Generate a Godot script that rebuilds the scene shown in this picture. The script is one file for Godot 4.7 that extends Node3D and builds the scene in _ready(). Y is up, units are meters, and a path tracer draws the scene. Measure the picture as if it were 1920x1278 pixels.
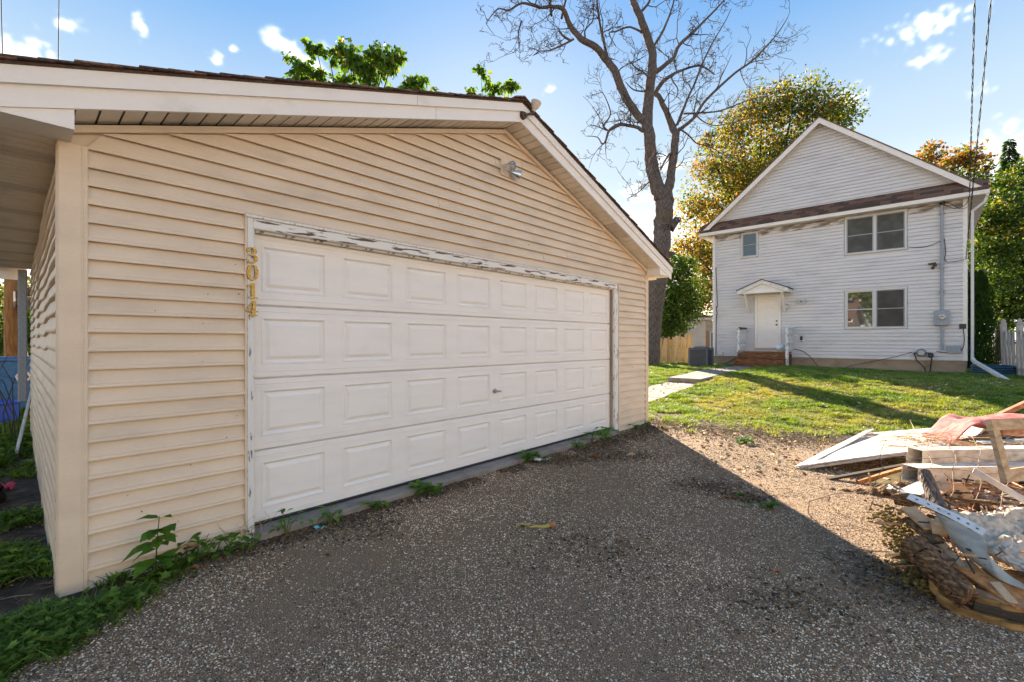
extends Node3D

# ---------------------------------------------------------------- geometry collector
class Geo:
	var v := PackedVector3Array()
	var n := PackedVector3Array()
	var c := PackedColorArray()
	var col := Color(1, 1, 1)
	var colored := false

	func vert(p: Vector3, m: Vector3) -> void:
		v.append(p)
		n.append(m)
		if colored:
			c.append(col)

	func tri(a: Vector3, b: Vector3, d: Vector3) -> void:
		var m := (d - a).cross(b - a).normalized()
		vert(a, m)
		vert(b, m)
		vert(d, m)

	func quad(a: Vector3, b: Vector3, d: Vector3, e: Vector3) -> void:
		tri(a, b, d)
		tri(a, d, e)

	func face(p: Array, ref: Vector3) -> void:    # a flat polygon turned away from ref
		var m: Vector3 = (p[2] - p[0]).cross(p[1] - p[0])
		if p.size() == 4 and m.length_squared() < 1e-14:
			m = (p[3] - p[0]).cross(p[2] - p[0])
		var mid := Vector3.ZERO
		for q in p:
			mid += q
		mid /= p.size()
		var flip: bool = m.dot(mid - ref) < 0.0
		for k in range(1, p.size() - 1):
			if flip:
				tri(p[0], p[k + 1], p[k])
			else:
				tri(p[0], p[k], p[k + 1])

	func box(ce: Vector3, size: Vector3, b := Basis.IDENTITY, bev := 0.0) -> void:
		var h := size * 0.5
		bev = min(bev, min(h.x, min(h.y, h.z)) * 0.9)
		var pt := func(s: Vector3, k: int) -> Vector3:
			var q := Vector3(s.x * (h.x - bev), s.y * (h.y - bev), s.z * (h.z - bev))
			q[k] = s[k] * h[k]
			return ce + b * q
		for k in 3:
			var l := (k + 1) % 3
			var m := (k + 2) % 3
			for sk in [-1.0, 1.0]:
				var f := []
				for e in [[-1.0, -1.0], [1.0, -1.0], [1.0, 1.0], [-1.0, 1.0]]:
					var s := Vector3.ZERO
					s[k] = sk
					s[l] = e[0]
					s[m] = e[1]
					f.append(pt.call(s, k))
				face(f, ce)
				if bev > 0.0:
					for sl in [-1.0, 1.0]:
						var s1 := Vector3.ZERO
						s1[k] = sk
						s1[l] = sl
						s1[m] = -1.0
						var s2 := s1
						s2[m] = 1.0
						face([pt.call(s1, k), pt.call(s2, k), pt.call(s2, l), pt.call(s1, l)], ce)
		if bev > 0.0:
			for x in [-1.0, 1.0]:
				for y in [-1.0, 1.0]:
					for z in [-1.0, 1.0]:
						var s := Vector3(x, y, z)
						face([pt.call(s, 0), pt.call(s, 1), pt.call(s, 2)], ce)

	func beam(a: Vector3, b: Vector3, w: float, h: float, roll := 0.0, bev := 0.003) -> void:
		var z := (b - a).normalized()
		var up := Vector3.UP if abs(z.y) < 0.95 else Vector3.RIGHT
		var x := up.cross(z).normalized()
		var y := z.cross(x)
		var bs := Basis(x, y, z) * Basis(Vector3(0, 0, 1), roll)
		box((a + b) * 0.5, Vector3(w, h, a.distance_to(b)), bs, bev)

	func tube(pts: Array, rad: Array, sides := 8, cap := true, wob := 0.0, rs := 0) -> void:
		var rings := []
		var prev_x := Vector3.ZERO
		var rng := RandomNumberGenerator.new()
		rng.seed = rs + 11
		for i in pts.size():
			var t: Vector3
			if i == 0:
				t = pts[1] - pts[0]
			elif i == pts.size() - 1:
				t = pts[i] - pts[i - 1]
			else:
				t = (pts[i + 1] - pts[i]).normalized() + (pts[i] - pts[i - 1]).normalized()
			t = t.normalized()
			var x := prev_x
			if i == 0:
				x = (Vector3.UP if abs(t.y) < 0.9 else Vector3.RIGHT)
			x = (x - t * x.dot(t)).normalized()
			prev_x = x
			var y := t.cross(x)
			var r := []
			for k in sides:
				var a := TAU * k / sides
				var d := x * cos(a) + y * sin(a)
				var rr: float = rad[i] * (1.0 + (rng.randf() - 0.5) * wob)
				r.append([pts[i] + d * rr, d])
			rings.append(r)
		for i in rings.size() - 1:
			for k in sides:
				var a = rings[i][k]
				var b = rings[i][(k + 1) % sides]
				var d = rings[i + 1][(k + 1) % sides]
				var e = rings[i + 1][k]
				vert(a[0], a[1]); vert(d[0], d[1]); vert(b[0], b[1])
				vert(a[0], a[1]); vert(e[0], e[1]); vert(d[0], d[1])
		if cap:
			for end in [0, pts.size() - 1]:
				var ref: Vector3 = pts[1] if end == 0 else pts[end - 1]
				var f := []
				for k in sides:
					f.append(rings[end][k][0])
				face(f, ref)

	func prism(poly: Array, z0: float, z1: float) -> void:    # outline in xy, run along z
		var pk := PackedVector2Array(poly)
		var ix := Geometry2D.triangulate_polygon(pk)
		for k in range(0, ix.size(), 3):
			var a := pk[ix[k]]
			var b := pk[ix[k + 1]]
			var d := pk[ix[k + 2]]
			for z in [z0, z1]:
				face([Vector3(a.x, a.y, z), Vector3(b.x, b.y, z), Vector3(d.x, d.y, z)], Vector3((a.x + b.x + d.x) / 3.0, (a.y + b.y + d.y) / 3.0, (z0 + z1) * 0.5))
		var ccw := not Geometry2D.is_polygon_clockwise(pk)
		for k in pk.size():
			var a := pk[k]
			var b := pk[(k + 1) % pk.size()]
			var out := Vector2(b.y - a.y, a.x - b.x) * (1.0 if ccw else -1.0)
			var m := (a + b) * 0.5
			face([Vector3(a.x, a.y, z0), Vector3(b.x, b.y, z0), Vector3(b.x, b.y, z1), Vector3(a.x, a.y, z1)], Vector3(m.x - out.x, m.y - out.y, (z0 + z1) * 0.5))

	func lump(ce: Vector3, r: Vector3, rs: int, rough := 0.25, nu := 9, nv := 6, b := Basis.IDENTITY) -> void:
		var rng := RandomNumberGenerator.new()
		rng.seed = rs
		var g := []
		for j in nv + 1:
			var row := []
			for i in nu:
				var th := PI * j / nv
				var ph := TAU * i / nu
				var k := 1.0 + (rng.randf() - 0.5) * 2.0 * rough
				if j == 0 or j == nv:
					k = 1.0
				row.append(ce + b * (Vector3(sin(th) * cos(ph), cos(th), sin(th) * sin(ph)) * r * k))
			g.append(row)
		for j in nv:
			for i in nu:
				var i2 := (i + 1) % nu
				if j > 0:
					face([g[j][i], g[j][i2], g[j + 1][i2]], ce)
				if j < nv - 1:
					face([g[j][i], g[j + 1][i2], g[j + 1][i]], ce)
				elif j == nv - 1:
					pass

	func sheet(nu: int, nv: int, fn: Callable, th := 0.004) -> void:    # a bent sheet with thickness and smooth normals
		var p := []
		for i in nu + 1:
			var row := []
			for j in nv + 1:
				row.append(fn.call(float(i) / nu, float(j) / nv))
			p.append(row)
		var nn := []
		for i in nu + 1:
			var row := []
			for j in nv + 1:
				var du: Vector3 = p[min(i + 1, nu)][j] - p[max(i - 1, 0)][j]
				var dv: Vector3 = p[i][min(j + 1, nv)] - p[i][max(j - 1, 0)]
				row.append(dv.cross(du).normalized())
			nn.append(row)
		for i in nu:
			for j in nv:
				for s in [1.0, -1.0]:
					var q := []
					for e in [[0, 0], [1, 0], [1, 1], [0, 1]]:
						var m: Vector3 = nn[i + e[0]][j + e[1]] * s
						q.append([p[i + e[0]][j + e[1]] + m * th * 0.5, m])
					var o := [0, 1, 2, 0, 2, 3] if s > 0 else [0, 2, 1, 0, 3, 2]
					for k in o:
						vert(q[k][0], q[k][1])
		for i in nu:
			for j in [0, nv]:
				var a: Vector3 = nn[i][j] * th * 0.5
				var b: Vector3 = nn[i + 1][j] * th * 0.5
				quad(p[i][j] + a, p[i + 1][j] + b, p[i + 1][j] - b, p[i][j] - a)
		for j in nv:
			for i in [0, nu]:
				var a: Vector3 = nn[i][j] * th * 0.5
				var b: Vector3 = nn[i][j + 1] * th * 0.5
				quad(p[i][j] + a, p[i][j + 1] + b, p[i][j + 1] - b, p[i][j] - a)

	func mesh() -> ArrayMesh:
		var a := []
		a.resize(Mesh.ARRAY_MAX)
		a[Mesh.ARRAY_VERTEX] = v
		a[Mesh.ARRAY_NORMAL] = n
		if colored:
			a[Mesh.ARRAY_COLOR] = c
		var am := ArrayMesh.new()
		am.add_surface_from_arrays(Mesh.PRIMITIVE_TRIANGLES, a)
		return am

# ---------------------------------------------------------------- naming and placing
var taken := {}
var M := {}
var R := RandomNumberGenerator.new()

func numbered(parent: Node, called: String) -> String:
	var key := str(parent.get_instance_id()) + called
	var k: int = taken.get(key, 0)
	taken[key] = k + 1
	return called if k == 0 else "%s_%03d" % [called, k]

func tag(o: Node, label: String, category: String, group := "", kind := "") -> void:
	if label: o.set_meta("label", label)
	if category: o.set_meta("category", category)
	if group: o.set_meta("group", group)
	if kind: o.set_meta("kind", kind)

func thing(called: String, label: String, category: String, at := Vector3.ZERO, turn := 0.0, group := "") -> Node3D:
	var o := Node3D.new()
	o.name = numbered(self, called)
	add_child(o, true)
	o.position = at
	o.rotation.y = turn
	tag(o, label, category, group)
	return o

func part(called: String, g, m: Material, parent: Node, at := Vector3.ZERO) -> MeshInstance3D:
	var o := MeshInstance3D.new()
	o.name = numbered(parent, called)
	o.mesh = g.mesh() if g is Geo else g
	o.material_override = m
	parent.add_child(o, true)
	o.position = at
	return o

func solo(called: String, g: Geo, m: Material, label: String, category: String, group := "") -> MeshInstance3D:    # one mesh, its node set at its base
	var lo := g.v[0]
	var hi := g.v[0]
	for p in g.v:
		lo = lo.min(p)
		hi = hi.max(p)
	var base := Vector3((lo.x + hi.x) * 0.5, lo.y, (lo.z + hi.z) * 0.5)
	for k in g.v.size():
		g.v[k] -= base
	var o := part(called, g, m, self, base)
	tag(o, label, category, group)
	return o

func struct(called: String, g, m: Material, label := "") -> MeshInstance3D:
	var o := part(called, g, m, self)
	o.set_meta("kind", "structure")
	if label: o.set_meta("label", label)
	return o

func copy(o: Node3D, called: String, at: Vector3, turn: float, label: String) -> Node3D:
	var c: Node3D = o.duplicate()
	c.name = numbered(self, called)
	add_child(c, true)
	c.position = at
	c.rotation.y = turn
	c.set_meta("label", label)
	return c

func W(x: float, y: float, d: float) -> Vector3:
	return Vector3(x, y, -d)

# ---------------------------------------------------------------- materials
func lin(r: float, g: float, b: float) -> Color:
	return Color(r, g, b)

func mt(called: String, c: Color, rough := 0.8, metal := 0.0) -> StandardMaterial3D:
	var m := StandardMaterial3D.new()
	m.resource_name = called
	m.albedo_color = c.linear_to_srgb()
	m.roughness = rough
	m.metallic = metal
	m.metallic_specular = 0.4
	M[called] = m
	return m

func noise(sd: int, freq: float, oct := 3, kind := FastNoiseLite.TYPE_SIMPLEX_SMOOTH) -> FastNoiseLite:
	var f := FastNoiseLite.new()
	f.seed = sd
	f.frequency = freq
	f.fractal_octaves = oct
	f.noise_type = kind
	return f

# colour texture: a ramp (linear colours) over one noise, modulated by a finer second one
func ntex(sd: int, freq: float, oct: int, stops: Array, fine := 0.0, fine_freq := 0.2, size := 256) -> ImageTexture:
	var a := noise(sd, freq, oct).get_seamless_image(size, size)
	a.convert(Image.FORMAT_L8)
	var da := a.get_data()
	var db := PackedByteArray()
	if fine > 0.0:
		var b := noise(sd + 7, fine_freq, 2).get_seamless_image(size, size)
		b.convert(Image.FORMAT_L8)
		db = b.get_data()
	var lut := []
	for i in 256:
		var t := i / 255.0
		var col: Color = stops[0][1]
		for k in stops.size() - 1:
			if t >= stops[k][0]:
				var f: float = clamp((t - stops[k][0]) / max(stops[k + 1][0] - stops[k][0], 1e-4), 0, 1)
				col = stops[k][1].lerp(stops[k + 1][1], f)
		lut.append(col)
	var out := PackedByteArray()
	out.resize(size * size * 3)
	var pow22 := PackedByteArray()
	pow22.resize(1025)
	for i in 1025:
		pow22[i] = int(clamp(Color(i / 1024.0, 0, 0).linear_to_srgb().r, 0, 1) * 255.0 + 0.5)
	for i in size * size:
		var q: Color = lut[da[i]]
		var k := 1024.0
		if fine > 0.0:
			k *= 1.0 + (db[i] / 255.0 - 0.5) * 2.0 * fine
		out[i * 3] = pow22[mini(int(q.r * k), 1024)]
		out[i * 3 + 1] = pow22[mini(int(q.g * k), 1024)]
		out[i * 3 + 2] = pow22[mini(int(q.b * k), 1024)]
	return ImageTexture.create_from_image(Image.create_from_data(size, size, false, Image.FORMAT_RGB8, out))

func hmap(sd: int, freq: float, oct := 3, kind := FastNoiseLite.TYPE_SIMPLEX_SMOOTH, size := 256) -> ImageTexture:
	var a := noise(sd, freq, oct, kind).get_seamless_image(size, size)
	a.convert(Image.FORMAT_L8)
	return ImageTexture.create_from_image(a)

func skin(called: String, t: Texture2D, sc: Vector3, rough := 0.8, world := false) -> StandardMaterial3D:
	var m := mt(called, Color(1, 1, 1), rough)
	m.albedo_texture = t
	m.uv1_triplanar = true
	m.uv1_world_triplanar = world
	m.uv1_scale = sc
	m.uv1_triplanar_sharpness = 4.0
	return m

func relief(m: StandardMaterial3D, t: Texture2D, cm: float) -> void:
	m.heightmap_enabled = true
	m.heightmap_texture = t
	m.heightmap_scale = cm

func two(a: Color, b: Color, sd: int, freq: float, fine := 0.08) -> ImageTexture:
	return ntex(sd, freq, 4, [[0.25, a], [0.75, b]], fine, 0.3)

func make_materials() -> void:
	var m: StandardMaterial3D
	var t := lin(0.675, 0.55, 0.415)
	var grain := hmap(5, 0.09, 4)
	skin("siding_tan", ntex(21, 0.012, 5, [[0.0, t * 0.86], [0.35, t * 0.98], [0.7, t * 1.03], [1.0, t * 1.08]], 0.035, 0.25), Vector3(0.45, 1.3, 0.45), 0.55)
	relief(M.siding_tan, grain, 0.03)
	skin("siding_tan_worn", ntex(24, 0.014, 5, [[0.0, lin(0.22, 0.17, 0.12)], [0.2, lin(0.42, 0.33, 0.24)], [0.30, t * 0.95], [0.7, t * 0.99], [1.0, t * 1.06]], 0.05, 0.25), Vector3(0.5, 1.1, 0.5), 0.6)
	var w := lin(0.63, 0.62, 0.63)
	skin("siding_grey", ntex(31, 0.012, 5, [[0.0, w * 0.88], [0.4, w], [1.0, w * 1.05]], 0.03, 0.25), Vector3(0.25, 0.9, 0.25), 0.6)
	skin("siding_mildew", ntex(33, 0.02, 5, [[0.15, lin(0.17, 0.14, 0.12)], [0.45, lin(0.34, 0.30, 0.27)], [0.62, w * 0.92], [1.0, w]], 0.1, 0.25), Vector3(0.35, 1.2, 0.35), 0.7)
	w = lin(0.795, 0.755, 0.71)
	skin("white_metal", ntex(35, 0.015, 5, [[0.0, w * 0.86], [0.3, w * 0.98], [1.0, w * 1.03]], 0.02, 0.25), Vector3(0.5, 0.8, 0.5), 0.45)
	skin("door_white", ntex(37, 0.01, 5, [[0.0, w * 0.955], [0.4, w * 1.0], [1.0, w * 1.03]], 0.015, 0.3), Vector3(0.3, 0.5, 0.3), 0.5)
	relief(M.door_white, hmap(8, 0.07, 4), 0.035)
	M.door_white.uv1_scale = Vector3(0.8, 3.0, 0.8)
	w = lin(0.76, 0.69, 0.60)
	skin("soffit", ntex(39, 0.012, 5, [[0.0, w * 0.75], [0.35, w * 0.95], [1.0, w * 1.03]], 0.03, 0.25), Vector3(0.8, 0.8, 0.8), 0.6)
	mt("dark_gap", lin(0.05, 0.045, 0.04), 0.9)
	w = lin(0.72, 0.70, 0.66)
	skin("peeling", ntex(41, 0.016, 5, [[0.0, lin(0.09, 0.06, 0.045)], [0.27, lin(0.16, 0.11, 0.085)], [0.29, lin(0.38, 0.34, 0.30)], [0.33, w], [1.0, w * 1.06]], 0.08, 0.3), Vector3(0.55, 4.0, 0.55), 0.8)
	skin("peeling_light", ntex(43, 0.018, 5, [[0.0, lin(0.16, 0.13, 0.11)], [0.24, lin(0.30, 0.27, 0.24)], [0.27, w * 0.94], [1.0, w * 1.05]], 0.05, 0.3), Vector3(4.5, 1.0, 4.5), 0.8)
	skin("peeling_rail", ntex(45, 0.02, 5, [[0.0, lin(0.05, 0.045, 0.045)], [0.30, lin(0.10, 0.09, 0.085)], [0.32, lin(0.66, 0.66, 0.66)], [1.0, lin(0.74, 0.74, 0.74)]], 0.06, 0.3), Vector3(6.0, 1.1, 6.0), 0.8)
	m = mt("brass", lin(0.62, 0.44, 0.12), 0.28, 1.0)
	skin("brass_worn", two(lin(0.36, 0.255, 0.085), lin(0.10, 0.065, 0.025), 47, 0.06), Vector3(6, 6, 6), 0.3)
	M.brass_worn.metallic = 1.0
	skin("steel", two(lin(0.33, 0.34, 0.36), lin(0.44, 0.45, 0.47), 49, 0.03), Vector3(3, 3, 3), 0.45)
	M.steel.metallic = 0.6
	skin("grey_paint", two(lin(0.26, 0.29, 0.33), lin(0.33, 0.36, 0.40), 51, 0.03), Vector3(3, 3, 3), 0.5)
	mt("dark_metal", lin(0.05, 0.048, 0.045), 0.5, 0.3)
	mt("bronze", lin(0.085, 0.055, 0.04), 0.5, 0.3)
	mt("beige_plastic", lin(0.55, 0.44, 0.34), 0.5)
	m = mt("lamp_silver", lin(0.75, 0.75, 0.73), 0.16, 1.0)
	m = mt("lamp_glass", lin(0.85, 0.85, 0.85), 0.05)
	m.transparency = BaseMaterial3D.TRANSPARENCY_ALPHA
	m.albedo_color.a = 0.3
	skin("shingle", ntex(53, 0.05, 4, [[0.0, lin(0.08, 0.045, 0.032)], [0.5, lin(0.165, 0.098, 0.07)], [1.0, lin(0.27, 0.175, 0.125)]], 0.35, 0.45), Vector3(2.2, 2.2, 2.2), 0.95)
	skin("shingle_dark", ntex(55, 0.05, 4, [[0.0, lin(0.04, 0.026, 0.022)], [1.0, lin(0.13, 0.085, 0.065)]], 0.35, 0.45), Vector3(2.2, 2.2, 2.2), 0.95)
	skin("soil", ntex(57, 0.02, 5, [[0.0, lin(0.022, 0.016, 0.012)], [0.5, lin(0.05, 0.037, 0.026)], [0.8, lin(0.09, 0.066, 0.044)], [1.0, lin(0.13, 0.10, 0.066)]], 0.4, 0.45, 512), Vector3(0.5, 0.5, 0.5), 1.0, true)
	relief(M.soil, hmap(58, 0.06, 5), 2.0)
	skin("asphalt", ntex(59, 0.14, 3, [[0.0, lin(0.057, 0.034, 0.020)], [0.4, lin(0.14, 0.09, 0.054)], [0.62, lin(0.28, 0.188, 0.115)], [0.85, lin(0.49, 0.375, 0.25)], [1.0, lin(0.65, 0.54, 0.38)]], 0.4, 0.4, 1024), Vector3(0.8, 0.8, 0.8), 0.9, true)
	relief(M.asphalt, hmap(60, 0.17, 3, FastNoiseLite.TYPE_SIMPLEX_SMOOTH, 512), 0.5)
	skin("concrete", ntex(61, 0.015, 5, [[0.0, lin(0.13, 0.11, 0.095)], [0.4, lin(0.215, 0.19, 0.165)], [1.0, lin(0.29, 0.26, 0.23)]], 0.16, 0.4), Vector3(0.7, 0.7, 0.7), 0.9)
	relief(M.concrete, hmap(62, 0.1, 4), 0.25)
	skin("foundation", ntex(63, 0.015, 5, [[0.0, lin(0.17, 0.12, 0.085)], [0.35, lin(0.30, 0.225, 0.16)], [1.0, lin(0.38, 0.30, 0.22)]], 0.1, 0.4), Vector3(0.4, 0.6, 0.4), 0.9)
	skin("brown_deck", ntex(65, 0.02, 5, [[0.0, lin(0.045, 0.026, 0.018)], [0.42, lin(0.13, 0.058, 0.027)], [0.7, lin(0.22, 0.095, 0.038)], [1.0, lin(0.27, 0.14, 0.07)]], 0.12, 0.3), Vector3(0.7, 3.0, 2.0), 0.75)
	skin("raw_wood", ntex(67, 0.02, 5, [[0.0, lin(0.26, 0.15, 0.075)], [0.5, lin(0.46, 0.30, 0.165)], [1.0, lin(0.60, 0.43, 0.26)]], 0.1, 0.3), Vector3(1.2, 4.0, 1.2), 0.7)
	skin("orange_wood", ntex(69, 0.02, 5, [[0.0, lin(0.26, 0.10, 0.035)], [0.5, lin(0.44, 0.19, 0.06)], [1.0, lin(0.55, 0.28, 0.10)]], 0.12, 0.3), Vector3(4.0, 0.5, 4.0), 0.8)
	skin("red_wood", ntex(71, 0.02, 5, [[0.0, lin(0.20, 0.085, 0.04)], [0.5, lin(0.36, 0.165, 0.08)], [1.0, lin(0.50, 0.27, 0.15)]], 0.12, 0.3), Vector3(1.5, 3.5, 1.5), 0.8)
	skin("rotten_wood", ntex(73, 0.03, 5, [[0.0, lin(0.035, 0.022, 0.014)], [0.5, lin(0.13, 0.075, 0.036)], [0.8, lin(0.28, 0.17, 0.07)], [1.0, lin(0.40, 0.27, 0.12)]], 0.3, 0.35), Vector3(1.6, 3.4, 1.6), 0.95)
	relief(M.rotten_wood, hmap(74, 0.06, 5), 2.0)
	for k in 3:
		var c: Color = [lin(0.56, 0.37, 0.16), lin(0.64, 0.45, 0.21), lin(0.47, 0.29, 0.12)][k]
		skin("cedar_%d" % k, ntex(75 + k, 0.02, 5, [[0.0, c * 0.5], [0.4, c * 0.95], [1.0, c * 1.12]], 0.12, 0.3), Vector3(5.0, 0.6, 5.0), 0.85)
	skin("bark", ntex(79, 0.03, 5, [[0.1, lin(0.055, 0.042, 0.036)], [0.5, lin(0.15, 0.118, 0.102)], [0.9, lin(0.28, 0.225, 0.195)]], 0.2, 0.3), Vector3(3.2, 0.7, 3.2), 0.95)
	relief(M.bark, hmap(80, 0.035, 4, FastNoiseLite.TYPE_SIMPLEX_SMOOTH), 5.0)
	mt("twig", lin(0.075, 0.060, 0.052), 0.9)
	mt("dark_bark", lin(0.06, 0.048, 0.038), 0.95)
	m = mt("leaf", Color(1, 1, 1), 0.55)
	m.vertex_color_use_as_albedo = true
	m.backlight_enabled = true
	m.backlight = Color(1.0, 1.0, 0.6)
	m = mt("grass_blade", Color(1, 1, 1), 0.6)
	m.vertex_color_use_as_albedo = true
	m.backlight_enabled = true
	m.backlight = Color(1.0, 0.95, 0.5)
	m = mt("pebble", Color(1, 1, 1), 0.7)
	m.vertex_color_use_as_albedo = true
	m = mt("litter", Color(1, 1, 1), 0.85)
	m.vertex_color_use_as_albedo = true
	skin("vinyl_cream", ntex(83, 0.02, 5, [[0.0, lin(0.30, 0.23, 0.17)], [0.3, lin(0.50, 0.43, 0.35)], [0.6, lin(0.62, 0.56, 0.48)], [1.0, lin(0.68, 0.63, 0.56)]], 0.06, 0.3), Vector3(1.2, 2.5, 1.5), 0.6)
	skin("old_white", ntex(85, 0.02, 5, [[0.0, lin(0.38, 0.34, 0.31)], [0.3, lin(0.62, 0.60, 0.57)], [1.0, lin(0.76, 0.75, 0.73)]], 0.05, 0.3), Vector3(1.2, 1.2, 1.2), 0.55)
	skin("picket_white", ntex(87, 0.02, 5, [[0.0, lin(0.22, 0.20, 0.17)], [0.35, lin(0.36, 0.34, 0.31)], [1.0, lin(0.48, 0.46, 0.43)]], 0.08, 0.3), Vector3(2, 0.7, 2), 0.6)
	skin("carpet_red", ntex(89, 0.03, 5, [[0.0, lin(0.26, 0.045, 0.05)], [0.4, lin(0.42, 0.12, 0.12)], [1.0, lin(0.56, 0.25, 0.23)]], 0.25, 0.45), Vector3(1.3, 1.3, 1.3), 1.0)
	relief(M.carpet_red, hmap(90, 0.2, 2), 0.4)
	skin("foam_white", two(lin(0.44, 0.34, 0.24), lin(0.66, 0.56, 0.45), 91, 0.05), Vector3(2, 2, 2), 1.0)
	skin("olive_board", two(lin(0.10, 0.085, 0.035), lin(0.22, 0.17, 0.075), 93, 0.02, 0.15), Vector3(1, 1, 1), 0.9)
	skin("green_vinyl", two(lin(0.30, 0.32, 0.29), lin(0.42, 0.43, 0.39), 95, 0.02, 0.06), Vector3(1.5, 4, 1.5), 0.5)
	skin("rubble", two(lin(0.12, 0.092, 0.078), lin(0.30, 0.235, 0.19), 97, 0.03, 0.3), Vector3(5, 5, 5), 0.45)
	skin("moss", ntex(99, 0.03, 5, [[0.0, lin(0.06, 0.04, 0.02)], [0.5, lin(0.16, 0.12, 0.04)], [1.0, lin(0.26, 0.22, 0.08)]], 0.35, 0.4), Vector3(3, 3, 3), 1.0)
	skin("yellow_edge", ntex(101, 0.02, 5, [[0.0, lin(0.08, 0.045, 0.018)], [0.4, lin(0.20, 0.115, 0.04)], [0.7, lin(0.34, 0.205, 0.075)], [1.0, lin(0.46, 0.31, 0.13)]], 0.15, 0.3), Vector3(0.7, 2.2, 0.7), 0.9)
	skin("blue_bin", two(lin(0.035, 0.115, 0.28), lin(0.055, 0.155, 0.34), 103, 0.02, 0.06), Vector3(2, 2, 2), 0.45)
	mt("blue_tote", lin(0.015, 0.09, 0.55), 0.4)
	mt("red_bag", lin(0.60, 0.05, 0.09), 0.5)
	mt("rubber", lin(0.02, 0.02, 0.02), 0.8)
	mt("wire", lin(0.02, 0.02, 0.02), 0.6)
	mt("rusty_wire", lin(0.20, 0.14, 0.10), 0.6, 0.3)
	mt("black_pipe", lin(0.045, 0.095, 0.165), 0.35)
	m = mt("bag_plastic", lin(0.62, 0.68, 0.76), 0.3)
	m.backlight_enabled = true
	m.backlight = Color(0.5, 0.5, 0.5)
	mt("car_blue", lin(0.02, 0.07, 0.28), 0.25, 0.2)
	mt("car_glass", lin(0.02, 0.025, 0.03), 0.05)
	m = mt("pane_clear", lin(0.30, 0.30, 0.30), 0.03, 0.85)
	m = mt("pane_blue", lin(0.07, 0.10, 0.125), 0.12, 0.3)
	skin("screen", two(lin(0.055, 0.058, 0.05), lin(0.085, 0.085, 0.075), 105, 0.01, 0.1), Vector3(0.8, 0.8, 0.8), 0.5)
	skin("screen_low", two(lin(0.04, 0.036, 0.036), lin(0.06, 0.055, 0.054), 107, 0.01, 0.1), Vector3(0.8, 0.8, 0.8), 0.45)
	mt("window_vinyl", lin(0.62, 0.61, 0.60), 0.45)
	mt("sash_grey", lin(0.34, 0.35, 0.37), 0.5)
	skin("house_white", two(lin(0.60, 0.56, 0.50), lin(0.68, 0.64, 0.58), 109, 0.01, 0.04), Vector3(0.3, 0.6, 0.3), 0.7)
	skin("tan_wall", two(lin(0.42, 0.33, 0.22), lin(0.50, 0.40, 0.28), 111, 0.01, 0.06), Vector3(0.3, 0.6, 0.3), 0.7)
	mt("shutter_tan", lin(0.42, 0.22, 0.09), 0.7)
	mt("paper_white", lin(0.74, 0.74, 0.76), 0.7)
	mt("teal_paper", lin(0.12, 0.42, 0.48), 0.6)
	mt("yellow_leaf", lin(0.38, 0.32, 0.09), 0.7)
	skin("dry_leaf", two(lin(0.16, 0.085, 0.04), lin(0.30, 0.18, 0.09), 113, 0.03, 0.2), Vector3(8, 8, 8), 0.85)
	skin("plywood", two(lin(0.38, 0.24, 0.13), lin(0.50, 0.34, 0.20), 115, 0.02, 0.1), Vector3(1, 3, 1), 0.8)
	mt("perforation", lin(0.10, 0.09, 0.075), 0.9)
	mt("stem_green", lin(0.09, 0.13, 0.03), 0.7)
	mt("ac_paint", lin(0.105, 0.118, 0.15), 0.5)
	skin("log_bark", ntex(117, 0.03, 5, [[0.0, lin(0.03, 0.017, 0.010)], [0.4, lin(0.09, 0.046, 0.024)], [0.7, lin(0.20, 0.115, 0.055)], [1.0, lin(0.40, 0.28, 0.14)]], 0.45, 0.45), Vector3(6.0, 6.0, 2.5), 0.95)

# ---------------------------------------------------------------- the lie of the land (x to the right, d away from the camera)
func hump(x: float, d: float, cx: float, cd: float, r: float) -> float:
	return exp(-((x - cx) * (x - cx) + (d - cd) * (d - cd)) / (r * r))

func gy(x: float, d: float) -> float:
	var q := (x + 1.859) * 0.738 - (d - 3.29) * 0.675
	var drive := -0.08 - 0.03 * clampf(q, 0.0, 5.0)
	var dh := (30.8 - x - 1.094 * d) / 1.482
	var t := smoothstep(12.5, 5.0, dh)
	var y := lerpf(drive, 0.28, t)
	y += 0.09 * hump(x, d, 10.2, 16.2, 1.8) + 0.10 * hump(x, d, 8.0, 13.5, 3.0)
	if d > 0.0 and d < 60.0:
		y += 0.018 * sin(x * 2.1 + 0.7) * sin(d * 1.7) * t
	return y

func drive_outline() -> PackedVector2Array:
	return PackedVector2Array([Vector2(-2.22, -9), Vector2(-2.16, 0.6), Vector2(-2.2, 1.6), Vector2(-2.12, 2.2), Vector2(-2.06, 2.75), Vector2(-1.95, 3.1), Vector2(0.3, 5.6), Vector2(2.3, 7.82), Vector2(2.5, 7.75), Vector2(2.75, 7.66), Vector2(3.0, 7.5), Vector2(3.3, 7.38), Vector2(3.7, 7.2), Vector2(4.0, 6.92), Vector2(4.35, 6.85), Vector2(4.7, 6.6), Vector2(5.2, 6.3), Vector2(6.5, 5.6), Vector2(9, 4.3), Vector2(14, 1.5), Vector2(14, -9)])

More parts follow.
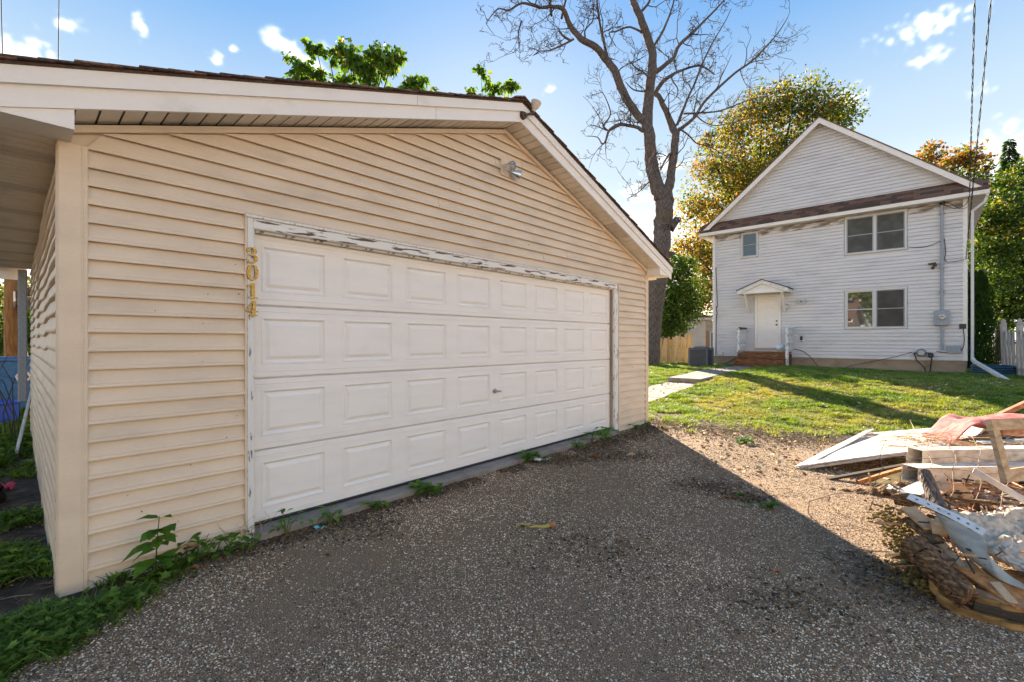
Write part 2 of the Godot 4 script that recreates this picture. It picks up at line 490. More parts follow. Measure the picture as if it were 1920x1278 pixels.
func make_ground() -> void:
	var drive := drive_outline()
	var xs := []
	var x := -26.0
	while x <= 34.0:
		xs.append(x)
		x += 0.5
	xs = [-400.0, -150.0, -70.0, -40.0] + xs + [44.0, 60.0, 90.0, 160.0, 400.0]
	var ds := []
	var d := -14.0
	while d <= 34.0:
		ds.append(d)
		d += 0.5
	ds = [-300.0, -120.0, -50.0, -25.0] + ds + [44.0, 60.0, 90.0, 160.0, 500.0]
	var p := []
	for i in xs.size():
		var row := []
		for j in ds.size():
			var y := gy(xs[i], ds[j])
			if Geometry2D.is_point_in_polygon(Vector2(xs[i], ds[j]), drive):
				y -= 0.03
			row.append(W(xs[i], y, ds[j]))
		p.append(row)
	var g := Geo.new()
	for i in xs.size() - 1:
		for j in ds.size() - 1:
			g.quad(p[i][j], p[i][j + 1], p[i + 1][j + 1], p[i + 1][j])
	struct("ground", g, M.soil)
	# the drive: one sheet laid over the ground, cut to its ragged outline
	var e := Geo.new()
	x = -2.5
	while x < 14.0:
		d = -9.0
		while d < 8.5:
			var s := 0.25
			var cell := PackedVector2Array([Vector2(x, d), Vector2(x + s, d), Vector2(x + s, d + s), Vector2(x, d + s)])
			for piece in Geometry2D.intersect_polygons(cell, drive):
				var ix := Geometry2D.triangulate_polygon(piece)
				for k in range(0, ix.size(), 3):
					var f := []
					for m in 3:
						var q: Vector2 = piece[ix[k + m]]
						f.append(W(q.x, gy(q.x, q.y) + 0.012, q.y))
					e.face(f, f[0] - Vector3(0, 5, 0))
			d += s
		x += 0.25
	struct("driveway", e, M.asphalt)

func octa(s: Vector3) -> Geo:
	var g := Geo.new()
	var pts := [Vector3(1, 0, 0.15), Vector3(0.1, 0, 1), Vector3(-1, 0, -0.1), Vector3(-0.15, 0, -1)]
	var top := [Vector3(0.45, 0.8, 0.3), Vector3(-0.2, 0.75, 0.45), Vector3(-0.4, 0.8, -0.25), Vector3(0.25, 0.75, -0.45)]
	for k in 4:
		var l := (k + 1) % 4
		g.face([pts[k] * s, pts[l] * s, top[l] * s, top[k] * s], Vector3(0, 0.2, 0) * s)
	g.face([top[0] * s, top[1] * s, top[2] * s, top[3] * s], Vector3.ZERO)
	return g

func scatter(called: String, g: Geo, m: Material, xf: Array, cols: Array, label: String, category: String) -> void:
	var mm := MultiMesh.new()
	mm.transform_format = MultiMesh.TRANSFORM_3D
	mm.use_colors = true
	mm.mesh = g.mesh()
	mm.instance_count = xf.size()
	for k in xf.size():
		mm.set_instance_transform(k, xf[k])
		mm.set_instance_color(k, cols[k])
	var o := MultiMeshInstance3D.new()
	o.name = numbered(self, called)
	o.multimesh = mm
	o.material_override = m
	add_child(o, true)
	tag(o, label, category, "", "stuff")

func spun(s: float, tilt := 0.5, flat := 1.0) -> Basis:
	var b := Basis(Vector3.UP, R.randf() * TAU) * Basis(Vector3.RIGHT, (R.randf() - 0.5) * tilt) * Basis(Vector3(0, 0, 1), (R.randf() - 0.5) * tilt)
	return b.scaled_local(Vector3(s * R.randf_range(0.7, 1.3), s * flat * R.randf_range(0.6, 1.2), s * R.randf_range(0.7, 1.3)))

func make_drive_stones() -> void:
	R.seed = 77
	var drive := drive_outline()
	var xf := []
	var cols := []
	var pal := [lin(0.062, 0.037, 0.020), lin(0.072, 0.045, 0.026), lin(0.18, 0.112, 0.062), lin(0.33, 0.215, 0.125), lin(0.58, 0.46, 0.32), lin(0.78, 0.67, 0.50), lin(0.80, 0.70, 0.54), lin(0.30, 0.13, 0.062), lin(0.17, 0.12, 0.08), lin(0.46, 0.315, 0.17)]
	var worn := noise(701, 0.9, 4)
	var tone := noise(703, 0.5, 4)
	var n := 0
	while n < 330000:
		n += 1
		var d := 1.2 + 6.6 * pow(R.randf(), 1.7)
		var x := R.randf_range(-2.2, max(d * 1.12, 1.0) + 0.6)
		var keep := clampf(0.86 + 1.1 * worn.get_noise_2d(x, d), 0.18, 1.0)
		if R.randf() > keep or not Geometry2D.is_point_in_polygon(Vector2(x, d), drive):
			continue
		var s := 0.0025 + 0.0034 * pow(R.randf(), 2.5) + 0.0006 * d
		xf.append(Transform3D(spun(s, 0.7, 0.7), W(x, gy(x, d) + 0.0115, d)))
		cols.append(pal[R.randi() % pal.size()] * R.randf_range(0.8, 1.15) * (1.0 + 0.5 * tone.get_noise_2d(x, d)))
	scatter("driveway_gravel", octa(Vector3.ONE), M.pebble, xf, cols, "small mixed grey, brown and white stones set in the driveway surface", "gravel")

func make_path() -> void:
	var o := Node3D.new()
	o.name = "path"
	add_child(o, true)
	o.set_meta("kind", "structure")
	var u := Vector2(0.675, 0.738)
	var v := Vector2(0.738, -0.675)
	var slab := func(c0: Vector2, l0: float, l1: float, w: float, y0: float, y1: float) -> void:
		var a := c0 + u * (l0 + 0.008)
		var b := c0 + u * (l1 - 0.008)
		var z := W(b.x, y1, b.y) - W(a.x, y0, a.y)
		var len := z.length()
		z = z.normalized()
		var x := Vector3.UP.cross(z).normalized()
		var g := Geo.new()
		g.box(Vector3.ZERO, Vector3(w, 0.22, len), Basis.IDENTITY, 0.018)
		var s := part("concrete_slab", g, M.concrete, o)
		s.basis = Basis(x, z.cross(x), z)
		s.position = (W(a.x, y0, a.y) + W(b.x, y1, b.y)) * 0.5 - s.basis.y * 0.11
	var c := Vector2(4.85, 12.85)
	for k in 5:
		var p := c + u * (k * 1.3)
		var q := c + u * ((k + 1) * 1.3)
		slab.call(c, k * 1.3, (k + 1) * 1.3, 0.95, gy(p.x, p.y) + (0.12 if k == 0 else 0.05), gy(q.x, q.y) + 0.05)
	c -= u * 0.02
	for k in 4:
		var p := c - u * (k * 1.25)
		var q := c - u * ((k + 1) * 1.25)
		slab.call(c, -(k + 1) * 1.25, -k * 1.25, 1.0, gy(q.x, q.y) + 0.035, gy(p.x, p.y) + (0.0 if k == 0 else 0.035))

func on_path(x: float, d: float) -> bool:
	var r := Vector2(x - 4.85, d - 12.85)
	var l := r.x * 0.675 + r.y * 0.738
	var w := r.x * 0.738 - r.y * 0.675
	return l > -5.2 and l < 6.6 and abs(w) < (0.5 + 0.04 * sin(l * 5.0))

# ---------------------------------------------------------------- sky, sun, camera
const SUN := Vector3(-0.04, 0.485, -1.0)

func make_sky() -> Image:
	var w := 2048
	var h := 1024
	var im := Image.create(w, h, false, Image.FORMAT_RGBF)
	var sun := SUN.normalized()
	var cl := noise(401, 0.9, 5)
	var gap := noise(411, 0.35, 3)
	var k0 := lin(0.44, 0.425, 0.395)
	var k1 := lin(0.150, 0.186, 0.212)
	var k2 := lin(0.032, 0.092, 0.192)
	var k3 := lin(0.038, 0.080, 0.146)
	for j in h:
		var e := (0.5 - (j + 0.5) / h) * PI
		if e <= 0.0:
			im.fill_rect(Rect2i(0, j, w, 1), Color(0.12, 0.115, 0.11))
			continue
		var s := rad_to_deg(e)
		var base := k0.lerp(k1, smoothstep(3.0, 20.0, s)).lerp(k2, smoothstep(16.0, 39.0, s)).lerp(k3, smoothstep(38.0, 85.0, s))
		var ce := cos(e)
		var se := sin(e)
		for i in w:
			var ph := (i + 0.5) / w * TAU
			var dir := Vector3(sin(ph) * ce, se, -cos(ph) * ce)
			var c := base
			var dt := dir.dot(sun)
			if dt > 0.5:
				var g: float = pow((dt - 0.5) * 2.0, 14.0)
				c = c.lerp(lin(0.25, 0.26, 0.265), g * 0.34)
			# fair-weather clouds, thicker towards the horizon
			var q := Vector2(dir.x, dir.z) / (se + 0.13)
			var f := cl.get_noise_3d(q.x * 3.1, q.y * 3.1, 5.0) + 0.45 * gap.get_noise_3d(q.x * 2.0, q.y * 2.0, 9.0)
			var th: float = 0.12 + 0.40 * smoothstep(6.0, 26.0, s)
			if f > th:
				c = c.lerp(lin(0.44, 0.43, 0.415), smoothstep(th, th + 0.22, f) * 0.85)
			im.set_pixel(i, j, c)
	return im

func add_puffs(im: Image) -> void:    # the small clouds that stand over the roofs in the photograph: azimuth, height, size in degrees
	var w := im.get_width()
	var h := im.get_height()
	var nz := noise(431, 0.35, 4)
	for p in [[-39.4, 28.1, 1.0, 1.0], [-33.1, 27.5, 0.9, 0.7], [-26.4, 30.5, 1.1, 0.7], [4.7, 28.9, 0.9, 0.7], [42.3, 27.0, 4.0, 1.3], [42.4, 24.6, 1.7, 0.8], [36.4, 22.9, 1.6, 1.4], [-47.2, 23.0, 3.4, 1.8], [-43.5, 21.2, 3.6, 1.0], [47.4, 15.5, 3.0, 2.6], [45.8, 21.0, 0.9, 0.5], [-44.4, 26.5, 1.4, 0.7], [-35.2, 32.6, 0.9, 0.8], [18.4, 20.0, 2.6, 1.6], [15.0, 17.5, 2.0, 1.0], [52.0, 33.0, 4.5, 1.5], [-31.5, 28.8, 0.8, 0.4], [60.0, 24.0, 5.0, 2.4], [-62.0, 25.0, 5.0, 2.2], [90.0, 22.0, 4.0, 1.8], [-95.0, 26.0, 4.0, 1.8], [130.0, 24.0, 4.5, 1.8], [170.0, 27.0, 3.6, 1.6], [-140.0, 23.0, 4.4, 2.0]]:
		var ci: float = p[0] / 360.0 * w
		var cj: float = (0.5 - p[1] / 180.0) * h
		var rx: float = p[2] * 0.72 / 360.0 * w
		var ry: float = p[3] * 0.72 / 180.0 * h
		for j in range(int(cj - ry * 2.2), int(cj + ry * 2.2)):
			for i in range(int(ci - rx * 2.2), int(ci + rx * 2.2)):
				var x := (i - ci) / rx
				var y := (j - cj) / ry
				y = y * (1.35 if y > 0 else 0.9)
				var a := 1.0 - sqrt(x * x + y * y) + nz.get_noise_2d(i * 0.35, j * 0.5) * 1.5
				a = smoothstep(-0.25, 1.3, a) * 0.9
				if a > 0.0:
					var c := im.get_pixel(posmod(i, w), j)
					im.set_pixel(posmod(i, w), j, c.lerp(lin(0.44, 0.43, 0.415), a))

func _ready() -> void:
	var cam := Camera3D.new()
	cam.name = "camera"
	cam.position = Vector3(0, 1.34, 0)
	cam.fov = 73.67
	cam.near = 0.05
	cam.far = 1500
	add_child(cam)
	cam.current = true
	var im := make_sky()
	add_puffs(im)
	var pano := PanoramaSkyMaterial.new()
	pano.panorama = ImageTexture.create_from_image(im)
	var sky := Sky.new()
	sky.sky_material = pano
	var env := Environment.new()
	env.background_mode = Environment.BG_SKY
	env.sky = sky
	env.background_energy_multiplier = 1.0
	env.tonemap_mode = Environment.TONE_MAPPER_LINEAR
	env.tonemap_exposure = 4.8
	env.sdfgi_enabled = true
	env.ssao_enabled = true
	env.ssil_enabled = true
	var we := WorldEnvironment.new()
	we.name = "world"
	we.environment = env
	add_child(we)
	var sun := DirectionalLight3D.new()
	sun.name = "sun"
	sun.light_color = Color(1.0, 0.92, 0.81)
	sun.light_energy = 1.6
	sun.light_angular_distance = 0.55
	sun.shadow_enabled = true
	add_child(sun)
	sun.look_at_from_position(Vector3.ZERO, -SUN, Vector3.UP)
	make_materials()
	make_ground()
	make_path()
	make_garage()
	make_garage_fittings()
	make_house()
	make_house_fittings()
	make_surroundings()
	make_bare_tree()
	make_leafy_trees()
	make_debris()
	make_lawn()
	make_drive_stones()
	make_weeds()
	make_small_things()

# ---------------------------------------------------------------- clapboards
func board(g: Geo, x0b: float, x1b: float, x0t: float, x1t: float, y0: float, h: float, z0 := 0.0, proud := 0.019, lip_h := 0.02) -> void:
	# bottom edge is a thin lip with a hollow behind it, as on pressed siding
	var lip := minf(lip_h, h * 0.4)
	var pf := [[lip / h, 0.001], [lip / h, proud - 0.003], [0.0, proud - 0.003], [0.0, proud], [0.05, proud + 0.001], [0.35, proud * 0.66], [1.0, 0.003]]
	var l := []
	var r := []
	for q in pf:
		l.append(Vector3(lerpf(x0b, x0t, q[0]), y0 + h * q[0], z0 + q[1]))
		r.append(Vector3(lerpf(x1b, x1t, q[0]), y0 + h * q[0], z0 + q[1]))
	var ref := Vector3((x0b + x1b) * 0.5, y0 + h * 0.5, z0 - 0.05)
	g.face([l[0], r[0], r[1], l[1]], ref + Vector3(0, h, 0.0))
	g.face([l[1], r[1], r[2], l[2]], ref + Vector3(0, 0, 1))
	g.face([l[2], r[2], r[3], l[3]], ref + Vector3(0, h, 0.0))
	for k in range(3, 6):
		g.face([l[k], r[k], r[k + 1], l[k + 1]], ref)
	for s in [l, r]:
		g.face([s[2], s[3], s[4], s[1]], ref)
		g.face([s[1], s[4], s[5], s[0]], ref)
		g.face([s[0], s[5], s[6]], ref)

# courses between y0 and y1; edges(y) gives [left, right]; holes are [x0, x1, y0, y1]; seams: chance of a butt joint per metre
func clad(parent: Node, y0: float, y1: float, pitch: float, edges: Callable, holes: Array, mat_of: Callable, seam: float, sd: int) -> void:
	var rng := RandomNumberGenerator.new()
	rng.seed = sd
	var k := 0
	var y := y0
	while y < y1 - 0.01:
		var h: float = min(pitch, y1 - y)
		var eb = edges.call(y)
		var et = edges.call(y + h)
		var cuts := [[eb[0], eb[1]]]
		for o in holes:
			if y < o[3] - 0.015 and y + h > o[2] + 0.015:
				var nxt := []
				for c in cuts:
					if o[1] <= c[0] or o[0] >= c[1]:
						nxt.append(c)
						continue
					if o[0] > c[0]: nxt.append([c[0], o[0]])
					if o[1] < c[1]: nxt.append([o[1], c[1]])
				cuts = nxt
				if y + h > o[3] + 0.015:
					var g := Geo.new()
					board(g, o[0], o[1], o[0], o[1], o[3], y + h - o[3], 0.0, 0.012)
					part("siding_board", g, mat_of.call(k), parent)
		for c in cuts:
			var bits := [c]
			if c[1] - c[0] > 1.6 and rng.randf() < seam:
				var s: float = rng.randf_range(c[0] + 0.5, c[1] - 0.5)
				bits = [[c[0], s], [s + 0.005, c[1]]]
			for b in bits:
				var g := Geo.new()
				var tl: float = et[0] if b[0] == eb[0] else b[0]
				var tr: float = et[1] if b[1] == eb[1] else b[1]
				if tr - tl < 0.0:
					tl = (tl + tr) * 0.5
					tr = tl
				board(g, b[0], b[1], tl, tr, y, h, rng.randf_range(0.0, 0.003), (0.030 if pitch < 0.12 else 0.034) + rng.randf_range(-0.002, 0.002), 0.026 if pitch < 0.12 else 0.036)
				part("siding_board", g, mat_of.call(k), parent)
		y += pitch
		k += 1

# ---------------------------------------------------------------- the garage
var G: Node3D
const GC := 3.6          # ridge, measured along the front
const GS := 0.3356       # slope
const GL := -0.36        # rake tips
const GR := 7.60

func fb(x: float) -> float:    # underside of the rake board
	return 3.76 - GS * abs(x - GC)

func rake(x0: float, x1: float, lo: float, hi: float, z0: float, z1: float) -> Geo:
	var g := Geo.new()
	g.prism([Vector2(x0, fb(x0) + lo), Vector2(x1, fb(x1) + lo), Vector2(x1, fb(x1) + hi), Vector2(x0, fb(x0) + hi)], z0, z1)
	return g

func make_garage() -> void:
	G = thing("garage", "tan clapboard garage with a wide white sectional door", "garage", W(-2.531, 0, 2.555), deg_to_rad(47.55))
	var hole := [0.93, 6.17, -0.3, 2.24]
	var g := Geo.new()
	# structural walls, 0.1 m thick
	g.prism([Vector2(0.0, -0.12), Vector2(0.985, -0.12), Vector2(0.985, 2.14), Vector2(6.06, 2.14), Vector2(6.06, -0.12), Vector2(7.19, -0.12), Vector2(7.19, fb(7.19)), Vector2(GC, 3.76), Vector2(0.0, fb(0.0))], -0.1, -0.002)
	var front := part("front_wall", g, M.siding_tan, G)
	var edges := func(y: float):
		var half: float = max(0.0, (3.70 - y) / GS)
		return [max(0.1, GC - half), min(7.11, GC + half)]
	clad(front, -0.09, 3.69, 0.1055, edges, [hole], func(k): return M.siding_tan_worn if k < 3 else M.siding_tan, 0.6, 5)
	# nail heads and small dark flecks on the boards
	var rg := RandomNumberGenerator.new()
	rg.seed = 77
	g = Geo.new()
	for k in 26:
		var fx := rg.randf_range(0.2, 7.0)
		var fy := rg.randf_range(0.0, 3.2)
		if fx > 0.9 and fx < 6.2 and fy < 2.27: fx = rg.randf_range(0.13, 0.9)
		if fy > 3.6 - GS * absf(fx - GC) - 0.1: continue
		var r := rg.randf_range(0.0018, 0.004)
		g.lump(Vector3(fx, fy, 0.022), Vector3(r, r * rg.randf_range(0.8, 1.8), 0.006), k, 0.3, 7, 4)
	part("nail_head", g, M.dark_metal, front).set_meta("kind", "stuff")
	# left wall: heat-warped courses
	g = Geo.new()
	g.box(Vector3(0.05, 1.17, -3.4), Vector3(0.1, 2.58, 6.6))
	var side := part("side_wall", g, M.siding_tan, G)
	var nz := noise(61, 0.55, 2)
	var y := -0.09
	var k := 0
	while y < 2.44:
		var y0 := y
		var amp := 0.013 if y > 1.3 else (0.004 if y > 1.0 else 0.011)
		var f := func(a: float, v: float) -> Vector3:
			var z := -0.02 - a * 6.66
			var b := maxf(0.0, (v - 0.2) / 0.8)
			var wv := nz.get_noise_2d(z * 1.2, y0 * 1.3 + 3.0)
			var bul: float = max(0.0, 0.012 + amp * (wv + 0.25)) * (1.0 - b)
			return Vector3(-0.004 if v < 0.1 else -0.004 - bul - 0.004 * (1.0 - b), y0 + 0.108 * b + (0.035 * nz.get_noise_2d(z * 1.1 + 40.0, 0.0) if y0 > 1.2 else 0.01 * wv), z)
		g = Geo.new()
		g.sheet(44, 5, f, 0.002)
		part("siding_board", g, M.siding_tan, side)
		y += 0.1055
		k += 1
	g = Geo.new()
	g.box(Vector3(7.14, 1.2, -3.4), Vector3(0.1, 2.58, 6.6))
	part("side_wall", g, M.siding_tan, G)
	g = Geo.new()
	g.prism([Vector2(0, -0.12), Vector2(7.19, -0.12), Vector2(7.19, fb(7.19)), Vector2(GC, 3.76), Vector2(0, fb(0.0))], -6.8, -6.7)
	part("back_wall", g, M.siding_tan, G)
	g = Geo.new()
	g.box(Vector3(3.595, -0.135, -3.35), Vector3(7.14, 0.09, 6.85), Basis.IDENTITY, 0.01)
	part("floor_slab", g, M.concrete, G)
	g = Geo.new()
	g.box(Vector3(3.52, -0.055, 0.0), Vector3(5.07, 0.075, 0.24), Basis.IDENTITY, 0.012)
	part("door_sill", g, M.concrete, G)
	# corner posts: two flanges and a rounded nose
	for s in [0, 1]:
		g = Geo.new()
		if s == 0:
			g.box(Vector3(0.045, 1.18, 0.015), Vector3(0.125, 2.55, 0.040), Basis.IDENTITY, 0.005)
			g.box(Vector3(0.083, 1.18, 0.024), Vector3(0.012, 2.55, 0.03), Basis.IDENTITY, 0.004)
			g.box(Vector3(-0.009, 1.18, -0.045), Vector3(0.026, 2.55, 0.085), Basis.IDENTITY, 0.005)
		else:
			g.box(Vector3(7.155, 1.18, 0.015), Vector3(0.10, 2.55, 0.040), Basis.IDENTITY, 0.005)
			g.box(Vector3(7.2, 1.18, -0.045), Vector3(0.022, 2.55, 0.085), Basis.IDENTITY, 0.005)
		part("corner_post", g, M.siding_tan, G)
	# trim strip that caps the siding along the slope
	for s in [[0.0, GC], [GC, 7.19]]:
		part("gable_trim", rake(s[0], s[1], -0.055, -0.012, 0.0, 0.042), M.siding_tan, G)
	# rake boards in two steps, with butt joints
	for s in [[GL, 2.42], [2.424, GC], [GC, GR]]:
		part("rake_board", rake(s[0], s[1], 0.0, 0.118, 0.25, 0.272), M.white_metal, G)
	for s in [[GL, 2.2], [2.204, GC], [GC, GR]]:
		part("rake_board", rake(s[0], s[1], 0.112, 0.20, 0.25, 0.293), M.white_metal, G)
	# boxed ends under the eaves
	g = Geo.new()
	g.prism([Vector2(GL, 2.455), Vector2(0.035, 2.455), Vector2(0.035, fb(0.035) + 0.02), Vector2(GL, fb(GL) + 0.04)], 0.02, 0.262)
	part("eave_box", g, M.white_metal, G)
	g = Geo.new()
	g.prism([Vector2(7.155, 2.455), Vector2(GR, 2.455), Vector2(GR, fb(GR) + 0.04), Vector2(7.155, fb(7.155) + 0.02)], 0.02, 0.262)
	part("eave_box", g, M.white_metal, G)
	for s in [-1, 1]:
		var xe: float = GL + 0.02 if s < 0 else GR - 0.02
		g = Geo.new()
		g.box(Vector3(xe, 2.53, -3.45), Vector3(0.03, 0.2, 6.9), Basis.IDENTITY, 0.004)
		part("eave_fascia", g, M.white_metal, G)
	# perforated soffit, one strip per rib
	var dots := Image.create(64, 64, false, Image.FORMAT_RGB8)
	var base := lin(0.66, 0.60, 0.52).linear_to_srgb()
	dots.fill(base)
	for a in 4:
		for b in 4:
			for i in range(-3, 4):
				for j in range(-3, 4):
					if i * i + j * j < 13:
						dots.set_pixel(posmod(a * 16 + 8 * (b % 2) + i + 4, 64), posmod(b * 16 + j + 8, 64), lin(0.06, 0.055, 0.05).linear_to_srgb())
	skin("soffit_vented", ImageTexture.create_from_image(dots), Vector3(26, 26, 26), 0.6)
	for s in [[0.04, GC, 1], [GC, 7.15, -1]]:
		var x: float = s[0]
		var i := 0
		part("soffit_backing", rake(s[0], s[1], 0.03, 0.045, 0.0, 0.25), M.soffit, G)
		while x < s[1] - 0.02:
			var x1: float = min(x + 0.1016, s[1])
			var vented := i % 17 in [4, 5, 6, 7]
			part("soffit_panel", rake(x + 0.006, x1 - 0.006, 0.008, 0.02, 0.0, 0.25), M.soffit_vented if vented else M.soffit, G)
			part("soffit_rib", rake(x - 0.006, x + 0.006, 0.018, 0.024, 0.0, 0.25), M.perforation, G)
			x += 0.1016
			i += 1
	g = Geo.new()
	g.box(Vector3(-0.16, 2.485, -3.44), Vector3(0.33, 0.012, 6.9))
	part("soffit_backing", g, M.perforation, G)
	var z := 0.0
	k = 0
	while z > -6.8:
		g = Geo.new()
		g.box(Vector3(-0.165, 2.464, z - 0.0508), Vector3(0.33, 0.016, 0.080), Basis.IDENTITY, 0.004)
		part("soffit_panel", g, M.soffit_vented if k % 9 in [3, 4] else M.soffit, G)
		z -= 0.1016
		k += 1
	g = Geo.new()
	g.box(Vector3(7.4, 2.466, -3.45), Vector3(0.36, 0.012, 6.9))
	part("eave_soffit", g, M.soffit, G)
	g = Geo.new()
	g.box(Vector3(-0.3, 2.44, -6.93), Vector3(0.5, 0.3, 0.02))
	part("eave_box", g, M.white_metal, G)
	# roof: deck and courses of shingles
	var roof := part("roof", rake(GL - 0.02, GC, 0.20, 0.215, -7.0, 0.30), M.shingle_dark, G)
	part("roof_deck", rake(GC, GR + 0.02, 0.20, 0.215, -7.0, 0.30), M.shingle_dark, roof)
	var ang := atan(GS)
	for s in [-1.0, 1.0]:
		var n := 30
		for i in n:
			var t0 := 4.17 * (1.0 - i / float(n))    # along the slope from the ridge
			var c := t0 - 0.09
			var xx: float = GC + s * c * cos(ang)
			var yy := 3.76 + 0.215 - c * sin(ang) + 0.011
			g = Geo.new()
			var zf := 0.322 + 0.006 * sin(i * 2.7)
			g.box(Vector3.ZERO, Vector3(0.2, 0.011, zf + 7.02), Basis.IDENTITY, 0.002)
			var o := part("shingle_course", g, M.shingle_dark if i % 3 else M.shingle, roof, Vector3(xx, yy, (zf - 7.02) * 0.5))
			o.rotation.z = -s * (ang - 0.05)
	g = Geo.new()
	g.prism([Vector2(GC - 0.15, 3.955), Vector2(GC, 4.012), Vector2(GC + 0.15, 3.955), Vector2(GC + 0.15, 3.97), Vector2(GC, 4.028), Vector2(GC - 0.15, 3.97)], -7.03, 0.33)
	part("ridge_cap", g, M.shingle, roof)
	# door opening trim
	g = Geo.new()
	g.box(Vector3(0.957, 1.07, 0.0), Vector3(0.05, 2.32, 0.07), Basis.IDENTITY, 0.006)
	part("door_jamb", g, M.peeling_light, G)
	g = Geo.new()
	g.box(Vector3(6.115, 1.06, 0.002), Vector3(0.11, 2.31, 0.06), Basis.IDENTITY, 0.005)
	g.box(Vector3(6.07, 1.06, -0.055), Vector3(0.02, 2.31, 0.07), Basis.IDENTITY, 0.003)
	part("door_jamb", g, M.peeling_light, G)
	g = Geo.new()
	g.box(Vector3(3.52, 2.178, 0.002), Vector3(5.10, 0.075, 0.075), Basis.IDENTITY, 0.006)
	part("door_header", g, M.peeling, G)
	g = Geo.new()
	g.box(Vector3(3.54, 2.226, 0.008), Vector3(5.24, 0.022, 0.08), Basis.IDENTITY, 0.004)
	part("header_cap", g, M.peeling_light, G)
	g = Geo.new()
	g.box(Vector3(0.925, 1.07, 0.018), Vector3(0.012, 2.36, 0.042), Basis.IDENTITY, 0.002)
	g.box(Vector3(6.18, 1.07, 0.018), Vector3(0.012, 2.36, 0.042), Basis.IDENTITY, 0.002)
	g.box(Vector3(3.55, 2.246, 0.018), Vector3(5.26, 0.012, 0.042), Basis.IDENTITY, 0.002)
	part("channel_trim", g, M.siding_tan, G)
	g = Geo.new()
	g.box(Vector3(3.52, 2.135, -0.03), Vector3(5.07, 0.02, 0.05), Basis.IDENTITY, 0.003)
	part("door_stop", g, M.peeling_light, G)
	make_garage_door()

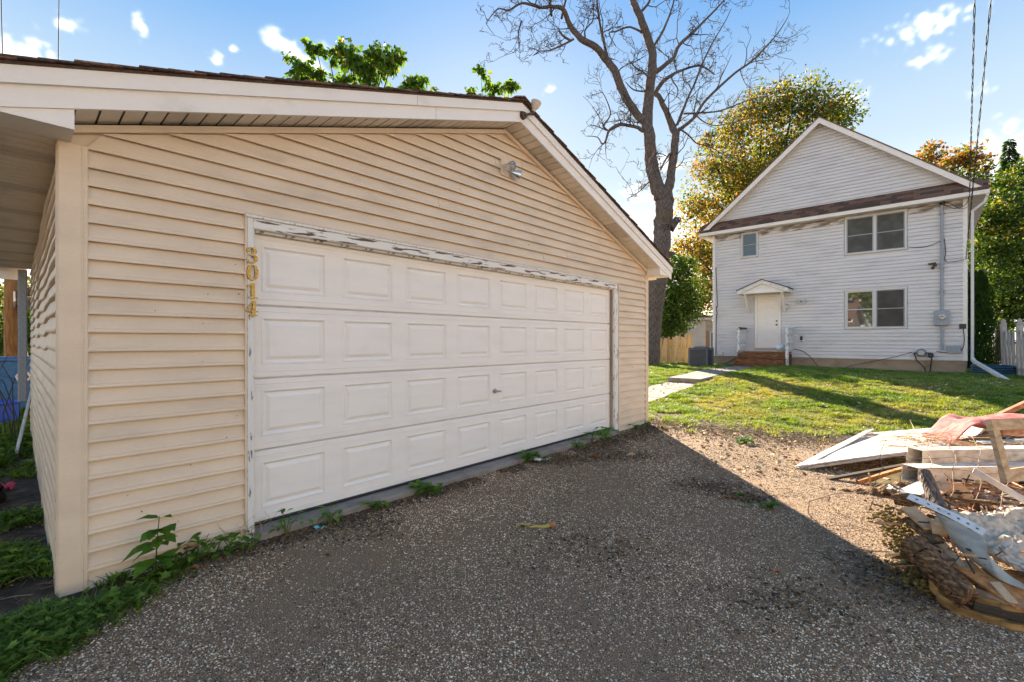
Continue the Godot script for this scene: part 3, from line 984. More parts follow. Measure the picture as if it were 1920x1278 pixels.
func make_garage_door() -> void:
	var g := Geo.new()
	g.box(Vector3(3.52, 1.07, -0.098), Vector3(5.08, 2.14, 0.03))
	var door := part("garage_door", g, M.door_white, G)
	door.set_meta("label", "wide white sectional door with raised panels")
	var x0 := 0.985
	var wd := 5.07
	var cols := 8
	var px := wd / cols
	var zf := -0.055
	for r in 4:
		var yb := 0.006 + r * 0.533
		var yt := yb + 0.528
		var p0 := yb + 0.095
		var p1 := yt - 0.085
		g = Geo.new()
		var rail := func(xa: float, xb: float, ya: float, yc: float) -> void:
			g.face([Vector3(xa, ya, zf), Vector3(xb, ya, zf), Vector3(xb, yc, zf), Vector3(xa, yc, zf)], Vector3(xa, ya, zf - 1))
		rail.call(x0, x0 + wd, yb + 0.006, p0)
		rail.call(x0, x0 + wd, p1, yt - 0.012)
		for c in cols + 1:
			var xa: float = x0 if c == 0 else x0 + c * px - 0.07
			var xb: float = x0 + wd if c == cols else x0 + c * px + 0.07
			rail.call(xa, xb, p0, p1)
		# rolled upper and lower edges of the section
		g.face([Vector3(x0, yb + 0.006, zf), Vector3(x0 + wd, yb + 0.006, zf), Vector3(x0 + wd, yb, zf - 0.006), Vector3(x0, yb, zf - 0.006)], Vector3(3, yb + 0.2, zf - 0.1))
		g.face([Vector3(x0, yb, zf - 0.006), Vector3(x0 + wd, yb, zf - 0.006), Vector3(x0 + wd, yb, zf - 0.03), Vector3(x0, yb, zf - 0.03)], Vector3(3, yb + 0.2, zf))
		g.face([Vector3(x0, yt - 0.012, zf), Vector3(x0 + wd, yt - 0.012, zf), Vector3(x0 + wd, yt - 0.006, zf - 0.007), Vector3(x0, yt - 0.006, zf - 0.007)], Vector3(3, yb, zf - 0.1))
		g.face([Vector3(x0, yt - 0.006, zf - 0.007), Vector3(x0 + wd, yt - 0.006, zf - 0.007), Vector3(x0 + wd, yt, zf - 0.03), Vector3(x0, yt, zf - 0.03)], Vector3(3, yb, zf - 0.1))
		# two thin pressed lines along the section
		for yy in [yb + 0.045, yt - 0.042]:
			g.box(Vector3(x0 + wd * 0.5, yy, zf + 0.001), Vector3(wd - 0.002, 0.006, 0.005), Basis.IDENTITY, 0.0022)
		part("door_section", g, M.door_white, door)
		for c in cols:
			g = Geo.new()
			var xa: float = x0 + (0.0 if c == 0 else c * px) + 0.07
			var xb: float = x0 + (c + 1) * px - 0.07
			var steps := [[0.0, 0.0], [0.004, 0.003], [0.012, 0.003], [0.026, -0.013], [0.036, -0.013], [0.058, -0.001], [0.062, 0.0005]]
			for k in steps.size() - 1:
				var i0: float = steps[k][0]
				var i1: float = steps[k + 1][0]
				var za: float = zf + steps[k][1]
				var zb: float = zf + steps[k + 1][1]
				var a := [Vector3(xa + i0, p0 + i0, za), Vector3(xb - i0, p0 + i0, za), Vector3(xb - i0, p1 - i0, za), Vector3(xa + i0, p1 - i0, za)]
				var b := [Vector3(xa + i1, p0 + i1, zb), Vector3(xb - i1, p0 + i1, zb), Vector3(xb - i1, p1 - i1, zb), Vector3(xa + i1, p1 - i1, zb)]
				for e in 4:
					var f := (e + 1) % 4
					g.face([a[e], a[f], b[f], b[e]], (a[0] + a[2]) * 0.5 - Vector3(0, 0, 3))
			var il := 0.062
			g.face([Vector3(xa + il, p0 + il, zf + 0.0005), Vector3(xb - il, p0 + il, zf + 0.0005), Vector3(xb - il, p1 - il, zf + 0.0005), Vector3(xa + il, p1 - il, zf + 0.0005)], Vector3(xa, p0, -3))
			part("raised_panel", g, M.door_white, door)
	g = Geo.new()
	g.box(Vector3(3.52, 0.0, -0.07), Vector3(5.06, 0.03, 0.04), Basis.IDENTITY, 0.012)
	part("weather_strip", g, M.dark_metal, door)
	g = Geo.new()
	var hc := Vector3(3.52, 0.775, zf)
	g.tube([hc + Vector3(0, 0, 0.0), hc + Vector3(0, 0, 0.045)], [0.014, 0.011], 10)
	g.tube([hc + Vector3(0, 0, -0.002), hc + Vector3(0, 0, 0.006)], [0.032, 0.028], 14)
	g.tube([hc + Vector3(-0.05, 0.008, 0.044), hc + Vector3(-0.02, 0.002, 0.05), hc + Vector3(0.02, 0.0, 0.05), hc + Vector3(0.06, -0.004, 0.044)], [0.006, 0.011, 0.011, 0.006], 8)
	part("door_handle", g, M.steel, door)

func make_garage_fittings() -> void:
	var bs := Basis(Vector3.UP, deg_to_rad(47.55))
	var at := func(x: float, y: float, z: float) -> Vector3:
		return G.position + bs * Vector3(x, y, z)
	var turn := deg_to_rad(47.55)
	var o := thing("house_number", "brass house number 3014 screwed down the left trim of the garage door", "house number", at.call(0.962, 1.52, 0.035), turn)
	var font := SystemFont.new()
	font.font_names = PackedStringArray(["Droid Serif"])
	font.font_weight = 700
	var yy := [0.425, 0.302, 0.172, 0.048]
	for k in 4:
		var tm := TextMesh.new()
		tm.font = font
		tm.text = "3014"[k]
		tm.font_size = 64
		tm.pixel_size = 0.00236
		tm.depth = 0.012
		tm.curve_step = 1.0
		var d := MeshInstance3D.new()
		d.name = numbered(o, "digit")
		d.mesh = tm
		d.material_override = M.brass_worn
		o.add_child(d, true)
		d.position = Vector3([0.0, 0.004, 0.002, -0.002][k], yy[k], 0.01)
		d.rotation.z = [0.03, -0.02, 0.0, -0.06][k]
	# twin floodlight under the ridge
	o = thing("flood_light", "twin-bulb flood light on a square plate below the garage ridge", "flood light", at.call(3.6, 3.2, 0.02), turn)
	var g := Geo.new()
	g.box(Vector3(0, 0.11, 0.008), Vector3(0.15, 0.19, 0.02), Basis.IDENTITY, 0.006)
	part("mounting_plate", g, M.siding_tan, o)
	for s in [[Vector3(-0.025, 0.125, 0.02), Vector3(0.0, -0.3, 1.0)], [Vector3(0.055, 0.085, 0.02), Vector3(0.85, -0.35, 0.6)]]:
		var a: Vector3 = s[0]
		var dir: Vector3 = s[1].normalized()
		g = Geo.new()
		g.tube([a, a + dir * 0.03, a + dir * 0.06, a + dir * 0.10, a + dir * 0.135], [0.02, 0.022, 0.03, 0.052, 0.058], 16, false)
		var b := part("lamp_bowl", g, M.lamp_silver, o)
		g = Geo.new()
		g.tube([a + dir * 0.133, a + dir * 0.142, a + dir * 0.148], [0.0575, 0.05, 0.015], 16)
		part("lens", g, M.lamp_glass, b)
	# bracketed lamp at the peak
	o = thing("bracket_lamp", "brown bracket arm with a beige dish head at the garage peak", "lamp", at.call(3.62, 3.78, 0.275), turn)
	g = Geo.new()
	g.tube([Vector3(0, 0.05, 0), Vector3(0, 0.05, 0.035)], [0.045, 0.038], 12)
	g.tube([Vector3(0, 0.05, 0.03), Vector3(0.06, 0.075, 0.05), Vector3(0.12, 0.11, 0.045)], [0.016, 0.014, 0.014], 8)
	g.lump(Vector3(0.125, 0.115, 0.045), Vector3(0.026, 0.026, 0.026), 3, 0.05)
	part("bracket", g, M.bronze, o)
	g = Geo.new()
	var hd := Vector3(0.13, 0.12, 0.045)
	var dd := Vector3(0.1, 0.9, 0.3).normalized()
	g.tube([hd, hd + dd * 0.03, hd + dd * 0.07, hd + dd * 0.115, hd + dd * 0.13], [0.018, 0.024, 0.05, 0.062, 0.05], 14)
	part("lamp_head", g, M.beige_plastic, o)
	# downpipe on the far corner of the side wall
	g = Geo.new()
	var p: Vector3 = at.call(-0.10, 0.42, -6.62)
	g.beam(p, p + Vector3(0, 2.0, 0), 0.075, 0.10, turn, 0.012)
	solo("downspout", g, M.grey_paint, "blue-grey downspout at the far end of the garage side wall", "downspout")

# ---------------------------------------------------------------- the house
var H: Node3D
const HW := 7.94
const HT := -0.740    # turn of its back wall, radians

func hat(x: float, y: float, z: float) -> Vector3:
	return W(8.86, 0, 20.05) + Basis(Vector3.UP, HT) * Vector3(x, y, z)

func window(x0: float, x1: float, y0: float, y1: float, units: int, panes: Array, sash_mats: Array, label := "") -> void:
	var g := Geo.new()
	var t := 0.05
	g.box(Vector3((x0 + x1) * 0.5, y1 - t * 0.5, 0.02), Vector3(x1 - x0, t, 0.06), Basis.IDENTITY, 0.006)
	g.box(Vector3((x0 + x1) * 0.5, y0 + t * 0.5, 0.028), Vector3(x1 - x0 + 0.03, t, 0.085), Basis.IDENTITY, 0.006)
	for s in [x0 + t * 0.5, x1 - t * 0.5]:
		g.box(Vector3(s, (y0 + y1) * 0.5, 0.02), Vector3(t, y1 - y0 - 2 * t, 0.06), Basis.IDENTITY, 0.006)
	for k in range(1, units):
		g.box(Vector3(lerpf(x0, x1, float(k) / units), (y0 + y1) * 0.5, 0.024), Vector3(0.075, y1 - y0 - 2 * t, 0.06), Basis.IDENTITY, 0.006)
	var win := part("window", g, M.window_vinyl, H)
	if label: win.set_meta("label", label)
	var uw := (x1 - x0) / units
	for k in units:
		var a: float = x0 + k * uw + (t if k == 0 else 0.038)
		var b: float = x0 + (k + 1) * uw - (t if k == units - 1 else 0.038)
		var lo := y0 + t
		var hi := y1 - t
		var mid := (lo + hi) * 0.5
		for s in 2:
			var ya: float = mid - 0.015 if s else lo
			var yb: float = hi if s else mid + 0.015
			var z: float = 0.018 if s else 0.006
			if k < sash_mats.size() and sash_mats[k] == M.sash_grey:
				z = 0.018 if s else 0.016
			g = Geo.new()
			var f := 0.032
			g.box(Vector3((a + b) * 0.5, yb - f * 0.5, z), Vector3(b - a, f, 0.03), Basis.IDENTITY, 0.004)
			g.box(Vector3((a + b) * 0.5, ya + f * 0.5, z), Vector3(b - a, f, 0.03), Basis.IDENTITY, 0.004)
			g.box(Vector3(a + f * 0.5, (ya + yb) * 0.5, z), Vector3(f, yb - ya - 2 * f, 0.03), Basis.IDENTITY, 0.004)
			g.box(Vector3(b - f * 0.5, (ya + yb) * 0.5, z), Vector3(f, yb - ya - 2 * f, 0.03), Basis.IDENTITY, 0.004)
			part("sash", g, sash_mats[k], win)
			g = Geo.new()
			g.box(Vector3((a + b) * 0.5, (ya + yb) * 0.5, z - 0.004), Vector3(b - a - f, yb - ya - f, 0.006))
			part("pane", g, panes[k], win)

func make_house() -> void:
	H = thing("house", "two-storey grey clapboard house with a brown pent roof under its gable", "house", W(8.86, 0, 20.05), HT)
	var holes := [[1.65, 2.66, 0.5, 3.19], [1.15, 1.83, 4.80, 5.88], [4.70, 6.49, 4.46, 5.90], [4.70, 6.49, 1.73, 3.21]]
	var g := Geo.new()
	g.prism([Vector2(0, 0.70), Vector2(HW, 0.70), Vector2(HW, 6.4), Vector2(3.97, 9.66), Vector2(0, 6.4)], -0.12, -0.004)
	var wall := part("back_wall", g, M.siding_grey, H)
	var edges := func(_y): return [0.10, HW - 0.10]
	clad(wall, 0.72, 5.93, 0.127, edges, holes, func(k): return M.siding_mildew if k > 38 else M.siding_grey, 0.5, 15)
	var gable := func(y: float):
		var half: float = max(0.0, (9.62 - y) / 0.835)
		return [3.97 - half, 3.97 + half]
	clad(wall, 6.44, 9.6, 0.127, gable, [], func(_k): return M.siding_grey, 0.3, 16)
	for x in [0.05, HW - 0.05]:
		g = Geo.new()
		g.box(Vector3(x, 3.32, 0.01), Vector3(0.11, 5.22, 0.03), Basis.IDENTITY, 0.006)
		part("corner_post", g, M.white_metal, H)
	for x in [0.06, HW - 0.06]:
		g = Geo.new()
		g.box(Vector3(x, 3.4, -4.1), Vector3(0.12, 6.0, 7.9))
		part("side_wall", g, M.siding_grey, H)
	g = Geo.new()
	g.prism([Vector2(0, 0.70), Vector2(HW, 0.70), Vector2(HW, 6.4), Vector2(3.97, 9.66), Vector2(0, 6.4)], -8.2, -8.1)
	part("front_wall", g, M.siding_grey, H)
	g = Geo.new()
	g.box(Vector3(HW * 0.5, 0.25, -4.1), Vector3(HW - 0.05, 0.94, 8.15), Basis.IDENTITY, 0.01)
	part("foundation", g, M.foundation, H)
	# roof
	var k := 0.835
	var top := 9.80
	for s in [-1.0, 1.0]:
		var tip: float = 3.97 + s * 4.42
		var yt: float = top - k * 4.42
		g = Geo.new()
		g.prism([Vector2(3.97, top), Vector2(tip, yt), Vector2(tip, yt - 0.05), Vector2(3.97, top - 0.05)], -8.6, 0.345)
		var rf := part("roof", g, M.shingle, H)
		g = Geo.new()
		g.prism([Vector2(3.97, top - 0.05), Vector2(tip, yt - 0.05), Vector2(tip, yt - 0.26), Vector2(3.97, top - 0.26)], 0.305, 0.33)
		part("rake_board", g, M.white_metal, rf)
		g = Geo.new()
		g.prism([Vector2(3.97, top - 0.16), Vector2(tip, yt - 0.16), Vector2(tip, yt - 0.18), Vector2(3.97, top - 0.18)], -8.4, 0.305)
		part("rake_soffit", g, M.soffit, rf)
		g = Geo.new()
		g.box(Vector3(tip + s * 0.012, 6.0, -4.1), Vector3(0.024, 0.17, 8.9), Basis.IDENTITY, 0.004)
		part("eave_fascia", g, M.white_metal, rf)
		g = Geo.new()
		g.box(Vector3(3.97 + s * 4.2, 5.925, -4.1), Vector3(0.46, 0.014, 8.88))
		part("eave_soffit", g, M.soffit, rf)
	# pent roof across the gable foot
	g = Geo.new()
	g.box(Vector3(3.97, 6.0, 0.36), Vector3(8.88, 0.155, 0.026), Basis.IDENTITY, 0.004)
	g.box(Vector3(3.97, 5.926, 0.18), Vector3(8.84, 0.014, 0.34))
	var pent := part("pent_roof", g, M.white_metal, H)
	var a := Vector3(0, 6.075, 0.385)
	var b := Vector3(0, 6.49, 0.01)
	var dirv := (b - a).normalized()
	var tilt := Basis(Vector3.RIGHT, Vector3(0, dirv.z, -dirv.y) * -1.0, -dirv)
	g = Geo.new()
	g.beam(Vector3(-0.42, 6.27, 0.19), Vector3(8.36, 6.27, 0.19), 0.02, 0.56, 0.0, 0.0)
	g = Geo.new()
	g.box(Vector3(3.97, 6.265, 0.185), Vector3(8.84, 0.02, 0.57), tilt)
	part("pent_deck", g, M.shingle_dark, pent)
	var shared := []
	for v in 4:
		var q := Geo.new()
		q.box(Vector3.ZERO, Vector3(0.29 + 0.004 * v, 0.012, 0.16), Basis.IDENTITY, 0.002)
		shared.append(q.mesh())
	R.seed = 3
	var mats := [M.shingle, M.shingle_dark, M.shingle, mt("shingle_red", lin(0.12, 0.062, 0.045), 0.95)]
	for row in 4:
		for c in 30:
			var t := 0.07 + row * 0.14
			var p := a + dirv * t + Vector3(-0.36 + c * 0.298 + (0.15 if row % 2 else 0.0), 0, 0)
			if p.x > 8.3: continue
			var o := part("shingle", shared[R.randi() % 4], mats[R.randi() % 4], pent, p + tilt.y * (0.016 + R.randf() * 0.002))
			o.basis = tilt * Basis(Vector3.RIGHT, 0.05)
	# windows
	window(1.17, 1.81, 4.82, 5.86, 1, [M.pane_blue], [M.sash_grey], "small window with bluish panes")
	window(4.73, 6.46, 4.49, 5.87, 2, [M.screen, M.screen], [M.sash_grey, M.sash_grey])
	window(4.73, 6.46, 1.76, 3.18, 2, [M.pane_clear, M.screen_low], [M.window_vinyl, M.sash_grey], "lower double window, its left half mirroring roofs and trees")
	# back door
	g = Geo.new()
	g.box(Vector3(1.735, 2.10, 0.018), Vector3(0.10, 2.12, 0.05), Basis.IDENTITY, 0.008)
	g.box(Vector3(2.60, 2.10, 0.018), Vector3(0.10, 2.12, 0.05), Basis.IDENTITY, 0.008)
	g.box(Vector3(2.167, 3.155, 0.02), Vector3(0.965, 0.09, 0.05), Basis.IDENTITY, 0.008)
	part("door_frame", g, M.white_metal, H)
	g = Geo.new()
	g.box(Vector3(2.167, 2.095, -0.005), Vector3(0.765, 2.03, 0.03), Basis.IDENTITY, 0.003)
	var dr := part("door", g, M.door_white, H)
	for cx in [1.99, 2.345]:
		for r in [[1.22, 1.78], [1.95, 2.62], [2.74, 2.98]]:
			g = Geo.new()
			var w := 0.25
			var hgt: float = r[1] - r[0]
			for e in [[0.0, r[0], w, 0.014], [0.0, r[1], w, 0.014], [-w / 2, (r[0] + r[1]) / 2, 0.014, hgt], [w / 2, (r[0] + r[1]) / 2, 0.014, hgt]]:
				g.box(Vector3(cx + e[0], e[1], 0.011), Vector3(e[2] + 0.012, e[3], 0.008), Basis.IDENTITY, 0.003)
			part("door_panel", g, M.door_white, dr)
	g = Geo.new()
	g.lump(Vector3(2.49, 1.98, 0.06), Vector3(0.032, 0.032, 0.032), 2, 0.0, 12, 8)
	g.tube([Vector3(2.49, 1.98, 0.01), Vector3(2.49, 1.98, 0.05)], [0.03, 0.014], 10)
	part("door_knob", g, M.dark_metal, dr)
	g = Geo.new()
	g.tube([Vector3(2.49, 2.13, 0.008), Vector3(2.49, 2.13, 0.035)], [0.032, 0.028], 12)
	part("deadbolt", g, M.dark_metal, dr)
	g = Geo.new()
	g.box(Vector3(2.167, 1.06, 0.03), Vector3(0.94, 0.04, 0.12), Basis.IDENTITY, 0.01)
	part("threshold", g, M.steel, H)
	# canopy on two raking brackets
	var cx := 2.13
	var hw := 0.88
	g = Geo.new()
	g.prism([Vector2(cx - hw, 3.27), Vector2(cx, 3.66), Vector2(cx + hw, 3.27)], 0.02, 0.70)
	var can := part("canopy", g, M.white_metal, H)
	for s in [-1.0, 1.0]:
		g = Geo.new()
		g.prism([Vector2(cx, 3.785), Vector2(cx + s * (hw + 0.06), 3.395), Vector2(cx + s * (hw + 0.06), 3.365), Vector2(cx, 3.755)], 0.02, 0.80)
		part("canopy_shingles", g, M.shingle_dark, can)
		g = Geo.new()
		g.prism([Vector2(cx, 3.755), Vector2(cx + s * (hw + 0.03), 3.37), Vector2(cx + s * (hw + 0.03), 3.22), Vector2(cx + s * (hw - 0.1), 3.24), Vector2(cx, 3.62)], 0.745, 0.77)
		part("canopy_fascia", g, M.old_white, can)
		g = Geo.new()
		g.box(Vector3(cx + s * (hw + 0.02), 3.29, 0.38), Vector3(0.025, 0.13, 0.73), Basis.IDENTITY, 0.004)
		part("canopy_fascia", g, M.white_metal, can)
		g = Geo.new()
		g.beam(Vector3(cx + s * 0.66, 3.25, 0.62), Vector3(cx + s * 0.66, 2.52, 0.05), 0.09, 0.09, 0.0, 0.008)
		part("canopy_bracket", g, M.white_metal, can)
	for p in [[0.0, 3.27, 0.72]]:
		g = Geo.new()
		g.box(Vector3(cx, 3.255, 0.72), Vector3(1.6, 0.05, 0.03), Basis.IDENTITY, 0.004)
		part("canopy_tie", g, M.white_metal, can)

func make_house_fittings() -> void:
	# porch steps
	var o := thing("porch_steps", "brown stained wooden steps up to the white back door", "steps", hat(2.16, 0.25, 0.0), HT)
	var lv := [[0.0, 1.02, 0.93], [0.96, 1.29, 0.70], [1.24, 1.57, 0.48]]
	for k in 3:
		var zz: Array = lv[k]
		for b in (6 if k == 0 else 2):
			var g := Geo.new()
			var zw: float = (zz[1] - zz[0]) / (6 if k == 0 else 2)
			g.box(Vector3(0, zz[2] - 0.25 - 0.019, zz[0] + zw * (b + 0.5) + 0.02), Vector3(1.72 + 0.02 * k, 0.038, zw - 0.008), Basis.IDENTITY, 0.006)
			part("tread_board", g, M.brown_deck, o)
		var g := Geo.new()
		g.box(Vector3(0, zz[2] - 0.25 - 0.135, zz[1] - 0.005), Vector3(1.70, 0.17, 0.03), Basis.IDENTITY, 0.004)
		part("riser_board", g, M.brown_deck, o)
	for s in [-0.84, 0.84]:
		var g := Geo.new()
		g.box(Vector3(s, 0.30, 0.5), Vector3(0.04, 0.6, 0.98))
		g.box(Vector3(s, 0.15, 1.2), Vector3(0.04, 0.36, 0.5))
		part("stringer", g, M.brown_deck, o)
	for s in [0, 1]:
		var x: float = 1.34 if s == 0 else 3.05
		var r := thing("porch_railing", ["peeling white railing left of the back door, its cap rotted dark", "peeling white railing right of the back door, its front post reaching the grass"][s], "railing", hat(x, 0.3 if s else 0.93, 0.52), HT)
		var y0: float = 0.0
		var g := Geo.new()
		var h: float = 0.9 if s == 0 else 1.53
		var foot: float = 0.0 if s == 0 else 0.63
		g.box(Vector3(0, h * 0.5, 0.48), Vector3(0.10, h, 0.10), Basis.IDENTITY, 0.01)
		part("post", g, M.peeling_rail, r)
		for k in 6:
			g = Geo.new()
			g.box(Vector3(0.0 + 0.01 * sin(k * 3.0), foot + 0.46, -0.42 + 0.16 * k), Vector3(0.035, 0.82, 0.14 if s else 0.09), Basis(Vector3.RIGHT, 0.03 * sin(k * 5.0)), 0.006)
			part("baluster", g, M.peeling_rail, r)
		g = Geo.new()
		g.box(Vector3(0, foot + 0.89, 0.02), Vector3(0.12, 0.05, 1.0), Basis(Vector3.RIGHT, 0.03), 0.01)
		for k in 6:
			g.lump(Vector3(0.02 * sin(k * 4.0), foot + 0.92, -0.4 + 0.16 * k), Vector3(0.055, 0.035, 0.07), 40 + k, 0.4)
		part("cap_rail", g, M.rotten_wood if s == 0 else M.peeling_rail, r)
		g = Geo.new()
		g.box(Vector3(0, foot + 0.10, 0.0), Vector3(0.05, 0.08, 0.92), Basis.IDENTITY, 0.008)
		part("bottom_rail", g, M.peeling_rail, r)
	# plastic bag slumped on the landing
	var g := Geo.new()
	var c := hat(2.80, 1.15, 0.72)
	var f := func(u: float, v: float) -> Vector3:
		var a := u * TAU
		var p := 0.05 + 0.17 * sin(PI * min(v * 1.15, 1.0)) + 0.025 * sin(a * 5.0 + v * 9.0) * sin(PI * v)
		return c + Vector3(cos(a) * p * 1.1, -0.22 + 0.42 * v - 0.05 * v * v, sin(a) * p * 0.8)
	g.sheet(36, 14, f, 0.002)
	g.lump(c + Vector3(0.02, -0.1, 0), Vector3(0.15, 0.12, 0.11), 9, 0.3)
	solo("plastic_bag", g, M.bag_plastic, "pale blue plastic bag slumped by the porch railing", "plastic bag")
	# electric meter: mast, box, dial
	o = thing("electric_meter", "grey electric meter box with a round dial on a tall conduit", "electric meter", hat(7.34, 1.05, 0.02), HT)
	g = Geo.new()
	g.box(Vector3(0, 1.04, 0.075), Vector3(0.37, 0.50, 0.13), Basis.IDENTITY, 0.014)
	var mb := part("meter_box", g, M.grey_paint, o)
	g = Geo.new()
	g.tube([Vector3(0, 1.06, 0.13), Vector3(0, 1.06, 0.16)], [0.10, 0.10], 20)
	part("dial_ring", g, M.steel, mb)
	g = Geo.new()
	g.tube([Vector3(0, 1.06, 0.155), Vector3(0, 1.06, 0.20), Vector3(0, 1.06, 0.225)], [0.088, 0.084, 0.06], 20)
	part("dial", g, M.old_white, mb)
	g = Geo.new()
	g.box(Vector3(0, 1.07, 0.226), Vector3(0.085, 0.03, 0.006))
	part("register", g, M.dark_metal, mb)
	g = Geo.new()
	g.tube([Vector3(0, 1.29, 0.07), Vector3(0, 4.80, 0.07)], [0.037, 0.037], 12)
	g.tube([Vector3(0, 0.0, 0.07), Vector3(0, 0.79, 0.07)], [0.034, 0.034], 12)
	part("conduit", g, M.grey_paint, o)
	for y in [1.9, 2.7, 4.5]:
		g = Geo.new()
		g.box(Vector3(0, y, 0.06), Vector3(0.14, 0.03, 0.10), Basis.IDENTITY, 0.004)
		part("pipe_strap", g, M.grey_paint, o)
	g = Geo.new()
	g.lump(Vector3(0, 4.85, 0.09), Vector3(0.07, 0.09, 0.08), 4, 0.05, 12, 8)
	part("weatherhead", g, M.dark_metal, o)
	# small boxes and vents
	g = Geo.new()
	g.box(hat(7.62, 1.08, 0.07), Vector3(0.33, 0.24, 0.11), Basis(Vector3.UP, HT), 0.012)
	solo("cable_box", g, M.grey_paint, "small grey cable box low on the house wall under the meter", "utility box")
	o = thing("gas_meter", "grey gas meter with pipes at the foundation of the house", "gas meter", hat(6.85, 0.62, 0.16), HT)
	g = Geo.new()
	g.tube([Vector3(-0.02, 0.34, -0.08), Vector3(-0.02, 0.34, -0.03), Vector3(-0.02, 0.34, 0.08), Vector3(-0.02, 0.34, 0.1)], [0.10, 0.13, 0.13, 0.09], 18)
	part("regulator", g, M.steel, o)
	g = Geo.new()
	g.box(Vector3(0.22, 0.26, 0.0), Vector3(0.13, 0.16, 0.12), Basis.IDENTITY, 0.03)
	part("meter_body", g, M.dark_metal, o)
	g = Geo.new()
	g.tube([Vector3(-0.2, 0.33, 0), Vector3(0.22, 0.33, 0), Vector3(0.24, 0.12, 0), Vector3(0.20, -0.30, 0.0)], [0.022, 0.022, 0.022, 0.022], 8)
	g.tube([Vector3(-0.2, 0.33, -0.1), Vector3(-0.2, 0.33, 0.0), Vector3(-0.14, 0.1, 0.0), Vector3(0.06, -0.16, 0.0), Vector3(0.1, -0.34, 0.0)], [0.02, 0.02, 0.02, 0.016, 0.016], 8)
	part("pipe", g, M.dark_metal, o)
	o = thing("wall_flood_light", "twin flood light on the house wall right of the door canopy", "flood light", hat(3.36, 2.80, 0.02), HT)
	g = Geo.new()
	g.box(Vector3(0, 0.08, 0.01), Vector3(0.24, 0.22, 0.02), Basis.IDENTITY, 0.004)
	part("mounting_plate", g, M.siding_grey, o)
	for s in [-0.05, 0.07]:
		g = Geo.new()
		g.tube([Vector3(s * 0.3, 0.08, 0.02), Vector3(s, 0.07, 0.09), Vector3(s * 1.5, 0.06, 0.18)], [0.02, 0.03, 0.06], 12)
		part("lamp_bowl", g, M.steel, o)
	o = thing("wall_outlet", "black weatherproof outlet on a square plate low on the house wall", "outlet", hat(3.34, 1.33, 0.015), HT)
	g = Geo.new()
	g.box(Vector3(0, 0.10, 0.008), Vector3(0.25, 0.27, 0.02), Basis.IDENTITY, 0.004)
	part("plate", g, M.siding_grey, o)
	g = Geo.new()
	g.box(Vector3(0.01, 0.10, 0.03), Vector3(0.09, 0.16, 0.03), Basis.IDENTITY, 0.01)
	part("cover", g, M.dark_metal, o)
	o = thing("porch_lamp", "small white jar lamp beside the back door, under the canopy", "porch lamp", hat(2.86, 2.62, 0.02), HT)
	g = Geo.new()
	g.tube([Vector3(0, 0.14, 0.0), Vector3(0, 0.14, 0.03)], [0.05, 0.05], 12)
	g.tube([Vector3(0, 0.14, 0.02), Vector3(0, 0.155, 0.08), Vector3(0, 0.11, 0.09)], [0.015, 0.015, 0.03], 8)
	part("lamp_base", g, M.steel, o)
	g = Geo.new()
	g.lump(Vector3(0, 0.05, 0.09), Vector3(0.055, 0.085, 0.055), 3, 0.0, 14, 10)
	part("globe", g, M.old_white, o)
	g = Geo.new()
	g.tube([hat(0.37, 0.82, 0.01), hat(0.37, 0.82, 0.12)], [0.075, 0.085], 14)
	g.box(hat(0.37, 0.82, 0.02), Vector3(0.2, 0.2, 0.02), Basis(Vector3.UP, HT), 0.004)
	solo("dryer_vent", g, M.old_white, "round white vent near the left foot of the house wall", "vent")
	g = Geo.new()
	g.box(hat(7.17, 3.86, 0.07), Vector3(0.10, 0.08, 0.13), Basis(Vector3.UP, HT), 0.012)
	g.beam(hat(7.0, 3.9, 0.1), hat(7.2, 3.92, 0.1), 0.12, 0.05, 0.0, 0.01)
	g.lump(hat(7.12, 3.76, 0.12), Vector3(0.05, 0.05, 0.05), 5, 0.05)
	solo("motion_sensor", g, M.bronze, "brown motion sensor lamp beside the conduit on the upper wall", "lamp")
	g = Geo.new()
	g.box(hat(7.83, 1.80, 0.035), Vector3(0.16, 0.16, 0.02), Basis(Vector3.UP, HT), 0.004)
	solo("small_plaque", g, M.dark_metal, "small dark square plate at the right corner of the house wall", "plate")
	# cables on the wall
	var cab := func(pts: Array, r: float, called: String, label: String) -> void:
		var q := Geo.new()
		var rr := []
		var cv := Curve3D.new()
		for p in pts:
			cv.add_point(p)
		for k in pts.size():
			var d: Vector3 = (pts[min(k + 1, pts.size() - 1)] - pts[max(k - 1, 0)]) * 0.22
			cv.set_point_in(k, -d)
			cv.set_point_out(k, d)
		var bk := cv.tessellate(4, 3.0)
		for _p in bk: rr.append(r)
		q.tube(Array(bk), rr, 6)
		solo(called, q, M.wire, label, "cable")
	cab.call([hat(6.5, 4.56, 0.03), hat(6.9, 4.50, 0.05), hat(7.3, 4.63, 0.05)], 0.009, "wall_cable", "black cable sagging from the upper double window to the conduit")
	cab.call([hat(7.40, 4.7, 0.05), hat(7.43, 4.3, 0.04), hat(7.42, 3.98, 0.04), hat(7.6, 3.92, 0.04), hat(7.86, 3.96, 0.05)], 0.009, "wall_cable", "black cable running down beside the conduit and across to the house corner")
	cab.call([hat(7.36, 5.85, 0.1), hat(7.5, 5.72, 0.15), hat(7.7, 5.62, 0.18), hat(7.9, 5.72, 0.2), hat(7.95, 5.9, 0.33)], 0.009, "wall_cable", "black service loop at the weatherhead under the eave")
	cab.call([hat(7.40, 5.86, 0.1), hat(7.55, 5.80, 0.2), hat(7.75, 5.60, 0.2), hat(7.93, 5.60, 0.2)], 0.009, "wall_cable", "second black loop hanging below the weatherhead")
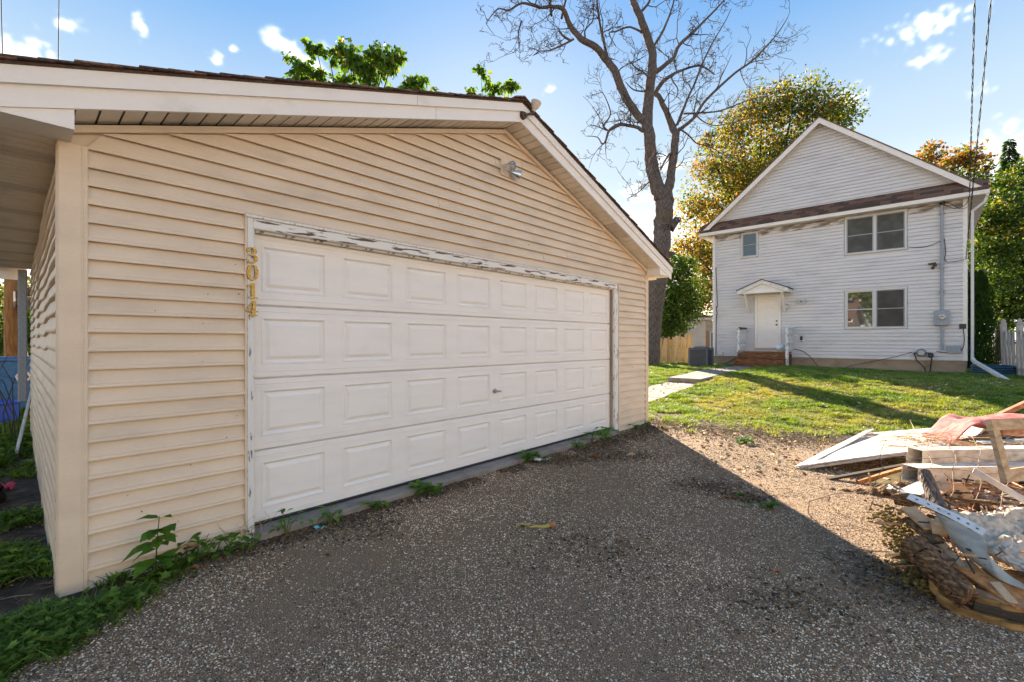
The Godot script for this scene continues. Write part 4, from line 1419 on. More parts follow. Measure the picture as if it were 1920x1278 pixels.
	cab.call([hat(6.6, 0.98, 0.06), hat(6.2, 0.82, 0.10), hat(5.6, 0.64, 0.12), hat(4.9, 0.45, 0.15), hat(4.75, 0.33, 0.2)], 0.009, "wall_cable", "thick black cable slanting down the foundation from the gas meter to the grass")
	cab.call([hat(2.98, 1.02, 0.05), hat(3.3, 1.0, 0.05), hat(3.6, 0.8, 0.06), hat(3.9, 0.4, 0.1)], 0.010, "wall_cable", "thin black cable curving down to the grass right of the porch")
	cab.call([hat(7.84, 1.75, 0.04), hat(7.86, 1.3, 0.04), hat(7.75, 1.02, 0.05), hat(7.4, 0.98, 0.05), hat(7.2, 1.02, 0.05)], 0.010, "wall_cable", "thin cable looping from the house corner to the cable box")
	cab.call([hat(0.14, 4.55, 0.04), hat(0.2, 3.0, 0.04), hat(0.16, 2.8, 0.05), hat(0.19, 2.5, 0.04), hat(0.16, 2.3, 0.04), hat(0.14, 0.75, 0.04)], 0.013, "wall_cable", "dark cable running down the left corner of the house")
	cab.call([hat(0.2, 0.35, 0.25), hat(0.6, 0.42, 0.12), hat(1.15, 0.75, 0.1)], 0.014, "wall_cable", "dark cable leaving the ground left of the porch steps")
	# corner downspout with its long tail on the grass
	o = thing("house_downspout", "white downspout at the right house corner with a long tail over the grass", "downspout", hat(8.05, 0.2, 0.04), HT)
	g = Geo.new()
	g.beam(Vector3(0.33, 5.72, 0.1), Vector3(0.26, 5.50, 0.1), 0.06, 0.075, 0.0, 0.010)
	g.beam(Vector3(0.27, 5.52, 0.1), Vector3(0.0, 5.28, 0.02), 0.06, 0.075, 0.0, 0.010)
	g.beam(Vector3(0.0, 5.32, 0.02), Vector3(0.0, 0.55, 0.02), 0.06, 0.075, 0.0, 0.010)
	part("pipe", g, M.window_vinyl, o)
	g = Geo.new()
	var il := Basis(Vector3.UP, -HT)
	var p0 := Vector3(0.0, 0.58, 0.02)
	var p1: Vector3 = il * (W(12.2, 0.05, 10.6) - hat(8.05, 0.2, 0.04))
	g.beam(p0, p0 + (p1 - p0) * 0.06 + Vector3(0, -0.05, 0), 0.09, 0.11, 0.0, 0.012)
	g.beam(p0 + (p1 - p0) * 0.05 + Vector3(0, -0.04, 0), p1, 0.085, 0.105, 0.0, 0.012)
	part("tail_pipe", g, M.old_white, o)
	# the two twisted service drops
	for s in [[hat(7.97, 5.9, 0.36), W(8.14, 7.33, 8.0), "twisted service cable dropping to the eave near the weatherhead"], [hat(7.9, 3.96, 0.1), W(8.42, 7.33, 8.0), "twisted service cable dropping to the wall below the eave corner"]]:
		g = Geo.new()
		var a: Vector3 = s[0]
		var b: Vector3 = a + (s[1] - a) * 2.6
		var n := 150
		for st in 2:
			var pts := []
			var rr := []
			for k in n + 1:
				var t := float(k) / n
				var q := a.lerp(b, t) - Vector3(0, 0.35 * t * (1 - t), 0)
				var an := t * 150.0 + st * PI
				pts.append(q + Vector3(cos(an) * 0.016, sin(an) * 0.013, 0))
				rr.append(0.0075)
			g.tube(pts, rr, 5)
		solo("service_cable", g, M.wire, s[2], "cable")

# ---------------------------------------------------------------- neighbours, fences, yard things
func shed(called: String, label: String, at: Vector3, turn: float, w: float, dp: float, wall_h: float, rise: float, wall: Material, roof_m: Material, over := 0.35) -> Node3D:
	var o := thing(called, label, "house" if called.contains("house") else "garage", at, turn)
	var g := Geo.new()
	g.prism([Vector2(-w / 2, 0), Vector2(w / 2, 0), Vector2(w / 2, wall_h), Vector2(0, wall_h + rise * 0.97), Vector2(-w / 2, wall_h)], -dp, 0)
	part("walls", g, wall, o)
	for s in [-1.0, 1.0]:
		g = Geo.new()
		var k := rise / (w / 2)
		var e: float = w / 2 + over
		g.prism([Vector2(0, wall_h + rise), Vector2(s * e, wall_h - k * over), Vector2(s * e, wall_h - k * over + 0.14), Vector2(0, wall_h + rise + 0.14)], -dp - over, over)
		part("roof", g, roof_m, o)
		g = Geo.new()
		g.box(Vector3(s * (e + 0.015), wall_h - k * over + 0.04, -dp / 2), Vector3(0.03, 0.18, dp + 2 * over - 0.02), Basis.IDENTITY, 0.004)
		part("eave_fascia", g, M.white_metal, o)
	return o

func make_surroundings() -> void:
	# white neighbour beyond the cedar fence
	var o := thing("neighbour_house", "low white neighbouring house with a brown hip roof and a small window", "house", W(10.2, 0.2, 32.4), -0.1)
	var g := Geo.new()
	g.box(Vector3(0, 1.3, 0), Vector3(5.4, 2.75, 5.0), Basis.IDENTITY, 0.02)
	part("walls", g, M.house_white, o)
	g = Geo.new()
	var e := [Vector3(-3.0, 2.62, 2.8), Vector3(3.0, 2.62, 2.8), Vector3(3.0, 2.62, -2.8), Vector3(-3.0, 2.62, -2.8)]
	var rg := [Vector3(-0.6, 4.1, 0), Vector3(0.6, 4.1, 0)]
	var ctr := Vector3(0, 2.8, 0)
	g.face([e[0], e[1], rg[1], rg[0]], ctr)
	g.face([e[1], e[2], rg[1]], ctr)
	g.face([e[2], e[3], rg[0], rg[1]], ctr)
	g.face([e[3], e[0], rg[0]], ctr)
	g.box(Vector3(0, 2.57, 0), Vector3(5.98, 0.1, 5.58))
	part("roof", g, M.shingle, o)
	g = Geo.new()
	g.box(Vector3(0, 2.55, 2.81), Vector3(6.04, 0.14, 0.03), Basis.IDENTITY, 0.004)
	g.box(Vector3(3.02, 2.55, 0), Vector3(0.03, 0.14, 5.6), Basis.IDENTITY, 0.004)
	part("eave_fascia", g, M.white_metal, o)
	g = Geo.new()
	g.box(Vector3(1.25, 1.65, 2.52), Vector3(0.52, 0.95, 0.08), Basis.IDENTITY, 0.02)
	var w := part("window", g, M.tan_wall, o)
	g = Geo.new()
	g.box(Vector3(1.25, 1.5, 2.565), Vector3(0.32, 0.55, 0.02))
	part("pane", g, M.screen_low, w)
	g = Geo.new()
	g.tube([Vector3(-0.2, 0.0, 2.56), Vector3(-0.2, 2.5, 2.56)], [0.04, 0.04], 8)
	part("drainpipe", g, M.grey_paint, o)
	o = shed("shuttered_house", "distant tan house with orange-brown shutters beside its window", W(20.2, 0.2, 45.0), -0.2, 7.0, 6.0, 2.5, 1.2, M.tan_wall, M.house_white)
	for x in [-0.75, 0.75]:
		g = Geo.new()
		g.box(Vector3(x - 0.2, 1.2, 0.04), Vector3(0.62, 1.8, 0.06), Basis.IDENTITY, 0.01)
		part("shutter", g, M.shutter_tan, o)
	g = Geo.new()
	g.box(Vector3(-0.2, 1.2, 0.03), Vector3(0.8, 1.7, 0.08), Basis.IDENTITY, 0.01)
	w = part("window", g, M.window_vinyl, o)
	g = Geo.new()
	g.box(Vector3(-0.2, 1.2, 0.075), Vector3(0.5, 1.45, 0.02))
	part("pane", g, M.screen_low, w)
	# old cedar fence by the tree
	o = thing("cedar_fence", "weathered orange cedar fence of uneven leaning pickets by the big tree", "fence", W(6.7, 0.18, 21.2), 0.12)
	R.seed = 19
	for k in 15:
		g = Geo.new()
		var h := 1.15 + 0.32 * float(k) / 14.0 + R.randf_range(-0.10, 0.10)
		g.box(Vector3(k * 0.122, h * 0.5, 0.0), Vector3(0.112, h, 0.02), Basis(Vector3(0, 0, 1), R.randf_range(-0.06, 0.02) - 0.03) * Basis(Vector3.RIGHT, R.randf_range(-0.05, 0.05)), 0.004)
		part("picket", g, M["cedar_%d" % (R.randi() % 3)], o)
	for y in [0.3, 0.95]:
		g = Geo.new()
		g.box(Vector3(0.85, y, -0.035), Vector3(1.85, 0.09, 0.04), Basis.IDENTITY, 0.004)
		part("fence_rail", g, M.cedar_2, o)
	# air conditioner
	o = thing("air_conditioner", "dark grey louvred air conditioner unit beside the cedar fence", "air conditioner", W(7.86, 0.2, 18.9), HT)
	g = Geo.new()
	g.box(Vector3(0, 0.43, 0), Vector3(0.66, 0.78, 0.66))
	part("core", g, M.dark_metal, o)
	for k in 16:
		g = Geo.new()
		for f in [[0.0, 0.36, 0.72, 0.03], [0.0, -0.36, 0.72, 0.03], [0.36, 0.0, 0.03, 0.72], [-0.36, 0.0, 0.03, 0.72]]:
			g.box(Vector3(f[0], 0.09 + k * 0.047, f[1]), Vector3(f[2], 0.022, f[3]), Basis.IDENTITY, 0.004)
		part("louvre", g, M.ac_paint, o)
	for x in [-0.36, 0.36]:
		for z in [-0.36, 0.36]:
			g = Geo.new()
			g.box(Vector3(x, 0.43, z), Vector3(0.06, 0.82, 0.06), Basis.IDENTITY, 0.02)
			part("corner_post", g, M.ac_paint, o)
	g = Geo.new()
	g.box(Vector3(0, 0.86, 0), Vector3(0.78, 0.05, 0.78), Basis.IDENTITY, 0.02)
	g.tube([Vector3(0, 0.88, 0), Vector3(0, 0.92, 0), Vector3(0, 0.94, 0)], [0.3, 0.28, 0.1], 20)
	part("lid", g, M.ac_paint, o)
	# white picket fence on the right
	o = thing("vinyl_fence", "white vinyl picket fence with rounded tops leaning beside the house", "fence", W(15.95, 0.2, 14.7), 0.0)
	R.seed = 23
	var dir := (W(13.6, 0, 11.0) - W(15.95, 0, 14.7)).normalized()
	var tn := atan2(-dir.z, dir.x)
	for k in 16:
		var p: Vector3 = dir * (k * 0.235)
		var post := k % 5 == 0
		g = Geo.new()
		var h := (1.62 if post else 1.45) + R.randf_range(-0.04, 0.04)
		var b := Basis(Vector3.UP, tn) * Basis(Vector3(0, 0, 1), R.randf_range(-0.04, 0.04)) * Basis(Vector3.RIGHT, R.randf_range(-0.03, 0.05))
		if post:
			g.box(b * Vector3(0, h * 0.5, 0), Vector3(0.13, h, 0.13), b, 0.01)
			g.tube([b * Vector3(0, h, 0), b * Vector3(0, h + 0.03, 0), b * Vector3(0, h + 0.07, 0), b * Vector3(0, h + 0.14, 0), b * Vector3(0, h + 0.19, 0)], [0.085, 0.085, 0.05, 0.06, 0.01], 12)
			part("fence_post", g, M.picket_white, o, p)
		else:
			g.box(b * Vector3(0, h * 0.5 - 0.04, 0), Vector3(0.17, h - 0.08, 0.03), b, 0.006)
			g.tube([b * Vector3(0, h - 0.09, -0.015), b * Vector3(0, h - 0.09, 0.015)], [0.085, 0.085], 14)
			part("picket", g, M.picket_white, o, p)
	for y in [0.3, 1.1]:
		g = Geo.new()
		g.beam(Vector3(0, y, 0.04), dir * 3.55 + Vector3(0, y, 0.04), 0.04, 0.09)
		part("fence_rail", g, M.picket_white, o)
	# corrugated window well
	g = Geo.new()
	var wc := W(15.12, 0.0, 14.28)
	g.sheet(40, 42, func(u: float, v: float) -> Vector3:
		var a := u * TAU
		var r := 0.50 + 0.022 * sin(v * TAU * 7.0)
		return wc + Vector3(cos(a) * r, 0.08 + 0.52 * v, sin(a) * r), 0.004)
	solo("window_well", g, M.black_pipe, "ribbed dark corrugated window well at the right house corner", "window well")
	# a blue car beyond
	o = thing("parked_car", "blue car parked far behind the white picket fence", "car", W(23.6, 0.15, 24.3), 0.9)
	g = Geo.new()
	g.prism([Vector2(-2.1, 0.25), Vector2(2.1, 0.25), Vector2(2.15, 0.6), Vector2(1.9, 0.86), Vector2(1.0, 0.95), Vector2(0.4, 1.36), Vector2(-1.1, 1.40), Vector2(-1.8, 0.98), Vector2(-2.15, 0.85)], -0.85, 0.85)
	part("body", g, M.car_blue, o)
	g = Geo.new()
	g.prism([Vector2(0.85, 0.95), Vector2(0.36, 1.30), Vector2(-1.05, 1.33), Vector2(-1.6, 0.97)], -0.87, 0.87)
	part("window", g, M.car_glass, o)
	for x in [-1.35, 1.35]:
		for z in [-0.8, 0.8]:
			g = Geo.new()
			g.tube([Vector3(x, 0.32, z - 0.1), Vector3(x, 0.32, z + 0.1)], [0.32, 0.32], 18)
			part("wheel", g, M.rubber, o)
	# across the alley: a tan garage in full sun
	o = shed("alley_garage", "tan garage with a brown roof across the alley", W(-9.5, -0.25, -8.0), deg_to_rad(227.5), 8.5, 7.0, 2.9, 1.9, M.tan_wall, M.shingle)
	o.rotation.y = deg_to_rad(47.55 + 180.0)
	g = Geo.new()
	g.box(Vector3(0.3, 1.1, 0.02), Vector3(4.9, 2.2, 0.06), Basis.IDENTITY, 0.01)
	part("garage_door", g, M.white_metal, o)
	o = shed("added_alley_house", "added pale two-storey house out of view, bouncing sun onto the garage", W(8.5, -0.25, -5.0), deg_to_rad(227.5), 9.0, 8.0, 5.4, 2.6, M.house_white, M.shingle)  # unseen house, added to bounce sunlight onto the garage front
	for x in [-2.6, 0.2, 2.6]:
		for y in [1.6, 4.2]:
			g = Geo.new()
			g.box(Vector3(x, y, 0.02), Vector3(1.1, 1.4, 0.08), Basis.IDENTITY, 0.02)
			w = part("window", g, M.window_vinyl, o)
			g = Geo.new()
			g.box(Vector3(x, y, 0.065), Vector3(0.9, 1.2, 0.02))
			part("pane", g, M.screen_low, w)
	# next garage along, seen under the eave on the left
	var bs := Basis(Vector3.UP, deg_to_rad(47.55))
	o = shed("next_garage", "neighbouring garage with a ribbed eave beyond the garage side wall", W(-2.531, -0.05, 2.555) + bs * Vector3(2.15, 0, -9.3), deg_to_rad(47.55), 4.0, 6.0, 2.35, 1.1, M.house_white, M.shingle_dark, 0.32)
	for k in 12:
		g = Geo.new()
		g.box(Vector3(-2.17, 2.235, -0.2 - k * 0.5), Vector3(0.3, 0.02, 0.42), Basis(Vector3(0, 0, 1), 0.3), 0.006)
		part("soffit_panel", g, M.soffit, o)
	# pole, bins, litter in the side yard
	o = thing("utility_pole", "orange-brown wooden utility pole beyond the garage", "utility pole", W(-11.2, -0.1, 10.2))
	g = Geo.new()
	g.tube([Vector3.ZERO, Vector3(0, 4, 0), Vector3(0.02, 6.6, 0)], [0.145, 0.13, 0.12], 16)
	part("pole", g, M.orange_wood, o)
	for s in [[W(-11.15, 5.5, 10.0), W(-13.2, 10.2, 11.75), "thick black wire rising behind the left roof edge"], [W(-9.9, 5.8, 9.9), W(-12.25, 10.8, 12.3), "thin black wire rising behind the roof near the left edge"]]:
		g = Geo.new()
		g.tube([s[0], s[0].lerp(s[1], 0.5) - Vector3(0, 0.05, 0), s[1]], [0.012, 0.012, 0.012], 6)
		solo("overhead_wire", g, M.wire, s[2], "wire")
	o = thing("recycling_bin", "blue wheeled recycling bin behind the garage", "bin", W(-9.72, 0.0, 8.95), 0.7)
	g = Geo.new()
	var ring := func(y: float, a: float) -> Array:
		return [Vector3(-a, y, a * 0.9), Vector3(a, y, a * 0.9), Vector3(a, y, -a * 0.9), Vector3(-a, y, -a * 0.9)]
	var lo: Array = ring.call(0.06, 0.24)
	var hi: Array = ring.call(0.98, 0.31)
	for k in 4:
		var l := (k + 1) % 4
		g.face([lo[k], lo[l], hi[l], hi[k]], Vector3(0, 0.5, 0))
	g.face(lo, Vector3(0, 0.5, 0))
	part("body", g, M.blue_bin, o)
	g = Geo.new()
	g.box(Vector3(0, 0.985, 0), Vector3(0.68, 0.05, 0.62), Basis.IDENTITY, 0.015)
	g.box(Vector3(0, 1.02, 0), Vector3(0.6, 0.05, 0.54), Basis.IDENTITY, 0.02)
	part("lid", g, M.blue_bin, o)
	g = Geo.new()
	for k in 3:    # three chasing arrows in pale print
		var a0 := k * TAU / 3.0 + 0.5
		for j in 2:
			var a1 := a0 + j * 0.9
			var p := Vector3(0.10, 0.66, 0.276) + Vector3(cos(a1), sin(a1), 0) * 0.085
			g.box(p, Vector3(0.10, 0.032, 0.006), Basis(Vector3(0, 0, 1), a1 + PI / 2.0))
	part("recycling_mark", g, M.old_white, o)
	for x in [-0.27, 0.27]:
		g = Geo.new()
		g.tube([Vector3(x - 0.03, 0.1, -0.26), Vector3(x + 0.03, 0.1, -0.26)], [0.1, 0.1], 14)
		part("wheel", g, M.rubber, o)
	g = Geo.new()
	var tc := W(-8.55, 0.0, 7.5)
	for s in [[0.0, 0.16, 0.30, 0.02], [0.0, -0.16, 0.30, 0.02], [0.24, 0.0, 0.02, 0.34], [-0.24, 0.0, 0.02, 0.34]]:
		g.box(tc + Vector3(s[0], 0.17, s[1]), Vector3(0.5 if s[2] > 0.1 else 0.02, 0.34, s[3]), Basis.IDENTITY, 0.006)
		g.box(tc + Vector3(s[0] * 1.06, 0.33, s[1] * 1.08), Vector3(0.54 if s[2] > 0.1 else 0.04, 0.05, 0.38 if s[2] < 0.1 else 0.04), Basis.IDENTITY, 0.01)
	g.box(tc + Vector3(0, 0.02, 0), Vector3(0.48, 0.03, 0.33))
	solo("storage_tote", g, M.blue_tote, "bright blue open plastic tote in the weeds on the left", "tote")
	g = Geo.new()
	g.beam(W(-6.1, -0.02, 5.6), W(-7.35, 0.56, 6.95), 0.03, 0.045)
	solo("leaning_stick", g, M.old_white, "thin pale stick leaning on the garage downspout", "stick")
	g = Geo.new()
	var bc := W(-4.90, -0.08, 4.35)
	g.sheet(20, 12, func(u: float, v: float) -> Vector3:
		return bc + Vector3((u - 0.5) * 0.19, 0.03 + 0.02 * sin(u * 9.0 + v * 5.0) + 0.015 * sin(v * 13.0), (v - 0.5) * 0.12), 0.004)
	solo("red_wrapper", g, M.red_bag, "crumpled red and pink wrapper on the dirt at the left edge", "wrapper")
	o = thing("old_tyre", "black tyre lying in the dirt at the left edge of the yard", "tyre", W(-4.76, -0.1, 3.95))
	g = Geo.new()
	var tp := []
	var tr := []
	for k in 25:
		var a := TAU * k / 24.0
		tp.append(Vector3(cos(a) * 0.22, 0.14 + sin(a) * 0.19, sin(a) * 0.1))
		tr.append(0.085)
	g.tube(tp, tr, 10, false)
	part("tread", g, M.rubber, o)

# ---------------------------------------------------------------- the bare tree
func tz(x: float, y: float, z := 0.0) -> Vector3:
	return Vector3(x * 0.009174 - 7.834, 16.06 - y * 0.009174, z)

func limb(flat: Array, depth: float) -> Array:    # [x, y, width, ...] in sketch units -> [points, radii]; depth: how far its tip comes forward
	var pts := []
	var rad := []
	var n := flat.size() / 3
	for k in n:
		var t := float(k) / maxf(n - 1, 1)
		pts.append(tz(flat[k * 3], flat[k * 3 + 1], depth * t * t + 0.12 * sin(k * 2.3 + depth)))
		rad.append(flat[k * 3 + 2] * 0.5 * 0.0100)
	return [pts, rad]

func smooth_limb(p: Array, r: Array, sub := 4) -> Array:
	var op := []
	var orr := []
	for k in p.size() - 1:
		var a: Vector3 = p[max(k - 1, 0)]
		var b: Vector3 = p[k]
		var c: Vector3 = p[k + 1]
		var d: Vector3 = p[min(k + 2, p.size() - 1)]
		for s in sub:
			var t := float(s) / sub
			op.append(b.cubic_interpolate(c, a, d, t) + Vector3(R.randf() - 0.5, R.randf() - 0.5, R.randf() - 0.5) * r[k] * 0.25)
			orr.append(lerpf(r[k], r[k + 1], t))
	op.append(p[-1])
	orr.append(r[-1])
	return [op, orr]

func twig(g: Geo, at: Vector3, dir: Vector3, length: float, r: float, level: int) -> void:
	var n := 5 if level < 2 else 4
	var p := [at]
	var rr := [r]
	var d := dir.normalized()
	for k in n:
		d = (d + Vector3(R.randf() - 0.5, R.randf() - 0.42, R.randf() - 0.5) * 0.75).normalized()
		p.append(p[-1] + d * length / n)
		rr.append(lerpf(r, max(r * 0.35, 0.008), float(k + 1) / n))
		if level < 3 and R.randf() < (0.75 if level == 0 else 0.45):
			var side := d.cross(Vector3(R.randf() - 0.5, R.randf() - 0.5, R.randf() - 0.5)).normalized()
			twig(g, p[-1], d * 0.55 + side, length * R.randf_range(0.35, 0.6), max(rr[-1] * 0.7, 0.008), level + 1)
	g.tube(p, rr, 3 if level > 0 else 4, false)

func make_bare_tree() -> void:
	R.seed = 4242
	var o := thing("bare_tree", "tall bare dark tree with a forked trunk behind the garage corner", "tree", W(5.96, 0.22, 20.0))
	var limbs := [
		["trunk", 0.0, [850, 1800, 122, 858, 1730, 100, 874, 1533, 88, 897, 1329, 80, 918, 1176, 76, 930, 1080, 76, 932, 1000, 74, 930, 940, 78, 915, 895, 72]],
		["stem", 0.6, [920, 950, 62, 900, 890, 60, 876, 780, 54, 857, 660, 48, 850, 560, 46, 860, 450, 42, 870, 340, 38, 872, 240, 34, 830, 140, 32, 792, 60, 28, 776, 0, 26, 760, -120, 22, 772, -260, 17, 750, -420, 10, 765, -560, 5]],
		["stem", -0.7, [940, 950, 52, 954, 890, 42, 970, 830, 37, 980, 740, 35, 988, 650, 33, 984, 595, 31, 950, 530, 24, 915, 450, 21, 905, 420, 19, 940, 370, 17, 1000, 320, 13, 1060, 290, 10, 1130, 280, 8, 1215, 302, 4]],
		["limb", 1.6, [840, 585, 36, 800, 535, 34, 740, 440, 33, 690, 340, 32, 660, 290, 31, 600, 240, 28, 530, 205, 26, 480, 140, 21, 440, 90, 19, 390, 78, 14, 330, 90, 12, 250, 100, 9, 190, 130, 7, 140, 150, 5, 90, 235, 3]],
		["limb", 0.9, [665, 300, 13, 640, 180, 11, 620, 90, 10, 600, 0, 8, 590, -110, 6, 560, -190, 4]],
		["limb", 1.9, [440, 92, 11, 452, 40, 9, 470, -40, 7, 440, -120, 5]],
		["limb", 1.2, [392, 80, 11, 388, 20, 9, 370, -60, 7, 395, -150, 4]],
		["limb", 0.8, [250, 102, 8, 235, 160, 6, 240, 230, 4, 238, 285, 3]],
		["limb", 1.0, [500, 190, 9, 445, 215, 8, 380, 250, 6, 330, 290, 4, 300, 325, 3]],
		["limb", 0.5, [485, 195, 11, 450, 182, 9, 425, 172, 7]],
		["limb", 0.7, [560, 212, 9, 552, 150, 7, 590, 105, 5, 575, 60, 3]],
		["limb", 1.0, [832, 628, 20, 800, 605, 15, 760, 597, 14, 710, 606, 14, 665, 632, 12, 645, 690, 9, 622, 716, 7, 600, 685, 4, 545, 700, 3]],
		["limb", 0.6, [668, 630, 8, 642, 600, 7, 676, 545, 6, 640, 485, 4, 610, 460, 3]],
		["limb", -0.6, [885, 345, 22, 938, 312, 18, 985, 262, 16, 1010, 205, 15, 1070, 150, 14, 1120, 90, 11, 1200, 10, 8, 1260, -60, 5]],
		["limb", 0.5, [876, 232, 12, 930, 140, 10, 975, 20, 7, 985, -80, 5, 1020, -160, 3]],
		["limb", -0.9, [1000, 590, 13, 1040, 480, 10, 1090, 380, 9, 1130, 280, 8, 1180, 180, 6, 1265, 40, 4, 1300, -30, 3]],
		["limb", -0.4, [995, 625, 18, 1070, 570, 14, 1130, 480, 12, 1200, 410, 11, 1280, 340, 10, 1370, 270, 9, 1430, 210, 7, 1500, 130, 5, 1560, 40, 3]],
		["limb", 0.7, [1025, 545, 9, 1110, 540, 8, 1200, 530, 6, 1310, 505, 5, 1400, 490, 3]],
		["limb", 0.3, [1000, 610, 9, 1050, 650, 7, 1090, 680, 6, 1145, 715, 5, 1230, 765, 3]],
		["limb", 0.8, [1080, 550, 7, 1130, 590, 5, 1190, 610, 4, 1290, 612, 3]],
		["limb", 0.4, [858, 372, 8, 828, 345, 7, 800, 328, 6, 750, 320, 5]],
		["limb", 0.2, [880, 440, 10, 840, 440, 8, 790, 425, 6, 740, 405, 3]],
		["limb", -0.5, [812, 60, 13, 860, 10, 10, 880, -80, 7, 930, -190, 4]],
		["limb", 0.6, [846, 170, 11, 770, 130, 8, 700, 150, 7, 660, 190, 5, 690, 260, 3]],
		["limb", 0.3, [985, 720, 12, 955, 740, 9, 925, 790, 7, 905, 825, 5]],
		["limb", 1.0, [890, 840, 8, 850, 880, 5, 800, 930, 4, 730, 985, 3]],
		["limb", -1.0, [1010, 330, 8, 970, 370, 6, 1020, 395, 5, 1030, 405, 3]]]
	var tw := Geo.new()
	for l in limbs:
		var q := limb(l[2], l[1])
		var s := smooth_limb(q[0], q[1], 4)
		var g := Geo.new()
		var big: bool = s[1][0] > 0.12
		g.tube(s[0], s[1], 18 if big else 8, true, 0.10 if big else 0.06, R.randi() % 1000)
		if l[0] == "trunk":
			for k in 7:    # root flare
				var a := TAU * k / 7.0 + 0.3
				var b0: Vector3 = s[0][0]
				g.tube([b0 + Vector3(cos(a) * 0.35, 0.75, sin(a) * 0.35), b0 + Vector3(cos(a) * 0.5, 0.25, sin(a) * 0.5), b0 + Vector3(cos(a) * 0.85, -0.12, sin(a) * 0.85)], [0.16, 0.2, 0.1], 8, true)
			for kn in [[918, 950, 0.17], [955, 968, 0.13], [938, 1088, 0.12], [990, 1060, 0.10]]:    # old wounds: a collar round a hollow
				var c := tz(kn[0], kn[1], 0.0) + Vector3(0, 0, 0.33)
				var rp := []
				var rr := []
				for k in 13:
					var a := TAU * k / 12.0
					rp.append(c + Vector3(cos(a) * kn[2] * 0.75, sin(a) * kn[2], 0.02 * sin(a * 2.0)))
					rr.append(kn[2] * 0.34)
				g.tube(rp, rr, 8, false, 0.2)
				g.lump(c - Vector3(0, 0, 0.08), Vector3(kn[2] * 0.7, kn[2] * 0.9, 0.05), 3, 0.1)
			g.tube([tz(960, 1085), tz(985, 1062), tz(994, 1038)], [0.27, 0.17, 0.09], 9, true, 0.3, 5)
			g.tube([tz(930, 1222), tz(968, 1212), tz(985, 1210)], [0.3, 0.12, 0.06], 9, true, 0.3, 6)
		part(l[0], g, M.bark, o)
		# twigs along the limb
		if l[0] == "trunk": continue
		var pts: Array = s[0]
		var tot := pts.size()
		for k in range(3, tot):
			var r: float = s[1][k]
			var many: float = 1.0 if r < 0.09 else 0.35
			if R.randf() < many * 0.42:
				var d: Vector3 = (pts[k] - pts[k - 1]).normalized()
				var side := d.cross(Vector3(R.randf() - 0.5, R.randf() - 0.5, R.randf() - 0.5)).normalized()
				twig(tw, pts[k], d * 0.5 + side + Vector3(0, 0.1, 0), R.randf_range(0.5, 1.7), clampf(r * 0.5, 0.013, 0.032), 0)
	var t := part("twigs", tw, M.twig, o)
	t.set_meta("kind", "stuff")

# ---------------------------------------------------------------- leafy trees
func pick(pal: Array) -> Color:
	var t := R.randf()
	for p in pal:
		t -= p[0]
		if t <= 0.0:
			return p[1]
	return pal[-1][1]

func leaf(g: Geo, at: Vector3, dir: Vector3, up: Vector3, l: float, w: float) -> void:
	var d := dir.normalized()
	var s := d.cross(up).normalized()
	var nrm := s.cross(d)
	var a := at
	var m1 := at + d * l * 0.45 + s * w + nrm * l * 0.08
	var m2 := at + d * l * 0.45 - s * w + nrm * l * 0.08
	var tip := at + d * l - nrm * l * 0.1
	g.tri(a, m1, tip)
	g.tri(a, tip, m2)

# clusters: [x, y, z, r] in the tree's own axes; pal_of(height share, cluster) -> palette
func crown(clusters: Array, n: int, size: float, pal_of: Callable, droop := 0.3, wide := 0.42) -> Geo:
	var g := Geo.new()
	g.colored = true
	var tot := 0.0
	for c in clusters:
		tot += pow(c[3], 2.3)
	for ci in clusters.size():
		var c: Array = clusters[ci]
		var cn := int(n * pow(c[3], 2.3) / tot)
		var ctr := Vector3(c[0], c[1], c[2])
		# sprays: small groups of leaves, so that gaps stay between them
		var left := cn
		while left > 0:
			var dir := Vector3(R.randfn(), R.randfn() * 0.85, R.randfn()).normalized()
			var sp: Vector3 = ctr + dir * c[3] * pow(R.randf(), 0.42) * R.randf_range(0.8, 1.12)
			var k := mini(left, 9 + R.randi() % 9)
			left -= k
			var pal: Array = pal_of.call(sp, ci)
			var tint := R.randf_range(0.75, 1.2)
			var sr: float = min(c[3] * 0.32, size * 3.2)
			for j in k:
				var p := sp + Vector3(R.randfn(), R.randfn() * 0.7, R.randfn()) * sr * 0.6
				var d := Vector3(R.randfn(), R.randfn() - droop * 2.0, R.randfn()).normalized()
				var up := (Vector3(R.randfn(), R.randfn() + 1.2, R.randfn())).normalized()
				g.col = pick(pal) * tint * R.randf_range(0.85, 1.15)
				var s := size * R.randf_range(0.65, 1.25)
				leaf(g, p, d, up, s, s * wide)
	return g

